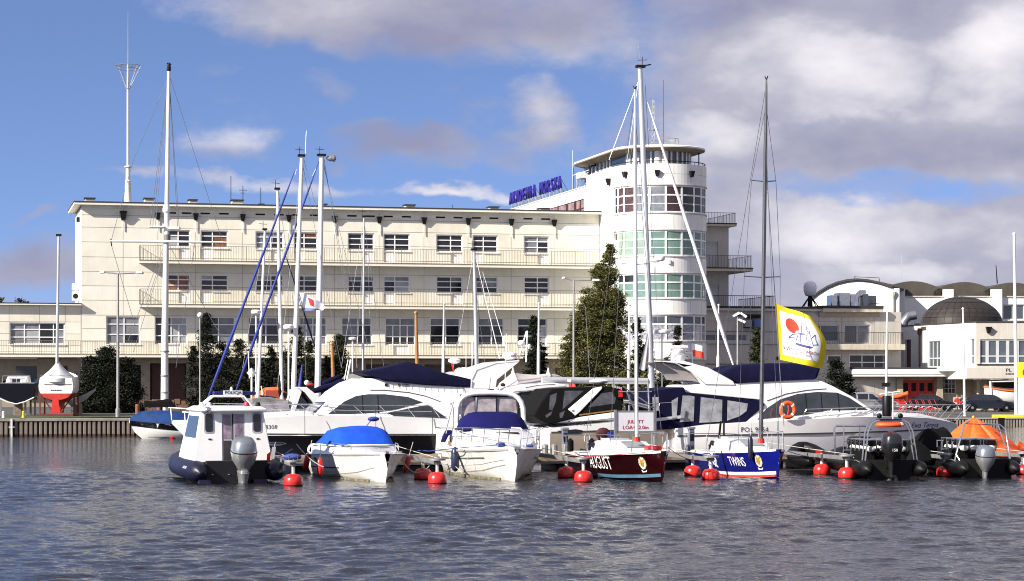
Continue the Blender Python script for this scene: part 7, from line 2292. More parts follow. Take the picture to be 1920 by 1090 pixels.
# ================================================================== cabin cruiser
def cruiser():
 f = Fr(966, 68.6, -80.5)
 r = thing('cabin_cruiser', 'white cabin cruiser with navy windscreen cover and hooped hardtop, bow towards the viewer', 'boat', f.loc, f.yaw)
 st = [(-8.2, -.45, 1.15, .0, 1.36, .78, .03), (-6.5, -.45, 1.2, .03, 1.46, .80, .03), (-4.5, -.45, 1.18, .07, 1.47, .84, .02), (-3.0, -.42, 1.02, .14, 1.38, .88, 0), (-1.7, -.36, .74, .26, 1.14, .92, -.02), (-.8, -.28, .46, .40, .86, .95, -.03), (-.15, -.12, .18, .52, .54, .98, -.02), (.22, .45, .05, .66, .25, 1.0, 0), (.34, .80, .02, .85, .10, 1.0, 0)]
 w, rp = hull(r, st, GEL2, deck=GEL, crown=.15)
 for sd in (-1, 1):
  strip(r, w, [(-8.1, .77), (-4.5, .825), (-1.7, .905), (.2, .985)], sd, M('rub_rail_grey', (.45, .43, .40), .5), 'rub_rail', .06, .035)
  strip(r, w, [(-7.0, .52), (-4.0, .57), (-1.2, .68)], sd, M('stripe_grey', (.10, .11, .12), .4), 'stripe', .05, .008)
  strip(r, w, [(-8, .02), (-4.5, .09), (-1.7, .28), (-.3, .50)] if sd < 0 else [(-3.5, .14), (-1.7, .28)], sd, M('chine_grey', (.35, .33, .30), .5), 'chine_line', .03, .014)
  if sd < 0: strip(r, w, [(-8, .28), (-4.5, .32), (-1.7, .46), (-.2, .66)], sd, M('chine_grey', (.35, .33, .30), .5), 'spray_line', .018, .010)
 for sd in (-1, 1):
  strip(r, w, [(-8, .03), (-4.5, .03), (-.6, .04)], sd, M('waterline_scum', (.16, .14, .08), .8, var=.5, scale=8), 'waterline_scum', .08, .017)
 part('cabin_trunk', MB(GEL).loft([[(x, -b, z0), (x, -b * .92, z0 + (z1 - z0) * .7), (x, -b * .6, z1), (x, 0, z1 + .05), (x, b * .6, z1), (x, b * .92, z0 + (z1 - z0) * .7), (x, b, z0)] for x, b, z0, z1 in ((-8.1, 1.15, .76, .86), (-7.4, 1.30, .78, 1.10), (-5.6, 1.42, .82, 1.48), (-4.0, 1.36, .86, 1.60), (-3.2, 1.25, .90, 1.45), (-2.2, 1.02, .93, 1.26), (-1.2, .72, .96, 1.10), (-.4, .40, 1.0, 1.04))], cap0=True, cap1=True), r, smooth=45)
 part('cabin_window', MB(BLACK).hexa([(-2.95, -.15, 1.40), (-2.80, -.15, 1.37), (-2.80, .62, 1.37), (-2.95, .62, 1.40)], [(-3.0, -.12, 1.45), (-2.86, -.12, 1.44), (-2.86, .60, 1.44), (-3.0, .60, 1.45)]), r)
 part('porthole', MB(G_DARK).ball((-4.7, -1.36, 1.22), (.10, .05, .13), 12, 8), r)
 part('deck_eye', MB(M('teak_brown', (.25, .14, .09), .5)).hexa([(-5.0, -1.44, .98), (-4.5, -1.42, .98), (-4.5, -1.30, .98), (-5.0, -1.32, .98)], [(-5.0, -1.41, 1.12), (-4.9, -1.40, 1.14), (-4.9, -1.30, 1.14), (-5.0, -1.32, 1.12)]), r)
 secs = []
 for (x, b, z0, z1) in ((-3.55, .95, 1.50, 1.56), (-3.75, 1.12, 1.50, 1.74), (-4.1, 1.20, 1.50, 2.02), (-4.4, 1.22, 1.50, 2.10), (-4.9, 1.22, 1.48, 2.04)):
  row = [(x, -b, z0)]
  for k in range(1, 12):
   t = k / 12; e = abs(2 * t - 1)
   row.append((x - .28 * e ** 2, -b * .98 + 2 * b * .98 * t, z0 + (z1 - z0) * (1 - e ** 6)))
  row.append((x - .3, b, z0))
  secs.append(row)
 part('windscreen_cover', MB(NAVY2).loft(secs, cap0=True, cap1=True), r, smooth=45)
 def hoop(x, zt, b=1.13, n=12):
  return [(x + .25, -b * 1.02, 1.5)] + [(x, -b * math.cos(math.pi * k / n) * (abs(math.cos(math.pi * k / n)) ** -.45 if abs(math.cos(math.pi * k / n)) > .01 else 1), 1.75 + (zt - 1.75) * math.sin(math.pi * k / n) ** .55) for k in range(n + 1)] + [(x + .25, b * 1.02, 1.5)]
 h1, h2 = hoop(-5.0, 2.72), hoop(-6.1, 2.68)
 part('hardtop_hoop', MB(GEL).tube(h1, .085, 8), r, smooth=60)
 part('hardtop_hoop', MB(GEL).tube(h2, .06, 8), r, smooth=60)
 part('hardtop_canvas', MB(M('grey_canvas', (.34, .34, .35), .8)).loft([[(p[0] + .04, p[1] * .97, p[2] + .03) for p in h1[2:-2]], [(p[0], p[1] * .97, p[2] + .03) for p in h2[2:-2]]]), r, smooth=40)
 sc = MB(CLEARV)
 for (a, b) in ((-.98, -.52), (-.48, .20), (.24, .92)):
  p_ = part('clear_screen', MB(CLEARV2).hexa([(-5.02, a, 1.9), (-5.02, b, 1.9), (-5.05, b * .93, 2.56), (-5.05, a * .93, 2.56)], [(-5.06, a, 1.9), (-5.06, b, 1.9), (-5.09, b * .93, 2.56), (-5.09, a * .93, 2.56)]), r)
 part('screen_frame', MB(BLACK).box(-5.10, -5.05, -1.0, 1.0, 2.56, 2.66).box(-5.07, -5.0, -.515, -.485, 1.9, 2.6).box(-5.07, -5.0, .205, .235, 1.9, 2.6).box(-5.07, -5.0, .93, .99, 1.9, 2.6), r)
 for (y, h_, m_) in ((-.62, 1.75, WHITEP), (.52, 2.0, WHITEP), (-.02, .55, GALV)):
  part('aerial', MB(m_).tube([(-5.2, y, 2.68), (-5.25, y + .08, 2.68 + h_)], .015, 5), r)
 part('gps_dome', MB(WHITEP).ball((-5.2, .25, 2.80), (.08, .08, .10), 10, 6), r); part('cabin_lamp', MB(WHITEP).box(-5.25, -5.1, -.38, -.1, 2.74, 2.84), r)
 part('horn', MB(BLACK).ball((-5.2, .46, 2.98), (.14, .08, .06), 10, 6), r)
 pts = [(-4.6, -1.36, 1.0), (-3.8, -1.34, 1.02), (-3.0, -1.26, 1.04), (-2.1, -1.06, 1.06), (-1.3, -.80, 1.05), (-.5, -.45, 1.04), (-.2, -.20, 1.04), (-.2, .20, 1.04), (-.5, .45, 1.04), (-1.3, .80, 1.05), (-2.1, 1.06, 1.06), (-3.0, 1.26, 1.04), (-3.8, 1.34, 1.02)]
 pts = [p for p in pts]
 mb = MB(STEEL)
 top = [(p[0] + .35, p[1], p[2] + .56) for p in pts]
 for half in (slice(0, 7), slice(7, 13)):
  mb.tube(top[half], .018, 5); mb.tube([((a[0] + b[0]) / 2, a[1], (a[2] + b[2]) / 2) for a, b in zip(pts[half], top[half])], .011, 4)
 for a, b in zip(pts, top):
  mb.tube([(a[0] - .1, a[1], a[2]), b], .014, 4)
 part('bow_rail', mb, r)
 part('bow_bar', MB(M('white_bar', (.7, .7, .72), .3)).tube([(-.6, .35, 1.04), (-.7, .35, 1.55), (-.75, .30, 1.62), (-.75, .0, 1.64)], .03, 6), r)
 part('bowsprit', MB(STEEL).box(-.3, .45, -.10, .10, 1.02, 1.08), r); part('anchor', MB(STEEL).box(.15, .42, -.05, .05, .90, 1.015), r)
 part('cleat', MB(ROPEB).ball((-.7, -.35, 1.12), (.2, .16, .07), 10, 6), r); part('cleat', MB(ROPEB).ball((-.5, .55, 1.08), (.14, .12, .05), 10, 6), r)
 hull_text(r, 'GA 356', .13, M('faint_lettering', (.45, .45, .5), .5), lambda x, z: 1.22, -1, -2.9, 1.02, 1)
 part('aft_cover', MB(NAVY2).hexa([(-7.3, -1.36, 1.0), (-6.2, -1.40, 1.15), (-6.2, -1.1, 1.15), (-7.3, -1.1, 1.0)], [(-7.2, -1.30, 1.26), (-6.2, -1.34, 1.46), (-6.2, -1.1, 1.46), (-7.2, -1.1, 1.26)]), r, bevel=.04)
 part('stern_fairing', MB(GEL).ball((-8.2, -1.05, .75), (.45, .3, .3), 12, 8), r)
 part('side_handrail', MB(STEEL).tube([(-6.0, -1.35, 1.35), (-5.2, -1.2, 2.4)], .022, 5), r)
 fender((853.5 - CX) / FPX * 71.5, 71.5, .58, M('navy_fender', (.02, .026, .06), .35), 'large navy fender on the near side of the cabin cruiser', .13, .72)
 cs = thing('mooring_line', 'blue mooring line sagging from the cabin cruiser bow to its boom', 'rope', f.loc, f.yaw)
 part('line', MB(ROPEB).tube([(-.7, -.45, 1.1), (-2.5, -1.6, .95), (-4.5, -2.1, .80), (-6.0, -2.3, .78)], .014, 4), cs)
 part('line', MB(ROPE).tube([(-5.0, -1.55, .86), (-3.4, -1.5, .45), (-2.4, -1.3, .15), (-2.0, -1.2, .62), (-1.9, -1.15, .9)], .010, 4), cs)
NAVY2 = M('deep_blue_canvas', (.009, .009, .080), .9, var=.15, bump=.25, bscale=5, spec=.1)
CLEARV2 = M('clear_vinyl_pinkish', (.36, .32, .34), .1, var=.35, scale=3, spec=.6)
cruiser()
# ================================================================== the two small sloops
def small_sloop(px, wl, yaw, mh, mboot, label, mast, emblem_x, name, name_x, name_size, L=6.5, band=None, mastm=MASTW, extras=None, mast_r=.055):
 f = local_frame(px, wl, None, yaw)
 r = thing('sailing_boat', label, 'sailing boat', f.loc, f.yaw)
 st = [(-L, .02, .45, .10, .66, .74, .04), (-L * .8, -.2, .68, .05, .88, .75, .04), (-L * .55, -.3, .80, .05, 1.02, .78, .04), (-L * .35, -.28, .72, .07, .98, .82, .03), (-L * .2, -.22, .52, .10, .78, .86, 0), (-L * .09, -.12, .28, .14, .48, .90, -.02), (-.12, -.05, .08, .16, .18, .93, -.01), (.06, .10, .03, .20, .08, .95, 0), (.22, .80, .015, .84, .04, .96, 0)]
 w, rp = hull(r, st, mh, mh, deck=GELG, crown=.05)
 for sd in (-1, 1):
  strip(r, w, [(q[0], q[5] - .02) for q in st[:-1]], sd, GEL if band is None else band, 'sheer_band', .07, .012)
  strip(r, w, [(-L * .5, .10), (-L * .3, .11), (-L * .1, .16), (0, .21)], sd, mboot[0], 'boot_top', .10, .012)
  if len(mboot) > 1:
   strip(r, w, [(-L * .5, .02), (-L * .3, .03), (-L * .1, .07), (-.02, .12)], sd, mboot[1], 'antifouling_edge', .07, .016)
 c0, c1 = -L * .64, -L * .27
 part('cabin', MB(GEL).loft([[(x, -b, .74), (x, -b * .86, zt - .03), (x, -b * .5, zt), (x, b * .5, zt), (x, b * .86, zt - .03), (x, b, .74)] for x, b, zt in ((c0, .72, 1.14), (c0 + .5, .78, 1.22), (c1 - .9, .74, 1.20), (c1 - .3, .60, 1.04), (c1 + .1, .48, .84))], cap0=True, cap1=True), r, smooth=35)
 part('cabin_hatch', MB(BLACK).box(c0 - .03, c0 - .002, -.32, .32, .78, 1.10), r); part('sliding_hatch', MB(GELG).box(c0 + .05, c0 + .75, -.35, .35, 1.205, 1.26), r)
 part('cabin_side_window', MB(BLACK).hexa([(c0 + .1, -.775, .98), (c0 + .38, -.785, .98), (c0 + .38, -.75, .98), (c0 + .1, -.745, .98)], [(c0 + .14, -.735, 1.13), (c0 + .38, -.745, 1.13), (c0 + .38, -.70, 1.13), (c0 + .14, -.70, 1.13)]), r)
 part('foredeck_hatch', MB(M('smoke_hatch', (.25, .27, .29), .15)).hexa([(c1 - .75, -.34, 1.175), (c1 - .2, -.34, 1.0), (c1 - .2, .34, 1.0), (c1 - .75, .34, 1.175)], [(c1 - .75, -.34, 1.20), (c1 - .2, -.34, 1.03), (c1 - .2, .34, 1.03), (c1 - .75, .34, 1.20)]), r)
 part('cockpit_well', MB(GELG).box(-L + .35, c0 - .1, -.5, .5, .74, .79), r)
 part('pulpit', MB(STEEL).tube([(-1.0, -.60, .87), (-.95, -.58, 1.42), (-.2, -.26, 1.50), (.10, 0, 1.50), (-.2, .26, 1.50), (-.95, .58, 1.42), (-1.0, .60, .87)], .016, 5).tube([(-.2, -.26, .92), (-.2, -.26, 1.50)], .014, 4).tube([(-.2, .26, .92), (-.2, .26, 1.50)], .014, 4), r)
 part('pushpit', MB(STEEL).tube([(-L + .9, -.98, .75), (-L + .9, -.98, 1.28), (-L + .1, -.8, 1.30), (-L + .05, .8, 1.30), (-L + .9, .98, 1.28), (-L + .9, .98, .75)], .016, 5).tube([(-L + .15, -.75, .75), (-L + .1, -.78, 1.3)], .014, 4), r)
 for x in (-L * .6, -L * .42, -L * .27):
  for sd in (-1, 1):
   part('stanchion', MB(STEEL).tube([(x, sd * (w(x, .8) - .07), .78), (x, sd * (w(x, .8) - .07), 1.34)], .012, 4), r)
 (mb_px, mb_py), (mt_px, mt_py), spr = mast
 mx, mz = f.uz(mb_px, mb_py, 0)
 mz = max(1.05, min(mz, 1.25))
 tx, tz = f.uz(mt_px, mt_py, 0)
 tx = mx + max(-.6, min(.6, tx - mx));
 Lm = tz - mz
 my = part('mast', MB(mastm).tube([(mx, 0, mz), (mx + (tx - mx) * .8, 0, mz + Lm * .8), (tx, 0, tz - .25), (tx, 0, tz)], [mast_r, mast_r, mast_r * .55, mast_r * .4], 8), r, smooth=60)
 part('mast_step', MB(REDP).lathe([(.12, mz - .06), (.10, mz + .1)], 10, (mx, 0, 0)), r)
 wr = MB(WIRE)
 def mp(t): return (mx + (tx - mx) * t, 0, mz + Lm * t)
 for (t, hw) in spr:
  p = mp(t)
  part('spreader', MB(mastm).tube([(p[0] - .1, -hw, p[2] + .04), p, (p[0] - .1, hw, p[2] + .04)], .018, 5), r)
 for sd in (-1, 1):
  prev = (mx - .25, sd * (w(mx, .8) - .08), .78)
  for (t, hw) in sorted(spr):
   p = mp(t); q = (p[0] - .1, sd * hw, p[2] + .04)
   wr.tube([prev, q], .009, 3); prev = q
  wr.tube([prev, mp(.93)], .009, 3)
 wr.tube([(.05, 0, .97), mp(.86)], .009, 3); wr.tube([(-L + .1, 0, .85), mp(.99)], .009, 3)
 wr.tube([(mx + .1, -.12, mz), (tx + .06, -.05, tz - .4)], .007, 3)
 part('rigging', wr, r, kind=None)
 part('masthead_vane', MB(BLACK).tube([(tx - .12, 0, tz + .12), (tx, 0, tz), (tx + .12, 0, tz + .1)], .02, 4), r)
 hull_text(r, name, name_size, WHITEPRINT, w, -1, name_x, .50, 1, width=.66, off=.016, slant=-.1)
 ex, ez = emblem_x, .56
 part('emblem_ring', MB(M('emblem_white', (.50, .45, .33), .5, var=.7, scale=22)).skinpanel([(ex + .125 * math.cos(R(a)) * (1 + .10 * (i % 2)), ez + .185 * math.sin(R(a)) * (1 + .08 * (i % 2))) for i, a in enumerate(range(0, 360, 20))], w, -1, .016, .01), r)
 part('emblem_shield', MB(GOLD).skinpanel([(ex - .065, ez + .09), (ex - .02, ez + .12), (ex + .015, ez + .09), (ex + .065, ez + .12), (ex + .055, ez - .02), (ex + .015, ez - .12), (ex - .04, ez - .09), (ex - .07, ez)], w, -1, .021, .01), r)
 part('emblem_scroll', MB(WHITEPRINT).skinpanel([(ex - .09, ez - .21), (ex - .04, ez - .245), (ex + .06, ez - .245), (ex + .12, ez - .20), (ex + .09, ez - .27), (ex - .06, ez - .285)], w, -1, .016, .01), r)
 return r, f, w
aug, FA, WA = small_sloop(1242, 904, -69.5, MAROON, [BLUEBOOT], 'maroon hulled sloop named AUGUST with white mast', ((1194, 822), (1190.5, 168), [(.50, .5)]), -.62, 'AUGUST', -2.75, .58, mast_r=.06, L=6.4)
tw, FT, WT = small_sloop(1458, 899, -74.5, BLUEH, [GEL, REDBOOT], 'royal blue sloop named TWINS with dark mast', ((1427, 828), (1437, 150), [(.455, .62), (.72, .42)]), -.62, 'TWINS', -1.62, .42, mastm=ALUD, mast_r=.068)
sk_ = MB(WHITEPRINT)
for pts in ([(-3.65, .62), (-3.5, .68), (-3.35, .62), (-3.3, .5), (-3.2, .35)], [(-3.6, .6), (-3.55, .45), (-3.7, .30)], [(-3.25, .66), (-3.05, .62), (-2.98, .48), (-3.05, .34), (-2.95, .28)], [(-3.2, .5), (-3.08, .46), (-3.12, .3)], [(-3.3, .72), (-3.15, .70)]):
 for (a, b) in zip(pts, pts[1:]):
  dx, dz = b[0] - a[0], b[1] - a[1]; l_ = math.hypot(dx, dz); nx, nz = -dz / l_ * .018, dx / l_ * .018
  sk_.skinpanel([(a[0] + nx, a[1] + nz), (b[0] + nx, b[1] + nz), (b[0] - nx, b[1] - nz), (a[0] - nx, a[1] - nz)], WT, -1, .016, .008)
part('hull_drawing', sk_, tw)
part('red_rope_coil', MB(ROPER).tube([(-.9 + .14 * math.cos(k * .9), .1 + .3 * math.sin(k * .9), .95 + .006 * k) for k in range(24)], .018, 4), aug)
for (x, y) in ((-5.7, .2), (-5.2, -.3)):
 part('winch', MB(BLACK).lathe([(.07, .78), (.06, .9), (.08, .95)], 10, (x, y, 0)), tw)
x_ = -4.3
part('folded_boom', MB(BLACK).tube([(-5.0, -.1, .9), (-4.75, -.1, 1.75)], .04, 6), tw); part('folded_boom', MB(BLACK).tube([(-4.2, -.2, 1.1), (-4.2, -.2, 1.75)], .035, 6), tw)
p = FT.w(-4.9, -1.22, .52); fender(p[0], p[1], p[2], M('dark_navy_fender', (.012, .014, .035), .4), 'dark blue fender near the stern of the blue sloop', .09, .8)
p = FT.w(-.75, -.62, .98); fender(p[0], p[1], p[2], M('dark_navy_fender', (.012, .014, .035), .4), 'dark fender slung at the bow rail of the blue sloop', .08, .7)
ml = thing('mooring_line', 'thin line running along the maroon hull to the boom', 'rope', FA.loc, FA.yaw)
part('line', MB(ROPER).tube([(-.3, -.45, .90), (-2.5, -1.3, .72), (-5.2, -1.7, .68)], .012, 4), ml)
# ================================================================== black inflatables on the right
def rib(px, wl, yaw, label, cowl, cap, seats, L=6.4, B=1.05, arch=True, rad=.28, band=None, leg=None, s=.95, num=None, eng_tilt=-6, y_eng=0.0, top=1.42):
 f = local_frame(px, wl, None, yaw)
 r = thing('inflatable_boat', label, 'boat', f.loc, f.yaw)
 tube_boat(r, L, B, rad, .34, RUBBER)
 part('hull', MB(RUBBER).loft([[(x, -b, .3), (x, -b * .8, -.05), (x, 0, -.3 + k_), (x, b * .8, -.05), (x, b, .3)] for x, b, k_ in ((0, .85, 0), (3.3, .85, 0), (5.2, .5, .2), (6.0, .1, .5))], cap0=True), r)
 part('transom', MB(BLACK).box(-.1, .03, -.8, .8, -.05, .62), r)
 part('deck', MB(M('black_deck', (.006, .006, .007), .8, spec=.2)).box(.03, 4.9, -.82, .82, .24, .30), r)
 part('grab_line', MB(M('grey_webbing', (.14, .14, .15), .7)).tube([(x, B + .17, .54 + .05 * (i % 2)) for i, x in enumerate((0, .5, 1, 1.5, 2, 2.5, 3, 3.5, 4))], .015, 4), r)
 o = outboard(r, -.42, y_eng, top, s, cap, cowl, eng_tilt, leg=leg, band=band)
 if num:
  t = put_text('engine_lettering', num, .13, WHITEPRINT, o, (-.395 * s, -.0, -.50 * s), (0, -1, 0), (0, 0, 1), extrude=.002)
 for (x, y) in seats:
  st_ = link('seat', None, r, (x, y, .30))
  part('seat_pod', MB(BLKC).box(-.28, .28, -.19, .19, 0, .62), st_, bevel=.05)
  part('seat_back', MB(STEEL).tube([(-.28, -.2, .55), (-.36, -.22, .92), (-.36, .22, .92), (-.28, .2, .55)], .024, 6), st_)
  part('seat_pad', MB(RUBBER).box(-.42, -.37, -.17, .17, .72, .90), st_, bevel=.02)
  part('grab_bar', MB(STEEL).tube([(.20, -.2, .6), (.24, -.2, .82), (.24, .2, .82), (.20, .2, .6)], .022, 6), st_)
  part('seat_cushion', MB(SEATW).ball((-.39, 0, .64), (.06, .15, .10), 10, 6), st_)
 if arch:
  a = MB(STEEL)
  for x in (.15, .55):
   a.tube([(x - .1, -.85, .45), (x, -.72, 1.5), (x + .03, -.58, 1.78), (x + .03, -.40, 1.86), (x + .03, .40, 1.86), (x + .03, .58, 1.78), (x, .72, 1.5), (x - .1, .85, .45)], .028, 6)
  a.tube([(.12, -.78, 1.1), (.52, -.78, 1.1)], .02, 5); a.tube([(.12, .78, 1.1), (.52, .78, 1.1)], .02, 5)
  part('arch', a, r, smooth=60)
 return r, f
SE = [(1.1, .5), (1.65, .5), (2.2, .5), (2.75, .5), (3.3, .5), (1.1, -.5), (1.65, -.5), (2.2, -.5), (2.75, -.5), (3.3, -.5), (1.4, 0), (2.0, 0), (2.6, 0)]
rb, FB = rib(1672, 899, 95, 'black inflatable with rows of steel backed seats and large black outboard', M('black_cowling', (.012, .012, .013), .25, coat=.4), M('black_cowling', (.012, .012, .013), .25, coat=.4), SE, num='150', leg=M('black_leg', (.012, .012, .013), .35), top=1.5, s=1.04, rad=.25, B=.86, y_eng=.10)
x = .35
part('arch_tray', MB(BLACK).box(.1, .6, -.35, .35, 1.86, 1.90), rb)
lr = thing('life_ring', 'orange life ring lying flat on top of the black inflatable arch', 'life ring', FB.w(.2, -.0, 1.72), FB.yaw)
part('ring', MB(M('orange_ring', (.80, .10, .015), .55)).tube([(.20 * math.cos(R(q)), .40 * math.sin(R(q)), 0) for q in range(0, 360, 18)], .075, 8, closed=True), lr, smooth=60)
part('white_band', MB(WHITEP).tube([(.20 * math.cos(R(q)), .40 * math.sin(R(q)), 0) for q in (225, 234, 243)], .078, 8), lr)
part('radar_reflector', MB(RUBBER).lathe([(.14, 0), (.15, .05), (.15, .62), (.13, .66)], 14, (.4, .05, 1.98)), rb, smooth=40)
part('aerial', MB(WHITEP).tube([(.3, -.12, 1.9), (.3, -.12, 2.75)], .018, 5), rb)
for y in (.32, -.36):
 part('spotlight', MB(RUBBER).ball((.3, y, 2.0), .085, 10, 8), rb)
part('console', MB(RUBBER).box(3.9, 4.5, -.35, .35, .3, 1.25), rb, bevel=.08)
part('console_rail', MB(STEEL).tube([(3.6, .95, .6), (3.6, 1.0, 1.52), (3.7, .9, 1.62), (3.8, -.1, 1.62), (3.7, -.3, 1.5)], .035, 6).tube([(3.7, .65, .7), (3.7, .65, 1.62)], .02, 5).tube([(3.75, .1, .7), (3.75, .1, 1.62)], .02, 5), rb)
rb2, FB2 = rib(1849, 897, 95, 'black inflatable with silver outboard at the right, bent steel arch beside the orange raft', SILVER, SILVERD, [(1.2, .48), (1.8, .48), (2.4, .48), (3.0, .48), (1.2, -.4), (1.8, -.4), (2.4, -.4), (3.0, -.4), (1.5, .04), (2.3, .04)], arch=False, num=None, band=BLACK, top=1.05, s=.92, leg=SILVER, rad=.24, B=.82, y_eng=.14)
a = MB(STEEL)
a.tube([(-.1, .75, .35), (.1, .95, .75), (.5, .55, 1.72), (.6, .35, 1.82)], .028, 6); a.tube([(.3, .95, .45), (.45, .85, .75), (.9, .45, 1.72), (1.0, .30, 1.80)], .028, 6)
a.tube([(.55, .5, 1.74), (.5, -.6, 1.70), (.45, -.78, 1.55), (.2, -.85, .60), (-.05, -.45, .35)], .028, 6); a.tube([(.75, -.62, 1.70), (.6, -.95, .62)], .026, 6)
part('arch', a, rb2, smooth=60)
for (txt, y) in (('HONDA', .13), ('150', -.14)):
 put_text('engine_lettering', txt, .085, INK, [c for c in rb2.children if c.name.startswith('outboard')][0], (-.362, y, -.36), (0, -1, 0), (0, 0, 1), extrude=.002) if txt == '150' else None
def heap(px, d, w_, h, m, label, name, cat, dz=.3, seed=1, yaw=12, depth=1.3):
 x = (px - CX) / FPX * d
 r = thing(name, label, cat, (x, d, dz), R(yaw))
 rng = random.Random(seed)
 ph = [rng.random() * 6 for _ in range(4)]
 secs = []
 for i in range(13):
  t = -1 + 2 * i / 12
  row = []
  e = (1 - abs(t) ** 2.2)
  for k in range(11):
   q = -1 + 2 * k / 10
   z = h * e * (1 - abs(q) ** 2.6) * (.86 + .10 * math.sin(t * 5 + ph[0]) + .06 * math.sin(q * 7 + ph[1] + t * 3))
   row.append((t * w_ / 2, q * depth / 2 * (.55 + .45 * e), z))
  secs.append(row)
 part('cover', MB(m).loft(secs), r, smooth=50)
 part('skirt', MB(m).loft([[(t_[0][0], t_[0][1], -.15), t_[0]] for t_ in secs]).loft([[(t_[-1][0], t_[-1][1], -.15), t_[-1]] for t_ in secs]), r)
 return r
h = heap(1806, 75.0, 1.2, .70, BLKC, 'low black canvas bundle in front of the orange raft', 'covered_console', 'boat cover', .45, 12)
h = heap(1716, 73.2, 1.3, .70, BLKC, 'low black canvas bundle beside the large black outboard', 'covered_console', 'boat cover', .50, 9)
h = heap(1738, 75.5, 1.9, .95, BLKC, 'rumpled black canvas heap covering a console between the two inflatables', 'covered_console', 'boat cover', .55, 3)
h = heap(1758, 77.5, 1.5, 1.15, BLKC, 'taller black canvas heap in front of the right hand yacht bow', 'covered_console', 'boat cover', .55, 6)
f = local_frame(1548, None, 75.2, 96)
r = thing('inflatable_boat', 'small black inflatable with a red seat left of the seated inflatable', 'boat', f.loc, f.yaw)
tube_boat(r, 3.4, .62, .22, .40, RUBBER, cone=False, bow_up=.35)
part('deck', MB(RUBBER).box(0, 2.6, -.5, .5, .2, .3), r); part('seat', MB(REDP).hexa([(.9, -.2, .45), (1.2, -.2, .45), (1.2, .0, .45), (.9, .0, .45)], [(.9, -.05, .75), (1.0, -.05, .75), (1.0, .12, .75), (.9, .12, .75)]), r)
part('grab_line', MB(M('grey_webbing', (.14, .14, .15), .7)).tube([(x, .80, .5) for x in (0, .5, 1, 1.5)], .02, 4), r)
def raft():
 d = 80.5
 x = (1832 - CX) / FPX * d; k = d / FPX
 r = thing('life_raft', 'orange tent shaped life raft with a small light on its peak', 'life raft', (x, d, 0), R(10))
 rng = random.Random(4)
 n = 36
 def ring(rx, ry, z, wob=0, cx=0):
  return [(cx + rx * math.cos(2 * math.pi * i / n) * (1 + wob * math.sin(i * 2.1)), ry * math.sin(2 * math.pi * i / n) * (1 + wob * math.cos(i * 1.7)), z + wob * .25 * math.sin(i * 2.6)) for i in range(n)]
 def Z(py): return CAMH + (HY - py) * k
 part('tube', MB(RUBBER).lathe([(1.30, .02), (1.52, .10), (1.58, .25), (1.52, .40), (1.3, .48)], 36), r, smooth=60)
 secs = [ring(1.58, 1.5, .32, .0), ring(1.62, 1.5, .52, .03), ring(1.36, 1.2, Z(835), .06), ring(.98, .9, Z(817), .10, -.04), ring(.50, .5, Z(799), .13, -.10), ring(.22, .22, Z(788), .04, -.13), ring(.03, .03, Z(784), 0, -.14)]
 part('canopy', MB(ORANGE).loft(secs, closed=True), r, smooth=25)
 part('peak_light', MB(M('lamp_yellow', (.75, .5, .05), .3)).ball((-.14, 0, Z(784) + .03), .055, 8, 6), r)
 part('doorway', MB(M('dark_red_flap', (.38, .03, .015), .7)).hexa([(.35, -.86, .95), (.60, -.80, .92), (.60, -.76, .92), (.35, -.82, .95)], [(.40, -.62, 1.28), (.52, -.60, 1.25), (.52, -.56, 1.25), (.40, -.58, 1.28)]), r)
 part('seam_rope', MB(ROPER).tube([(1.58 * math.cos(R(a)), 1.5 * math.sin(R(a)), .55 - .06 * (i % 2)) for i, a in enumerate(range(180, 361, 15))], .015, 4), r)
 part('paddle_roll', MB(ORANGE).tube([(1.35, -.5, .78), (1.75, -.6, .60)], [.16, .10], 8), r)
raft()
def slack(name_label, a, b, sag, m=ROPE, rr=.013):
 t = thing('mooring_line', name_label, 'rope')
 A, B_ = Vector(a), Vector(b)
 pts = []
 for i in range(11):
  q = i / 10
  p = A.lerp(B_, q); p.z -= sag * 4 * q * (1 - q)
  pts.append(p)
 part('line', MB(m).tube(pts, rr, 5), t)
slack('pale slack rope from the police boat boom to the near side of the bowrider', at(556, 833, 69.5), at(607, 876, 69.2) + Vector((0, 0, 0)), .10)
slack('pale rope sagging between the bowrider and the cabin cruiser boom', at(757, 868, 70.0), at(812, 864, 69.0), .35)
slack('blue rope from the stern of the police boat to the pontoon', at(497, 862, 68.5), at(548, 842, 74), .08, ROPEB)
slack('red rope hanging from the maroon sloop bow towards the blue sloop boom', at(1252, 838, 69.5), at(1330, 858, 71.0), .22, ROPER)
slack('dark rope from the blue sloop bow to the inflatable boom', at(1474, 845, 71), at(1536, 858, 73), .05, WIRE)
slack('pale rope from the black inflatable to its boom', at(1640, 862, 71.5), at(1600, 858, 72.0), .05)
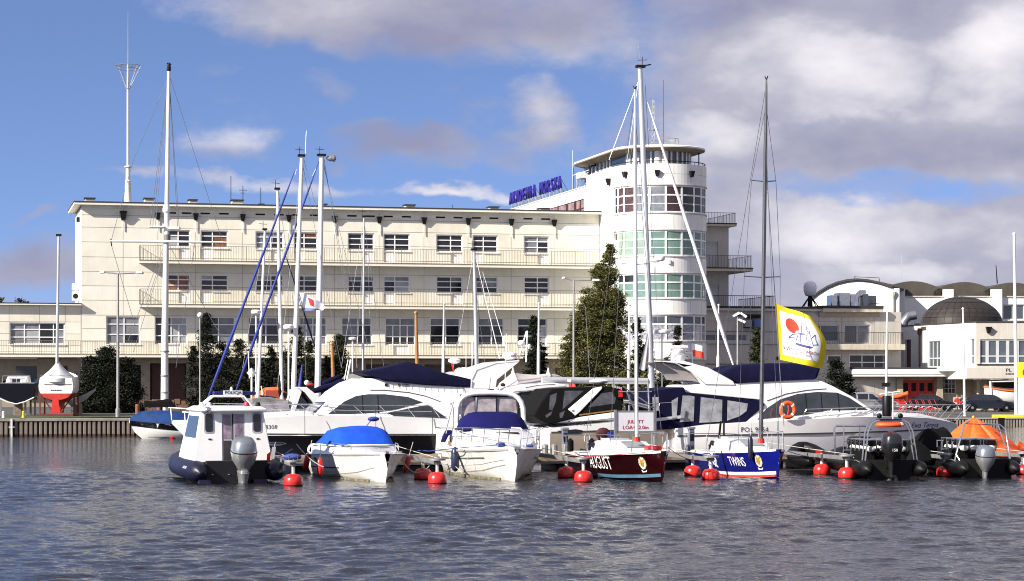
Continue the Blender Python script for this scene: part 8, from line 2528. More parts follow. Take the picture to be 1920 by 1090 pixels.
# ================================================================== boats lying behind the big yachts
def sail_yacht(bow_px, d, L, label, mast, free=1.25, bow_left=True, hullm=GEL, furl=None, furl_m=None, boom=None, boom_m=None, extras=(), wires=(), mastm=MASTW, cover=GREYC, rake=.9, rolls=()):
 """mast: (base px, base py, top px, top py, radius in px). Everything is measured on the boat's centre plane."""
 yaw = YAW + (180 if bow_left else 0)
 f = Fr(bow_px, d, yaw)
 r = thing('sailing_yacht', label, 'sailing yacht', f.loc, f.yaw)
 B = L * .30
 st = [(-L, .1, B * .30, .25, B * .36, free * .82, .02), (-L * .8, -.2, B * .42, .15, B * .46, free * .82, .04), (-L * .5, -.4, B * .44, .15, B * .5, free * .85, .05), (-L * .25, -.3, B * .30, .25, B * .38, free * .92, .03), (-L * .1, -.1, B * .14, .35, B * .20, free * .97, 0), (-rake, .05, B * .05, .4, B * .10, free * .99, 0), (0, free * .85, .02, free * .9, .04, free, 0)]
 w, rp = hull(r, st, hullm, hullm, deck=GELG if hullm is GEL else GEL)
 part('coachroof', MB(GEL).loft([[(x, -b, free * .82), (x, -b * .85, z), (x, b * .85, z), (x, b, free * .82)] for x, b, z in ((-L * .68, B * .30, free + .32), (-L * .45, B * .33, free + .38), (-L * .28, B * .22, free + .22), (-L * .20, B * .14, free + .02))], cap0=True, cap1=True), r)
 part('sprayhood', MB(cover).loft([[(x, -b, free + .2), (x, -b * .8, z), (x, b * .8, z), (x, b, free + .2)] for x, b, z in ((-L * .58, B * .30, free + .45), (-L * .62, B * .33, free + .95), (-L * .70, B * .33, free + .90))], cap0=True), r)
 pts = [(-L * q, (B * .47 if q > .3 else B * .5 * q / .3), free * .9) for q in (.9, .75, .6, .45, .3, .18)]
 for sd in (-1, 1):
  mb = MB(STEEL)
  P_ = [(p[0], sd * p[1], p[2]) for p in pts]
  mb.tube([(p[0], p[1], p[2] + .62) for p in P_], .010, 4)
  for p in P_:
   mb.tube([p, (p[0], p[1], p[2] + .62)], .012, 4)
  part('guard_rail', mb, r)
 part('pulpit', MB(WHITEP).tube([(-1.1, -B * .22, free), (-1.0, -B * .21, free + .55), (.05, -.08, free + .62), (.15, .0, free + .62), (.05, .08, free + .62), (-1.0, B * .21, free + .55), (-1.1, B * .22, free)], .028, 6).tube([(.0, -.05, free), (.05, -.08, free + .62)], .022, 5).tube([(.0, .05, free), (.05, .08, free + .62)], .022, 5), r)
 part('fender', MB(RUBBER).lathe([(.03, -.35), (.12, -.25), (.12, .25), (.03, .35)], 10, (-L * .22, (1 if bow_left else -1) * (B * .36 + .1), free * .6)), r)
 k = d / FPX
 if mast:
  bx, by, tx, ty, rp_ = mast
  mx, mz = f.uz(bx, by, 0); tx_, tz = f.uz(tx, ty, 0)
  base_z = free + .2
  bx2 = mx + (mx - tx_) * (mz - base_z) / (tz - mz)
  rad = rp_ * k
  part('mast', MB(mastm).tube([(bx2, 0, base_z), (mx, 0, mz), (tx_ * .9 + mx * .1, 0, tz * .9 + mz * .1), (tx_, 0, tz)], [rad, rad, rad * .78, rad * .70], 10), r, smooth=60)
  part('masthead', MB(BLACK).box(tx_ - rad * 1.2, tx_ + rad * 1.5, -rad, rad, tz, tz + .10).tube([(tx_ + .1, 0, tz + .05), (tx_ + .1, 0, tz + .45)], .015, 4).tube([(tx_ - .1, 0, tz + .3), (tx_ + .3, 0, tz + .33)], .012, 4), r)
 def ln(name, a, b, rad, m, n=8, tap=None, v=0):
  (x0, z0), (x1, z1) = f.uz(a[0], a[1], v), f.uz(b[0], b[1], v)
  mb = MB(m)
  N = 8
  pts = [(x0 + (x1 - x0) * i / N, v, z0 + (z1 - z0) * i / N) for i in range(N + 1)]
  rs = [rad * (.35 + .65 * min(1, min(i, N - i) / 1.2)) * (.55 + .45 * i / N) * (1 + .10 * math.sin(i * 2.3)) for i in range(N + 1)] if tap else rad
  mb.tube(pts, rs, n)
  return part(name, mb, r, smooth=60)
 if furl:
  ln('furled_sail', furl[0], furl[1], furl[2] * k, furl_m or BLUESAIL, tap=True)
 if boom:
  ln('boom', boom[0], boom[1], boom[2] * k, boom_m or ALU)
 for (nm, a, b, rr, m_) in rolls:
  ln(nm, a, b, rr * k, m_, tap=True)
 wr = MB(WIRE)
 for (a, b) in wires:
  (x0, z0), (x1, z1) = f.uz(a[0], a[1], 0), f.uz(b[0], b[1], 0)
  wr.tube([(x0, 0, z0), (x1, 0, z1)], .0095, 4)
 if wires:
  part('rigging', wr, r)
 for (nm, px, py, rr, hh, m_) in extras:
  x, z = f.uz(px, py, .3)
  part(nm, MB(m_).lathe([(rr * .8, -hh / 2), (rr, -hh / 4), (rr, hh / 4), (rr * .6, hh / 2)], 14, (x, .3, z)), r)
  part('pole', MB(MASTW).tube([(x, .3, z - hh / 2), (x, .3, free)], .035, 5), r)
 return r, f
sail_yacht(372, 98, 9.6, 'sailing yacht with thick white mast and the lower blue furled genoa', (550, 742, 566, 294, 5.0), furl=((553, 320), (384, 762), 3.2),
  rolls=(('whip_aerial', (572.5, 292), (574.5, 245), .9, WHITEP), ('boom_cover', (563, 741), (662, 712), 8, NAVY)), wires=(((556, 318), (553, 328)), ((566, 300), (640, 690)), ((570, 300), (600, 420)), ((566, 300), (520, 730))), free=1.2, extras=(('radar_dome', 541, 613, .24, .22, WHITEP),))
sail_yacht(432, 103, 10.2, 'sailing yacht with the straight thick white mast and cone reflector at its head', (596, 715, 603.5, 293, 6.0), furl=((598, 303), (440, 740), 3.0),
  rolls=(('radar_cone', (612, 297), (630, 297), 7.5, GALV), ('lazy_jack_cover', (640, 705), (600, 722), 7, NAVY)), wires=(((603, 295), (586, 330)), ((606, 300), (655, 560)), ((604, 300), (690, 650)), ((608, 300), (670, 690))), free=1.2)
sail_yacht(348, 106, 9.2, 'sailing yacht with slimmer white mast between the two blue sails', (528, 728, 520.5, 356, 3.8), wires=(((522, 360), (480, 700)), ((522, 360), (560, 640)), ((534, 478), (592, 655))), free=1.0, rolls=(('stay_cover', (536, 480), (592, 656), 1.9, NAVY), ('boom_bag', (522, 735), (556, 752), 6, BLKC), ('mast_wrap', (525, 700), (526, 745), 4.6, BLKC)), extras=(('radar_dome', 480, 585, .24, .2, WHITEP),))
sail_yacht(322, 111, 8.4, 'sailing yacht with thin leaning white mast behind the lower blue sail', (484, 735, 497, 432, 3.2), wires=(((497, 435), (455, 690)), ((497, 435), (530, 690))), free=1.15, rolls=(('boom', (484, 742), (520, 748), 3, NAVY),))
sail_yacht(560, 112, 8.0, 'small sailing yacht with thin grey mast before the middle first floor windows', (680.5, 690, 682.5, 408, 2.0), mastm=ALU, wires=(((682, 412), (640, 690)), ((682, 412), (720, 690)), ((690, 480), (697, 694)), ((683, 430), (668, 690))), free=1.1, extras=(('lamp_head', 661, 635, .2, .16, WHITEP),))
sail_yacht(760, 106, 8.6, 'sailing yacht with grey mast rising behind the cabin cruiser', (894, 700, 889, 470, 4.0), mastm=ALU, wires=(((889, 472), (850, 690)), ((889, 475), (935, 690)), ((890, 520), (910, 690))), free=1.1, cover=TAUPEC)
sail_yacht(1384, 93, 13.0, 'large sailing yacht with thick grey mast, long grey boom and white furled genoa', (1222, 735, 1200, 127, 6.2), bow_left=False, mastm=ALU, furl=((1214, 192), (1378, 694), 4.3), furl_m=MASTW,
  boom=((1016, 713), (1214, 715), 6.0), wires=(((1198, 150), (1142, 300)), ((1196, 160), (1176, 300)), ((1210, 160), (1232, 560)), ((1204, 160), (1240, 700)), ((1098, 575), (1106, 712)), ((1201, 120), (1197, 80))), free=1.45,
  rolls=(('wind_vane', (1205, 124), (1221, 121), 1.5, BLACK), ('boom_strut', (1232, 735), (1160, 680), 1.2, WIRE)), extras=(('radar_dome', 1241, 622, .36, .18, WHITEP),))
f = Fr(1384, 93, YAW)
sb = thing('furled_sail_cloth', 'loose grey sailcloth hanging beside the foot of the thick grey mast', 'sail', f.loc, f.yaw)
def _sc(u, v):
 x, z = f.uz(1217 - (19 - 2 * math.sin(u * 5)) * v * (1 - u) + 3 * u, 614 + 78 * v + 3 * math.sin(u * 5) * v, -.1)
 return (x, -.1 + .035 * math.sin(u * 11) * v, z)
part('cloth', MB(M('grey_sailcloth', (.40, .38, .39), .8)).sheet(_sc, 18, 10), sb, smooth=60)
x, z = f.uz(1237, 484, -.2)
rd = thing('mast_radar', 'small radar dome bracketed to the thick grey mast in front of the tower', 'radar', f.w(x, -.2, z), f.yaw)
part('dome', MB(GEL2).lathe([(.1, -.14), (.2, -.1), (.23, 0), (.2, .08), (.06, .13)], 14), rd, smooth=50)
part('bracket', MB(ALU).box(-.42, -.05, -.06, .06, -.19, -.141), rd)
def motor_arch():
 f = Fr(700, 98.5, YAW + 180)
 r = thing('motor_boat', 'motor boat with white swept radar arch and clear windscreen beyond the left yacht foredeck', 'boat', f.loc, f.yaw)
 L = f.u(470)
 st = [(-1, -.2, 1.1, .2, 1.2, 1.1, .03), (L * .4, -.2, 1.2, .25, 1.35, 1.2, .03), (L * .75, -.1, .7, .5, 1.0, 1.3, 0), (L * .95, .4, .2, .8, .35, 1.35, 0), (L, .9, .03, 1.1, .06, 1.35, 0)]
 hull(r, st, GEL, deck=GELG)
 P = lambda q: f.poly(q, 1.2)
 part('radar_arch', MB(GEL).slab(P([(560, 726), (575, 726), (591, 738), (610, 751), (598, 758), (588, 758), (575, 742), (566, 731)]), lambda x, z: 1.2), r, bevel=.03)
 part('arch_leg', MB(GEL).slab(P([(558, 730), (566, 734), (553, 772), (544, 774)]), lambda x, z: 1.22), r, bevel=.03)
 part('arch_seal', MB(BLACK).slab(P([(566, 733), (570, 735), (588, 759), (584, 760)]), lambda x, z: 1.21).slab(P([(566, 735), (567, 738), (553, 777), (551, 776)]), lambda x, z: 1.21), r)
 part('windscreen', MB(CLEARV).slab(P([(566, 742), (582, 762), (580, 778), (554, 778)]), lambda x, z: 1.0), r)
 part('side_screen', MB(CLEARV2).slab(P([(470, 756), (540, 752), (545, 776), (468, 782)]), lambda x, z: 1.15), r)
 part('deck_cover', MB(GREYC).slab(P([(472, 748), (508, 745), (548, 752), (545, 760), (474, 764)]), lambda x, z: .9), r, bevel=.05)
 x, z = f.uz(571, 722, .2)
 part('flag_roll', MB(BLUESAIL).tube([(x + .25, .2, z - .3), (x + .1, .2, z + .9)], [.10, .03], 6), r)
 part('horn', MB(WHITEP).ball((x - .1, .2, z + .1), .12, 8, 6), r); part('red_trim', MB(REDP).ball((x - .25, .3, z + .02), (.14, .1, .07), 8, 6), r)
 x, z = f.uz(472, 697, .2)
 part('radar_reflector', MB(WHITEP).lathe([(.02, -.22), (.22, 0), (.02, .22)], 4, (x, .2, z - .06)), r, smooth=None)
 part('pole', MB(WHITEP).tube([(x, .2, z - .28), (x, .2, 1.2)], .05, 6).tube([(x + .1, .2, z - .3), (x + .15, .2, z + .9)], .02, 4), r)
motor_arch()
def sport_cruiser():
 f = Fr(1012, 84.5, YAW)
 r = thing('sport_cruiser', 'sport cruiser with black canopy, white sloping arch and taupe lower hull marked POL-8578', 'boat', f.loc, f.yaw)
 L = 10.2
 st = [(0, -.3, 1.35, .15, 1.50, 1.34, .04), (.25 * L, -.4, 1.45, .2, 1.62, 1.52, .05), (.5 * L, -.4, 1.35, .3, 1.60, 1.80, .03), (.72 * L, -.35, .95, .5, 1.30, 2.02, 0), (.88 * L, -.1, .45, .8, .80, 2.12, -.03), (.97 * L, .6, .12, 1.2, .3, 2.14, 0), (L, 1.4, .02, 1.6, .05, 2.14, 0)]
 w, rp = hull(r, st, GEL, deck=GEL, crown=.12)
 lb = MB(GELT)
 for sd in (-1, 1):
  secs = []
  for i in range(21):
   x = .01 + L * .93 * i / 20
   zt = 1.16 + .26 * (x / L)
   secs.append([(x, sd * (w(x, z) + .012), z) for z in (.0, zt * .4, zt * .75, zt)])
  lb.loft(secs)
 part('lower_topsides', lb, r, smooth=50)
 strip(r, w, [(.05, 1.18), (.5 * L, 1.31), (.93 * L, 1.42)], -1, RAILD, 'rub_rail', .05, .03)
 P = lambda q, v=-1.45: f.poly(q, v)
 kw = lambda x, z: 1.46 - .22 * max(0, z - 1.5)
 part('canopy', MB(BLKC).slab(P([(1000, 780), (1030, 797), (1090, 782), (1168, 771), (1173, 746), (1165, 725), (1116, 725.5), (1036, 729.5), (1015, 755)]), kw), r, bevel=.05)
 for q in ([(1062, 733), (1098, 733), (1064, 762), (1056, 768)], [(1034, 742), (1047, 737), (1045, 752), (1037, 770), (1031, 768)], [(1023, 779), (1037, 771), (1034, 778), (1025, 784)], [(1050, 775), (1061, 770), (1055, 783), (1050, 785)], [(1131, 738), (1150, 735), (1158, 744), (1155, 757), (1104, 764)]):
  part('canopy_window', MB(M('smoked_vinyl', (.07, .07, .08), .08, var=.4, scale=3, spec=.8)).skinpanel(P(q), kw, -1, .008, .02), r)
 part('arch', MB(GEL).slab(P([(1066, 768), (1116, 728), (1133, 725), (1132, 730), (1087, 774), (1079, 780), (1074, 774)]), lambda x, z: 1.52 - .22 * max(0, z - 1.5)), r, bevel=.03)
 part('arch_emblem', MB(GALV).skinpanel(P([(1075 + 2.6 * math.cos(R(a)), 770.5 + 2 * math.sin(R(a))) for a in range(0, 360, 45)]), lambda x, z: 1.52 - .22 * max(0, z - 1.5), -1, .01, .01), r)
 part('teak_trim', MB(WOODM).skinpanel(P([(1086, 777), (1150, 769), (1150, 771), (1086, 779.5)]), lambda x, z: 1.5, -1, .01, .02), r)
 x, z = f.uz(1123, 717, 0)
 part('radar_scanner', MB(WHITEP).lathe([(.1, -.1), (.36, 0), (.38, .06), (.2, .13)], 16, (x, 0, z)), r)
 x, z = f.uz(1164, 735, -1.4)
 o = part('ring_cover', MB(BLKC).lathe([(.02, -.06), (.26, -.05), (.28, 0), (.26, .05), (.02, .06)], 20), r)
 o.matrix_local = Matrix.Translation((x, -1.30, z)) @ Matrix.Rotation(R(90), 4, 'X')
 part('ring_print', MB(REDP).box(x - .08, x + .08, -1.372, -1.362, z - .20, z + .06), r)
 put_text('ring_lettering', 'VIKING', .13, WHITEPRINT, r, (x - .15, -1.39, z + .17), (1, 0, -.25), (.25, 0, 1), extrude=.002)
 for sd in (-1,):
  pts = [(L * q, sd * (w(L * q, 1.9) - .05), 1.5 + .62 * q) for q in (.3, .42, .54, .66, .78, .9)]
  rail(r, pts, .5, mid=False)
 part('swim_platform', MB(GEL).box(-.9, 0, -1.3, 1.3, .35, .48), r, bevel=.05)
 part('stern_ladder', MB(STEEL).tube([(-.3, -1.1, .48), (-.3, -1.1, 1.25), (-.1, -1.1, 1.35)], .022, 5).tube([(-.3, -.7, .48), (-.3, -.7, 1.25), (-.1, -.7, 1.35)], .022, 5).tube([(-.3, -1.1, .9), (-.3, -.7, .9)], .018, 4), r)
 part('portlight', MB(G_DARK).skinpanel(P([(1046, 808), (1080, 805), (1092, 807), (1085, 813), (1052, 813)], -1.6), w, -1, .05, .02), r)
 hull_text(r, 'POL-8578', .23, INK, w, -1, f.u(1087, -1.6), f.uz(1087, 794.5, -1.6)[1], 1, width=.95)
 for px, m_ in ((1068, BLKC), (1108, NAVY), (1124, BLKC)):
  part('hull_fender', MB(m_).lathe([(.03, -.34), (.13, -.24), (.13, .24), (.03, .34)], 10, (f.u(px, -1.7), -1.80, .62)), r)
 part('locker_bundle', MB(M('dark_red_bag', (.05, .005, .006), .8)).ball((f.u(1130, -1.8), -1.86, 1.12), (.30, .16, .24), 10, 6), r)
 part('rope_hank', MB(ROPE).tube([(f.u(1100, -1.7) + .12 * math.cos(k), -1.78, .95 + .18 * math.sin(k)) for k in range(14)], .02, 4), r)
 part('blue_bucket', MB(BLUESAIL).box(f.u(1138, -1.9), f.u(1150, -1.9), -2.1, -1.8, .56, 1.2), r)
sport_cruiser()
f = Fr(1192, 84, YAW)
g = thing('stern_gantry', 'grey tubular stern gantry with solar panel between the sport cruiser and the navy canopy', 'gantry', f.loc, f.yaw)
mb = MB(STEEL)
for v in (-.9, .9):
 for (a, b) in (((1168, 725), (1218, 760)), ((1172, 755), (1220, 768)), ((1160, 735), (1222, 735)), ((1175, 735), (1190, 770)), ((1215, 718), (1217, 775))):
  (x0, z0), (x1, z1) = f.uz(*a, v), f.uz(*b, v)
  mb.tube([(x0, v, z0), (x1, v, z1)], .03, 5)
 part('frame', mb, g); mb = MB(STEEL)
(x0, z0), (x1, z1) = f.uz(1170, 752), f.uz(1216, 765)
part('solar_panel', MB(M('grey_panel', (.3, .31, .33), .3)).hexa([(x0, -.8, z0), (x1, -.8, z1), (x1, .8, z1), (x0, .8, z0)], [(x0, -.8, z0 + .04), (x1, -.8, z1 + .04), (x1, .8, z1 + .04), (x0, .8, z0 + .04)]), g)
for px in (1168, 1215):
 x = f.u(px)
 part('leg', MB(STEEL).tube([(x, -.85, .2), (x, -.85, f.uz(px, 740)[1])], .03, 5), g)
def hardtop():
 f = Fr(960, 90.5, YAW)
 r = thing('motor_boat', 'white hardtop motor boat with black cabin windows behind the cabin cruiser', 'boat', f.loc, f.yaw)
 L = 9
 st = [(0, -.3, 1.2, .2, 1.35, 1.1, .03), (.4 * L, -.3, 1.3, .25, 1.5, 1.3, .03), (.75 * L, -.2, .8, .5, 1.1, 1.6, 0), (.95 * L, .4, .2, .9, .4, 1.7, 0), (L, 1.1, .03, 1.4, .06, 1.7, 0)]
 hull(r, st, GEL, deck=GEL)
 P = lambda q: f.poly(q, -1.3)
 part('hardtop', MB(GEL).slab(P([(960, 735), (972, 727), (1000, 721), (1038, 718), (1058, 721), (1064, 726), (1025, 729), (985, 735)]), lambda x, z: 1.35), r, bevel=.05)
 part('roof_stripe', MB(GALV).skinpanel(P([(985, 726), (1010, 721.5), (1040, 720), (1040, 721), (1010, 722.6), (985, 727.4)]), lambda x, z: 1.35, -1, .01, .01), r)
 part('cabin_window', MB(G_DARK).slab(P([(962, 738), (1000, 737), (1004, 745), (990, 758), (962, 758)]), lambda x, z: 1.25), r)
 part('cabin_side', MB(GEL).slab(P([(1000, 733), (1018, 736), (1025, 745), (1017, 760), (1000, 772), (962, 772), (962, 757), (990, 758), (1005, 745)]), lambda x, z: 1.32), r, bevel=.05)
 part('stern_rail', MB(STEEL).tube([(-.2, -1.3, 1.1), (-.3, -1.3, 2.4)], .05, 6).tube([(0, -1.2, 2.4), (1.2, -1.2, 1.4)], .03, 5).tube([(0, -1.2, 1.4), (1.2, -1.2, 2.4)], .03, 5), r)
 fl = thing('flag', 'tiny red and white flag above the black canopy of the sport cruiser', 'flag', at(1069, 722, 89))
 part('staff', MB(STEEL).tube([(0, 0, -.8), (0, 0, .25)], .015, 4), fl)
 part('cloth', MB(REDF).sheet(lambda u, v: (-.05 + .26 * u, .04 * math.sin(5 * u), -.10 + .20 * v - .10 * u), 5, 3), fl)
 part('cloth_white', MB(WHITEF).sheet(lambda u, v: (-.15 + .18 * u, .02 + .04 * math.sin(5 * u), .12 + .1 * v), 4, 2), fl)
hardtop()
def tent_boat():
 f = Fr(1090, 108, YAW + 180)
 r = thing('tented_yacht', 'yacht under a peaked taupe winter tent before the dark conifer', 'sailing yacht', f.loc, f.yaw)
 L = 6.5
 st = [(-1.5, -.2, 1.0, .2, 1.2, 1.2, .03), (2, -.3, 1.3, .2, 1.45, 1.25, .03), (4.5, -.1, .7, .5, .9, 1.4, 0), (L, .9, .03, 1.2, .06, 1.5, 0)]
 hull(r, st, GEL, deck=GELG)
 rows = []
 for px, pt in ((1064, 712), (1046, 703), (1031, 701), (1028, 697), (1024, 701), (1005, 703), (985, 702), (966, 700), (962, 696.5), (957, 702), (940, 716), (936, 726)):
  x, zt = f.uz(px, pt)
  zb = f.uz(px, 742)[1]
  rows.append([(x, -1.5, zb), (x, -1.05, zb + (zt - zb) * .55), (x, -.3, zb + (zt - zb) * .93), (x, 0, zt), (x, .3, zb + (zt - zb) * .93), (x, 1.05, zb + (zt - zb) * .55), (x, 1.5, zb)])
 part('tent', MB(TAUPEC).loft(rows, cap0=True, cap1=True), r, smooth=25)
 for px, pt in ((1028, 698), (962, 697.5)):
  x, z = f.uz(px, pt)
  part('peak_cap', MB(WHITEP).lathe([(.10, -.1), (.02, .22)], 8, (x, 0, z)), r)
tent_boat()
def grey_boat():
 f = Fr(700, 100, YAW + 180)
 r = thing('covered_boat', 'boat under a grey tarpaulin peeping out left of the navy flybridge cover', 'boat', f.loc, f.yaw)
 rows = []
 for px, pt in ((700, 706), (690, 695), (680, 694), (668, 700), (655, 702), (644, 706), (638, 716)):
  x, zt = f.uz(px, pt); zb = 1.3
  rows.append([(x, -1.1, zb), (x, -.8, zb + (zt - zb) * .6), (x, 0, zt), (x, .8, zb + (zt - zb) * .6), (x, 1.1, zb)])
 part('tarpaulin', MB(GREYC).loft(rows, cap0=True, cap1=True), r, smooth=30)
 hull(r, [(-.6, -.2, 1.0, .2, 1.1, 1.3, .03), (1, -.3, 1.0, .2, 1.15, 1.3, .03), (2.2, .4, .2, .8, .4, 1.4, 0), (2.6, 1, .03, 1.2, .05, 1.4, 0)], GEL)
 pl = MB(WHITEP)
 (x0, z0), (x1, z1) = f.uz(645, 712), f.uz(652, 675)
 pl.tube([(x0, .8, z0), (x1, .8, z1)], .045, 5); pl.tube([(x0 + .12, .8, z0), (x1 + .12, .8, z1)], .02, 4)
 part('folded_gangway', pl, r)
grey_boat()
def radar_boat():
 f = Fr(905, 97, YAW + 180)
 r = thing('motor_boat', 'motor boat with round radar on a red striped post beyond the navy flybridge cover', 'boat', f.loc, f.yaw)
 hull(r, [(-1, -.2, 1.2, .2, 1.3, 1.2, .03), (2, -.3, 1.2, .2, 1.4, 1.3, .03), (4, .0, .6, .6, .8, 1.5, 0), (4.8, 1, .03, 1.3, .05, 1.6, 0)], GEL, deck=GEL)
 x0, z0 = f.uz(840, 702); x1, z1 = f.uz(905, 708)
 part('flybridge', MB(GEL).slab(f.poly([(839, 701), (853, 697), (905, 705), (905, 740), (850, 740)]), lambda x, z: 1.2), r, bevel=.05)
 x, z = f.uz(852, 677)
 part('radar_scanner', MB(WHITEP).lathe([(.1, -.12), (.26, -.05), (.28, .05), (.15, .12)], 14, (x, 0, z)), r)
 part('radar_post', MB(REDP).tube([(x + .14, .1, z - .12), (x + .02, .1, z - .55)], .03, 5), r)
 part('dinghy_cover', MB(M('pinkish_cover', (.62, .52, .49), .8)).slab(f.poly([(856, 700), (858, 693), (866, 689), (878, 691), (890, 698), (893, 702)]), lambda x, z: .6), r, bevel=.06)
 for px in (872, 883):
  part('whip_aerial', MB(WHITEP).tube([(f.u(px), .2, f.uz(px, 700)[1]), (f.u(px), .2, f.uz(px, 640)[1])], .012, 4), r)
radar_boat()
# ================================================================== left side: blue covered boat, boats on stands, lifeboat
def blue_boat():
 f = Fr(242, 119, YAW + 176)
 r = thing('covered_boat', 'black and white boat under a blue tarpaulin moored at the left quay', 'boat', f.loc, f.yaw)
 L = 6.5
 st = [(-L, -.2, .9, .2, 1.05, .80, .05), (-L * .7, -.3, 1.0, .2, 1.15, .72, .06), (-L * .4, -.3, .85, .25, 1.05, .80, .04), (-1.5, -.25, .50, .35, .80, .92, 0), (-.75, -.05, .18, .42, .42, 1.02, -.02), (-.3, .35, .05, .6, .18, 1.08, 0), (0, .9, .02, 1.0, .04, 1.1, 0)]
 w, rp = hull(r, st, GEL2, deck=BLKC)
 bb = MB(BLKH)
 for sd in (-1, 1):
  secs = []
  for i in range(21):
   x = -L + .01 + (L - .05) * i / 20
   zt = 1.09 if x > -.3 else .80 + .28 * max(0, (x + L * .7) / (L * .7)) ** 1.5
   zl = .30 + .42 * max(0, (x + L) / L) ** 2.2
   secs.append([(x, sd * (w(x, z) + .014), z) for z in (zl, (zl + zt) / 2, zt)])
  bb.loft(secs)
 part('black_topsides', bb, r, smooth=50)
 rows = []
 rng = random.Random(5)
 for i in range(12):
  x = -.02 - i * .55
  if x < -L: break
  b = w(x, .95) + .05
  zb = (.80 + .28 * max(0, (x + L * .7) / (L * .7)) ** 1.5) - .08
  zt = 1.50 - .10 * abs(i - 3) * .3 + rng.uniform(-.06, .05) - (.32 if i == 0 else 0)
  rows.append([(x, -b, zb), (x, -b * .9, zb + (zt - zb) * .75), (x, -b * .4, zt), (x, b * .4, zt), (x, b * .9, zb + (zt - zb) * .75), (x, b, zb - .02)])
 part('tarpaulin', MB(TARPB).loft(rows, cap0=True, cap1=True), r, smooth=30)
 part('boot_line', MB(BLKC).skinpanel([(-L * .9, .02), (-1.0, .08), (-1.0, .11), (-L * .9, .05)], w, 1, .012, .01), r)
 return r
blue_boat()
f = Fr(300, 117, YAW)
g = thing('folded_sprayhood', 'black folded sprayhood lying behind the blue tarpaulin', 'boat cover', at(305, 764, 121), R(YAW))
part('cloth', MB(BLKC).loft([[(x, -.3, 0), (x, -.2, h_ * .7), (x, 0, h_), (x, .2, h_ * .7), (x, .3, 0)] for x, h_ in ((-1.0, .38), (-.5, .34), (0, .42), (.4, .48), (.7, .1))], cap0=True, cap1=True), g)
part('prop', MB(BLACK).box(-.1, .0, -.05, .05, -1.55, .02), g)
def keel_boat():
 d = 131.5
 x = (105 - CX) / FPX * d; k = d / FPX; zg = ground_z(x)
 r = thing('cradled_yacht', 'white covered yacht with red bottom standing on a red steel cradle', 'sailing yacht', (x, d, zg), R(6))
 def Z(py): return CAMH + (HY - py) * k - zg
 W = 35 * k
 secs = []
 for (y, s, zt, zb) in ((0, .90, Z(709), Z(752)), (.5, .97, Z(709), Z(754)), (1.5, 1.0, Z(709) + .05, Z(756)), (3.5, .95, Z(709) + .1, Z(757)), (5.5, .6, Z(709) + .25, Z(752)), (7.0, .06, Z(709) + .4, Z(735))):
  w = W * s
  q = [(.93, zt), (1.0, zt - .45), (.985, Z(731)), (.90, Z(738)), (.70, Z(745.5)), (.40, zb + .10)]
  secs.append([(-w * a, y, z) for a, z in q] + [(0, y, zb)] + [(w * a, y, z) for a, z in q[::-1]])
 up = MB(GEL2)
 up.loft([q[:4] for q in secs]); up.loft([q[-4:] for q in secs]); up.add([secs[0][i] for i in (0, 1, 2, 3, 9, 10, 11, 12)], [tuple(range(8))])
 part('topsides', up, r, smooth=60)
 lo = MB(REDBOOT); lo.loft([q[3:10] for q in secs]); lo.add(secs[0][3:10], [tuple(range(7))])
 part('bottom', lo, r, smooth=60)
 part('keel', MB(REDBOOT).hexa([(-.10, 1.6, .18), (.10, 1.6, .18), (.10, 3.8, .18), (-.10, 3.8, .18)], [(-.14, 1.4, Z(755) + .05), (.14, 1.4, Z(755) + .05), (.14, 4.2, Z(755) + .05), (-.14, 4.2, Z(755) + .05)]), r)
 part('rudder', MB(M('bright_red_rudder', (.55, .03, .02), .5)).hexa([(-.28, -.10, .22), (.25, -.10, .22), (.25, -.04, .22), (-.28, -.04, .22)], [(-.20, -.10, Z(748)), (.14, -.10, Z(748)), (.14, -.04, Z(748)), (-.20, -.04, Z(748))]), r)
 zc = Z(677)
 n = 18
 cv = []
 for (t, s) in ((-.12, 1.03), (.06, 1.0), (.22, .80), (.5, .46), (.78, .20), (1, .05)):
  z = Z(712) + (zc - Z(712)) * t
  cv.append([(s * W * .97 * math.cos(2 * math.pi * i / n), 1.4 - 1.4 * t * .2 + s * 1.6 * math.sin(2 * math.pi * i / n) , z + .04 * math.sin(i * 2.7) * s) for i in range(n)])
 part('canvas_cover', MB(M('pale_canvas', (.58, .58, .58), .8, var=.08, bump=.5, bscale=2)).loft(cv, closed=True), r, smooth=40)
 part('cover_ridge', MB(M('pale_canvas', (.58, .58, .58), .8)).loft([[(-W * .9, 2.5, Z(710)), (0, 1.2, zc - .2), (W * .9, 2.5, Z(710))], [(-W * .5, 5.5, Z(708)), (0, 5.5, Z(695)), (W * .5, 5.5, Z(708))]]), r)
 part('pushpit', MB(STEEL).tube([(-W * .85, .3, Z(712)), (-W * .85, .1, Z(704)), (W * .85, .1, Z(704)), (W * .85, .3, Z(712))], .02, 5).tube([(-W * .3, .1, Z(712)), (-W * .3, .1, Z(704))], .015, 4).tube([(W * .3, .1, Z(712)), (W * .3, .1, Z(704))], .015, 4), r)
 part('stern_stripe', MB(GALV).box(-W * .62, W * .8, -.02, -.004, Z(722), Z(720)), r)
 bits = MB(INK)
 xx = -.3
 for w_ in (.12, .1, .12, .08, .12, .1):
  bits.box(xx, xx + w_ * .75, -.012, -.002, Z(733), Z(731)); xx += w_
 part('stern_lettering', bits, r)
 part('mast', MB(ALU).tube([(-1.5 * k, 1.0, zc - .3), (2 * k, 1.0, Z(440))], .09, 8, r1=.075), r, smooth=60)
 part('masthead', MB(BLACK).box(-.16 + 2 * k, .16 + 2 * k, .92, 1.08, Z(441), Z(437)), r)
 cr = MB(M('cradle_red_oxide', (.16, .03, .02), .8, var=.3))
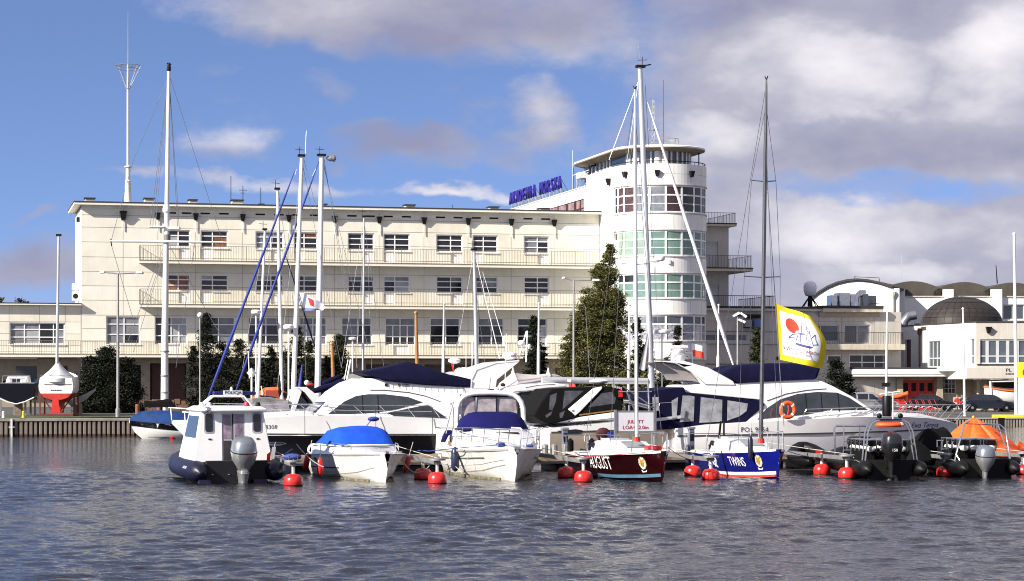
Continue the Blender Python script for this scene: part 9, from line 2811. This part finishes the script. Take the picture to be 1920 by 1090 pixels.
 for sd in (-1, 1):
  cr.box(sd * W * .9 - .045, sd * W * .9 + .045, .6, .69, .0, Z(736)); cr.box(sd * W * .9 - .045, sd * W * .9 + .045, 3.2, 3.29, .0, Z(736))
  cr.tube([(sd * W * .78, .65, Z(745)), (sd * .2, .65, .2)], .04, 5)
  cr.box(sd * W * .9 - .045, sd * W * .9 + .045, .691, 3.199, .05, .14)
 cr.box(-W * .85, W * .85, .6, .69, .04, .13)
 part('cradle', cr, r)
keel_boat()
def dark_boat():
 d = 133.5
 x = (30 - CX) / FPX * d; k = d / FPX; zg = ground_z(x)
 r = thing('cradled_boat', 'dark hulled motor boat on stands at the far left of the quay', 'boat', (x, d, zg), R(8))
 def Z(py): return CAMH + (HY - py) * k - zg
 W = 38 * k
 secs = []
 for (y, s, zt) in ((0, .9, Z(719)), (2, 1, Z(719) + .05), (4.5, .8, Z(719) + .2), (6.2, .08, Z(719) + .4)):
  w = W * s
  secs.append([(-w, y, zt), (-w * .95, y, Z(744)), (-w * .45, y, Z(752)), (0, y, Z(757)), (w * .45, y, Z(752)), (w * .95, y, Z(744)), (w, y, zt)])
 mb = MB(BLKH).loft(secs); mb.add(secs[0], [tuple(range(7))])
 part('hull', mb, r, smooth=50)
 part('chine_strip', MB(GEL2).tube([(q[0], -.03, q[2]) for q in [(-W * .86, 0, Z(746)), (-W * .42, 0, Z(754)), (0, 0, Z(758)), (W * .42, 0, Z(754)), (W * .86, 0, Z(746))]], .04, 5), r)
 part('deck', MB(GELG).prism([(-W * .88, .02), (W * .88, .02), (W * .95, 2), (W * .75, 4.5), (-W * .75, 4.5), (-W * .95, 2)], Z(720), Z(718)), r)
 part('cabin', MB(GEL).loft([[(-a, y, Z(719)), (-a * .85, y, z), (a * .85, y, z), (a, y, Z(719))] for a, y, z in ((W * .55, .6, Z(708)), (W * .6, 2, Z(704)), (W * .4, 3.6, Z(714)))], cap0=True, cap1=True), r)
 part('windscreen', MB(G_DARK).box(-W * .4, W * .4, .55, .598, Z(716), Z(710)), r)
 rl = MB(STEEL).tube([(-W * .7, .3, Z(719)), (-W * .65, .2, Z(705)), (W * .65, .2, Z(705)), (W * .7, .3, Z(719))], .025, 5)
 for q in (-.3, 0, .3):
  rl.tube([(W * q, .2, Z(719)), (W * q, .2, Z(705))], .018, 4)
 part('stern_rail', rl, r)
 part('seat', MB(SEATW).box(-W * .5, -W * .2, .2, .5, Z(718.5), Z(711)), r, bevel=.05); part('seat', MB(SEATW).box(W * .2, W * .5, .2, .5, Z(718.5), Z(711)), r, bevel=.05)
 st_ = MB(GALV)
 for (q, y) in ((-.8, .8), (.42, .5), (.85, 1.2), (-.3, 3.2), (.5, 3.4)):
  st_.box(W * q - .06, W * q + .06, y - .06, y + .06, 0, Z(748))
 part('stands', st_, r, kind='stuff')
 part('keel_block', MB(TIMBER).box(-.2, .2, 1.5, 2.5, 0, Z(757)), r)
dark_boat()
d = 139
r = thing('rowing_dinghy', 'pale dinghy leaning against the left side of the yew bush', 'boat', at(160, 742, d), R(-20))
part('hull', MB(GEL2).loft([[(-1.0, -.5, -.4), (-1.0, 0, -.75), (-1.0, .5, -.4)], [(0, -.45, .0), (0, 0, -.3), (0, .45, .0)], [(.7, -.04, .42), (.72, 0, .30), (.7, .04, .42)]], cap0=True), r, smooth=40)
part('trestle', MB(TIMBER).box(-.6, -.4, -.3, .3, -1.75, -.5), r)
def orange_lifeboat():
 d = 122
 f = Fr(506, d, YAW, ground_z((506 - CX) / FPX * d))
 r = thing('orange_lifeboat', 'orange enclosed lifeboat ashore behind the slim white masts', 'lifeboat', f.loc, f.yaw)
 secs = []
 for (x, s, zt) in ((-1.1, .3, .9), (-.85, .75, 1.35), (-.3, 1, 1.75), (.4, 1.0, 1.80), (.9, .8, 1.5), (1.15, .35, 1.0)):
  secs.append([(x, .7 * s * math.cos(R(a)), .95 + (zt - .95) * math.sin(R(a)) if a <= 180 else .95 + .75 * math.sin(R(a)) * s) for a in range(0, 360, 24)])
 part('shell', MB(ORANGED).loft(secs, closed=True, cap0=True, cap1=True), r, smooth=50)
 part('hatch', MB(M('dark_orange_hatch', (.25, .04, .015), .6)).hexa([(-.35, -.75, 1.1), (.45, -.75, 1.1), (.45, -.66, 1.1), (-.35, -.66, 1.1)], [(-.3, -.55, 1.6), (.4, -.55, 1.6), (.4, -.46, 1.6), (-.3, -.46, 1.6)]), r)
 for x in (-.5, .55):
  part('grab_rail', MB(WHITEP).tube([(x, -.72, .95), (x, -.55, 1.5), (x, -.2, 1.82)], .03, 5), r)
 part('cradle', MB(GALV).box(-.9, .9, -.5, .5, 0, .32), r)
orange_lifeboat()
# ================================================================== flags
def cloth_fn(f, v0, grid, amp=.10, waves=2.2, ph=0.0):
 """grid: rows (top to bottom) of pixel points, left to right; gives point(u, v) on the waving cloth"""
 def bez(row, t):
  n = len(row) - 1
  i = min(n - 1, int(t * n)); s = t * n - i
  p0 = row[max(0, i - 1)]; p1 = row[i]; p2 = row[i + 1]; p3 = row[min(n, i + 2)]
  return tuple(.5 * ((2 * p1[c]) + (-p0[c] + p2[c]) * s + (2 * p0[c] - 5 * p1[c] + 4 * p2[c] - p3[c]) * s * s + (-p0[c] + 3 * p1[c] - 3 * p2[c] + p3[c]) * s ** 3) for c in (0, 1))
 def fn(u, v, off=0.0):
  cols = [bez(r_, u) for r_ in grid]
  px, py = bez(cols, v)
  x, z = f.uz(px, py, v0)
  y = v0 + amp * math.sin(u * waves * math.pi + v * 1.5 + ph) * (.15 + u) + off
  return (x, y, z)
 return fn
def regatta_flag():
 f = Fr(1455, 71.3, 0)
 r = thing('regatta_flag', 'yellow bordered white flag with red sun and sailing ship, flying beside the dark mast', 'flag', f.loc, 0)
 grid = [[(1454, 569), (1477, 578), (1499, 585), (1521, 595)], [(1457.5, 622), (1488, 630), (1520, 636), (1549, 641)], [(1461, 674.5), (1488, 680), (1514, 686), (1543, 692)]]
 fn = cloth_fn(f, 0, grid, .16, 1.9)
 part('yellow_cloth', MB(YELLOWF).sheet(lambda u, v: fn(u, v), 36, 30), r, smooth=80)
 def sub(u0, u1, v0, v1, off):
  return lambda u, v: fn(u0 + (u1 - u0) * u, v0 + (v1 - v0) * v, off)
 for off in (-.006, .006):
  part('white_panel', MB(WHITEF).sheet(sub(.115, .845, .13, .86, off), 30, 26), r, smooth=80)
 def shape(name, pts, m, off=-.012):
  tris = tessellate_polygon([[Vector((p[0], p[1], 0)) for p in pts]])
  bm = bmesh.new()
  vs = [bm.verts.new((p[0], p[1], 0)) for p in pts]
  for t in tris:
   try: bm.faces.new([vs[i] for i in t])
   except ValueError: pass
  bmesh.ops.subdivide_edges(bm, edges=bm.edges[:], cuts=2, use_grid_fill=True)
  for v in bm.verts:
   v.co = fn(v.co.x, v.co.y, off)
  me = bpy.data.meshes.new(name); bm.to_mesh(me); bm.free(); me.materials.append(m)
  return link(name, me, r)
 sun = [(.335 + .125 * math.cos(R(a)), .335 + .115 * math.sin(R(a))) for a in range(-200, 30, 15)] + [(.43, .40), (.36, .42), (.315, .46)]
 sun = [(.345 + .13 * math.cos(R(a)), .335 + .12 * math.sin(R(a))) for a in range(85, 361, 15)] + [(.46, .39), (.40, .40), (.37, .44)]
 shape('red_sun', sun, REDF)
 def stroke(name, pts, wd, m):
  for a, b in zip(pts, pts[1:]):
   dx, dy = b[0] - a[0], b[1] - a[1]; l = math.hypot(dx, dy) or 1
   nx, ny = -dy / l * wd, dx / l * wd
   shape(name, [(a[0] + nx, a[1] + ny), (b[0] + nx, b[1] + ny), (b[0] - nx, b[1] - ny), (a[0] - nx, a[1] - ny)], m, -.014)
 shape('ship_hull', [(.36, .61), (.46, .615), (.56, .625), (.70, .63), (.66, .665), (.50, .66), (.38, .645)], INKB)
 for pts in ([(.24, .545), (.32, .475), (.45, .44), (.55, .415)], [(.24, .545), (.36, .53)], [(.24, .55), (.34, .61)], [(.37, .58), (.42, .47)], [(.45, .60), (.47, .44)], [(.50, .42), (.56, .24), (.66, .42)], [(.47, .45), (.55, .44), (.60, .46)], [(.58, .60), (.57, .46)], [(.60, .24), (.67, .36), (.655, .46)], [(.655, .50), (.77, .41)], [(.77, .41), (.75, .5), (.78, .58)], [(.66, .50), (.70, .62)], [(.70, .60), (.80, .58)]):
  stroke('ship_line', pts, .0055, INKB)
 def ftext(txt, size, mat, u, v, width, rot=0):
  me = text_mesh(txt, size, mat, 0, 'CENTER', width)
  bm = bmesh.new(); bm.from_mesh(me)
  bmesh.ops.triangulate(bm, faces=bm.faces[:])
  for q in bm.verts:
   q.co = fn(u + q.co.x, v - q.co.y, -.013)
  bm.to_mesh(me); bm.free()
  link('flag_lettering', me, r)
 ftext('V ZLOT OLDTIMERÓW', .075, INKR, .49, .735, .92)
 ftext('GDYNIA   19-21.08.2011', .046, INKB, .49, .79, .92)
 hl = MB(WIRE)
 (a0, z0), (a1, z1) = f.uz(1437.5, 330), f.uz(1454, 568)
 hl.tube([(a0, 0, z0), (a1, 0, z1)], .012, 4)
 hl.tube([fn(0, v / 8) for v in range(9)], .014, 4)
 e = fn(0, 1)
 b_ = f.uz(1470, 800); c_ = f.uz(1464, 800)
 hl.tube([e, (b_[0], 0, b_[1])], .012, 4)
 part('halyard', hl, r)
regatta_flag()
def white_flag():
 f = Fr(566, 100, 0)
 r = thing('club_flag', 'white flag with red shield and blue hem flying between the two thick masts', 'flag', f.loc, 0)
 grid = [[(560, 548), (575, 553), (592, 561), (606, 570)], [(563, 566), (578, 568), (594, 574), (608, 577)], [(569, 583), (583, 583), (596, 582), (606, 583)]]
 fn = cloth_fn(f, 0, grid, .10, 2.4, .6)
 part('white_cloth', MB(WHITEF).sheet(lambda u, v: fn(u, v * .80), 18, 10), r, smooth=80)
 part('blue_hem', MB(M('faded_blue_hem', (.18, .20, .42), .8)).sheet(lambda u, v: fn(u, .80 + .20 * v), 18, 4), r, smooth=80)
 part('red_shield', MB(M('red_shield_print', (.50, .03, .03), .7)).sheet(lambda u, v: fn(.36 + (.20 - .07 * v * v) * u + .035 * v * v, .18 + .46 * v, -.012), 6, 6), r)
 part('line', MB(WIRE).tube([f.uz(558, 440)[0:1] + (0,) + f.uz(558, 440)[1:2], fn(0, 0), fn(0, 1), f.uz(575, 740)[0:1] + (0,) + f.uz(575, 740)[1:2]], .012, 4), r)
white_flag()
def pedestal(px, v, label):
 f = Fr(px, PF.y + (px - CX) / FPX * 77 * math.tan(PF.yaw) + v, YAW, PZ)
 r = thing('power_pedestal', label, 'power pedestal', f.loc, f.yaw, 'power pedestals on the pontoon')
 part('post', MB(M('pedestal_blue', (.10, .12, .20), .45)).box(-.10, .10, -.09, .09, 0, .86), r, bevel=.02)
 part('cap', MB(GALV).box(-.13, .13, -.11, .11, .862, .95), r, bevel=.02)
 part('socket_panel', MB(BLACK).box(-.07, .07, -.10, -.091, .45, .75), r)
pedestal(1059, .9, 'blue grey power pedestal on the pontoon right of the cabin cruiser')
pedestal(1296, .9, 'blue grey power pedestal on the pontoon behind the blue sloop')
# ================================================================== far woods and shared group names
def treeline():
 rng = np.random.RandomState(31)
 P = []
 for (x0, x1, n) in ((-330, -70, 70), (70, 340, 75)):
  for i in range(n):
   x = rng.uniform(x0, x1); y = 400 + rng.uniform(-25, 40); h = rng.uniform(5, 8.5); r_ = rng.uniform(3, 5)
   m = 160
   q = rng.normal(size=(m, 3)) * np.array([r_ * .5, r_ * .5, h * .27])
   q[:, 2] = np.abs(q[:, 2] + h * .45) + .2
   P.append(q + np.array([x, y, .9]))
 P = np.concatenate(P)
 link('treeline', leaf_mesh('treeline', P, np.zeros_like(P) + np.array([0, -1, .3]), 1.3, LEAF_SPRUCE, rng), kind='stuff', label='far dark treeline beyond the harbour buildings', cat='woods')
treeline()
GR = {'flagpole': 'flagpoles along the quay', 'wooden_mast': 'varnished wooden masts behind the yachts', 'street_lamp': 'street lamps on the quay', 'parked_car': 'cars parked before the garages', 'fender': 'fenders hanging on the moored boats', 'bollard': 'bollards on the left quay', 'wooden_bollard': 'wooden bollards behind the blue boat', 'sailing_yacht': 'sailing yachts lying behind the pontoon', 'sailing_boat': 'small sloops at the pontoon', 'motor_yacht': 'big flybridge yachts', 'motor_boat': 'motor boats in the back row', 'inflatable_boat': 'black inflatables at the pontoon', 'conifer_tree': 'conifers before the academy', 'mooring_line': 'slack mooring lines', 'round_buoy': 'small round red buoys', 'covered_console': 'black canvas heaps', 'air_conditioner': 'air conditioning units', 'life_ring': 'orange life rings', 'person': 'people sitting behind the cars', 'broadleaf_tree': 'distant treetops', 'quay_wall': 'sheet pile quay walls', 'covered_boat': 'tarpaulin covered boats', 'flag': 'small white and red flags'}
for o in list(SC.objects):
 if o.parent is None and not o.get('group'):
  g = GR.get(o.name.split('.')[0])
  if g:
   o['group'] = g
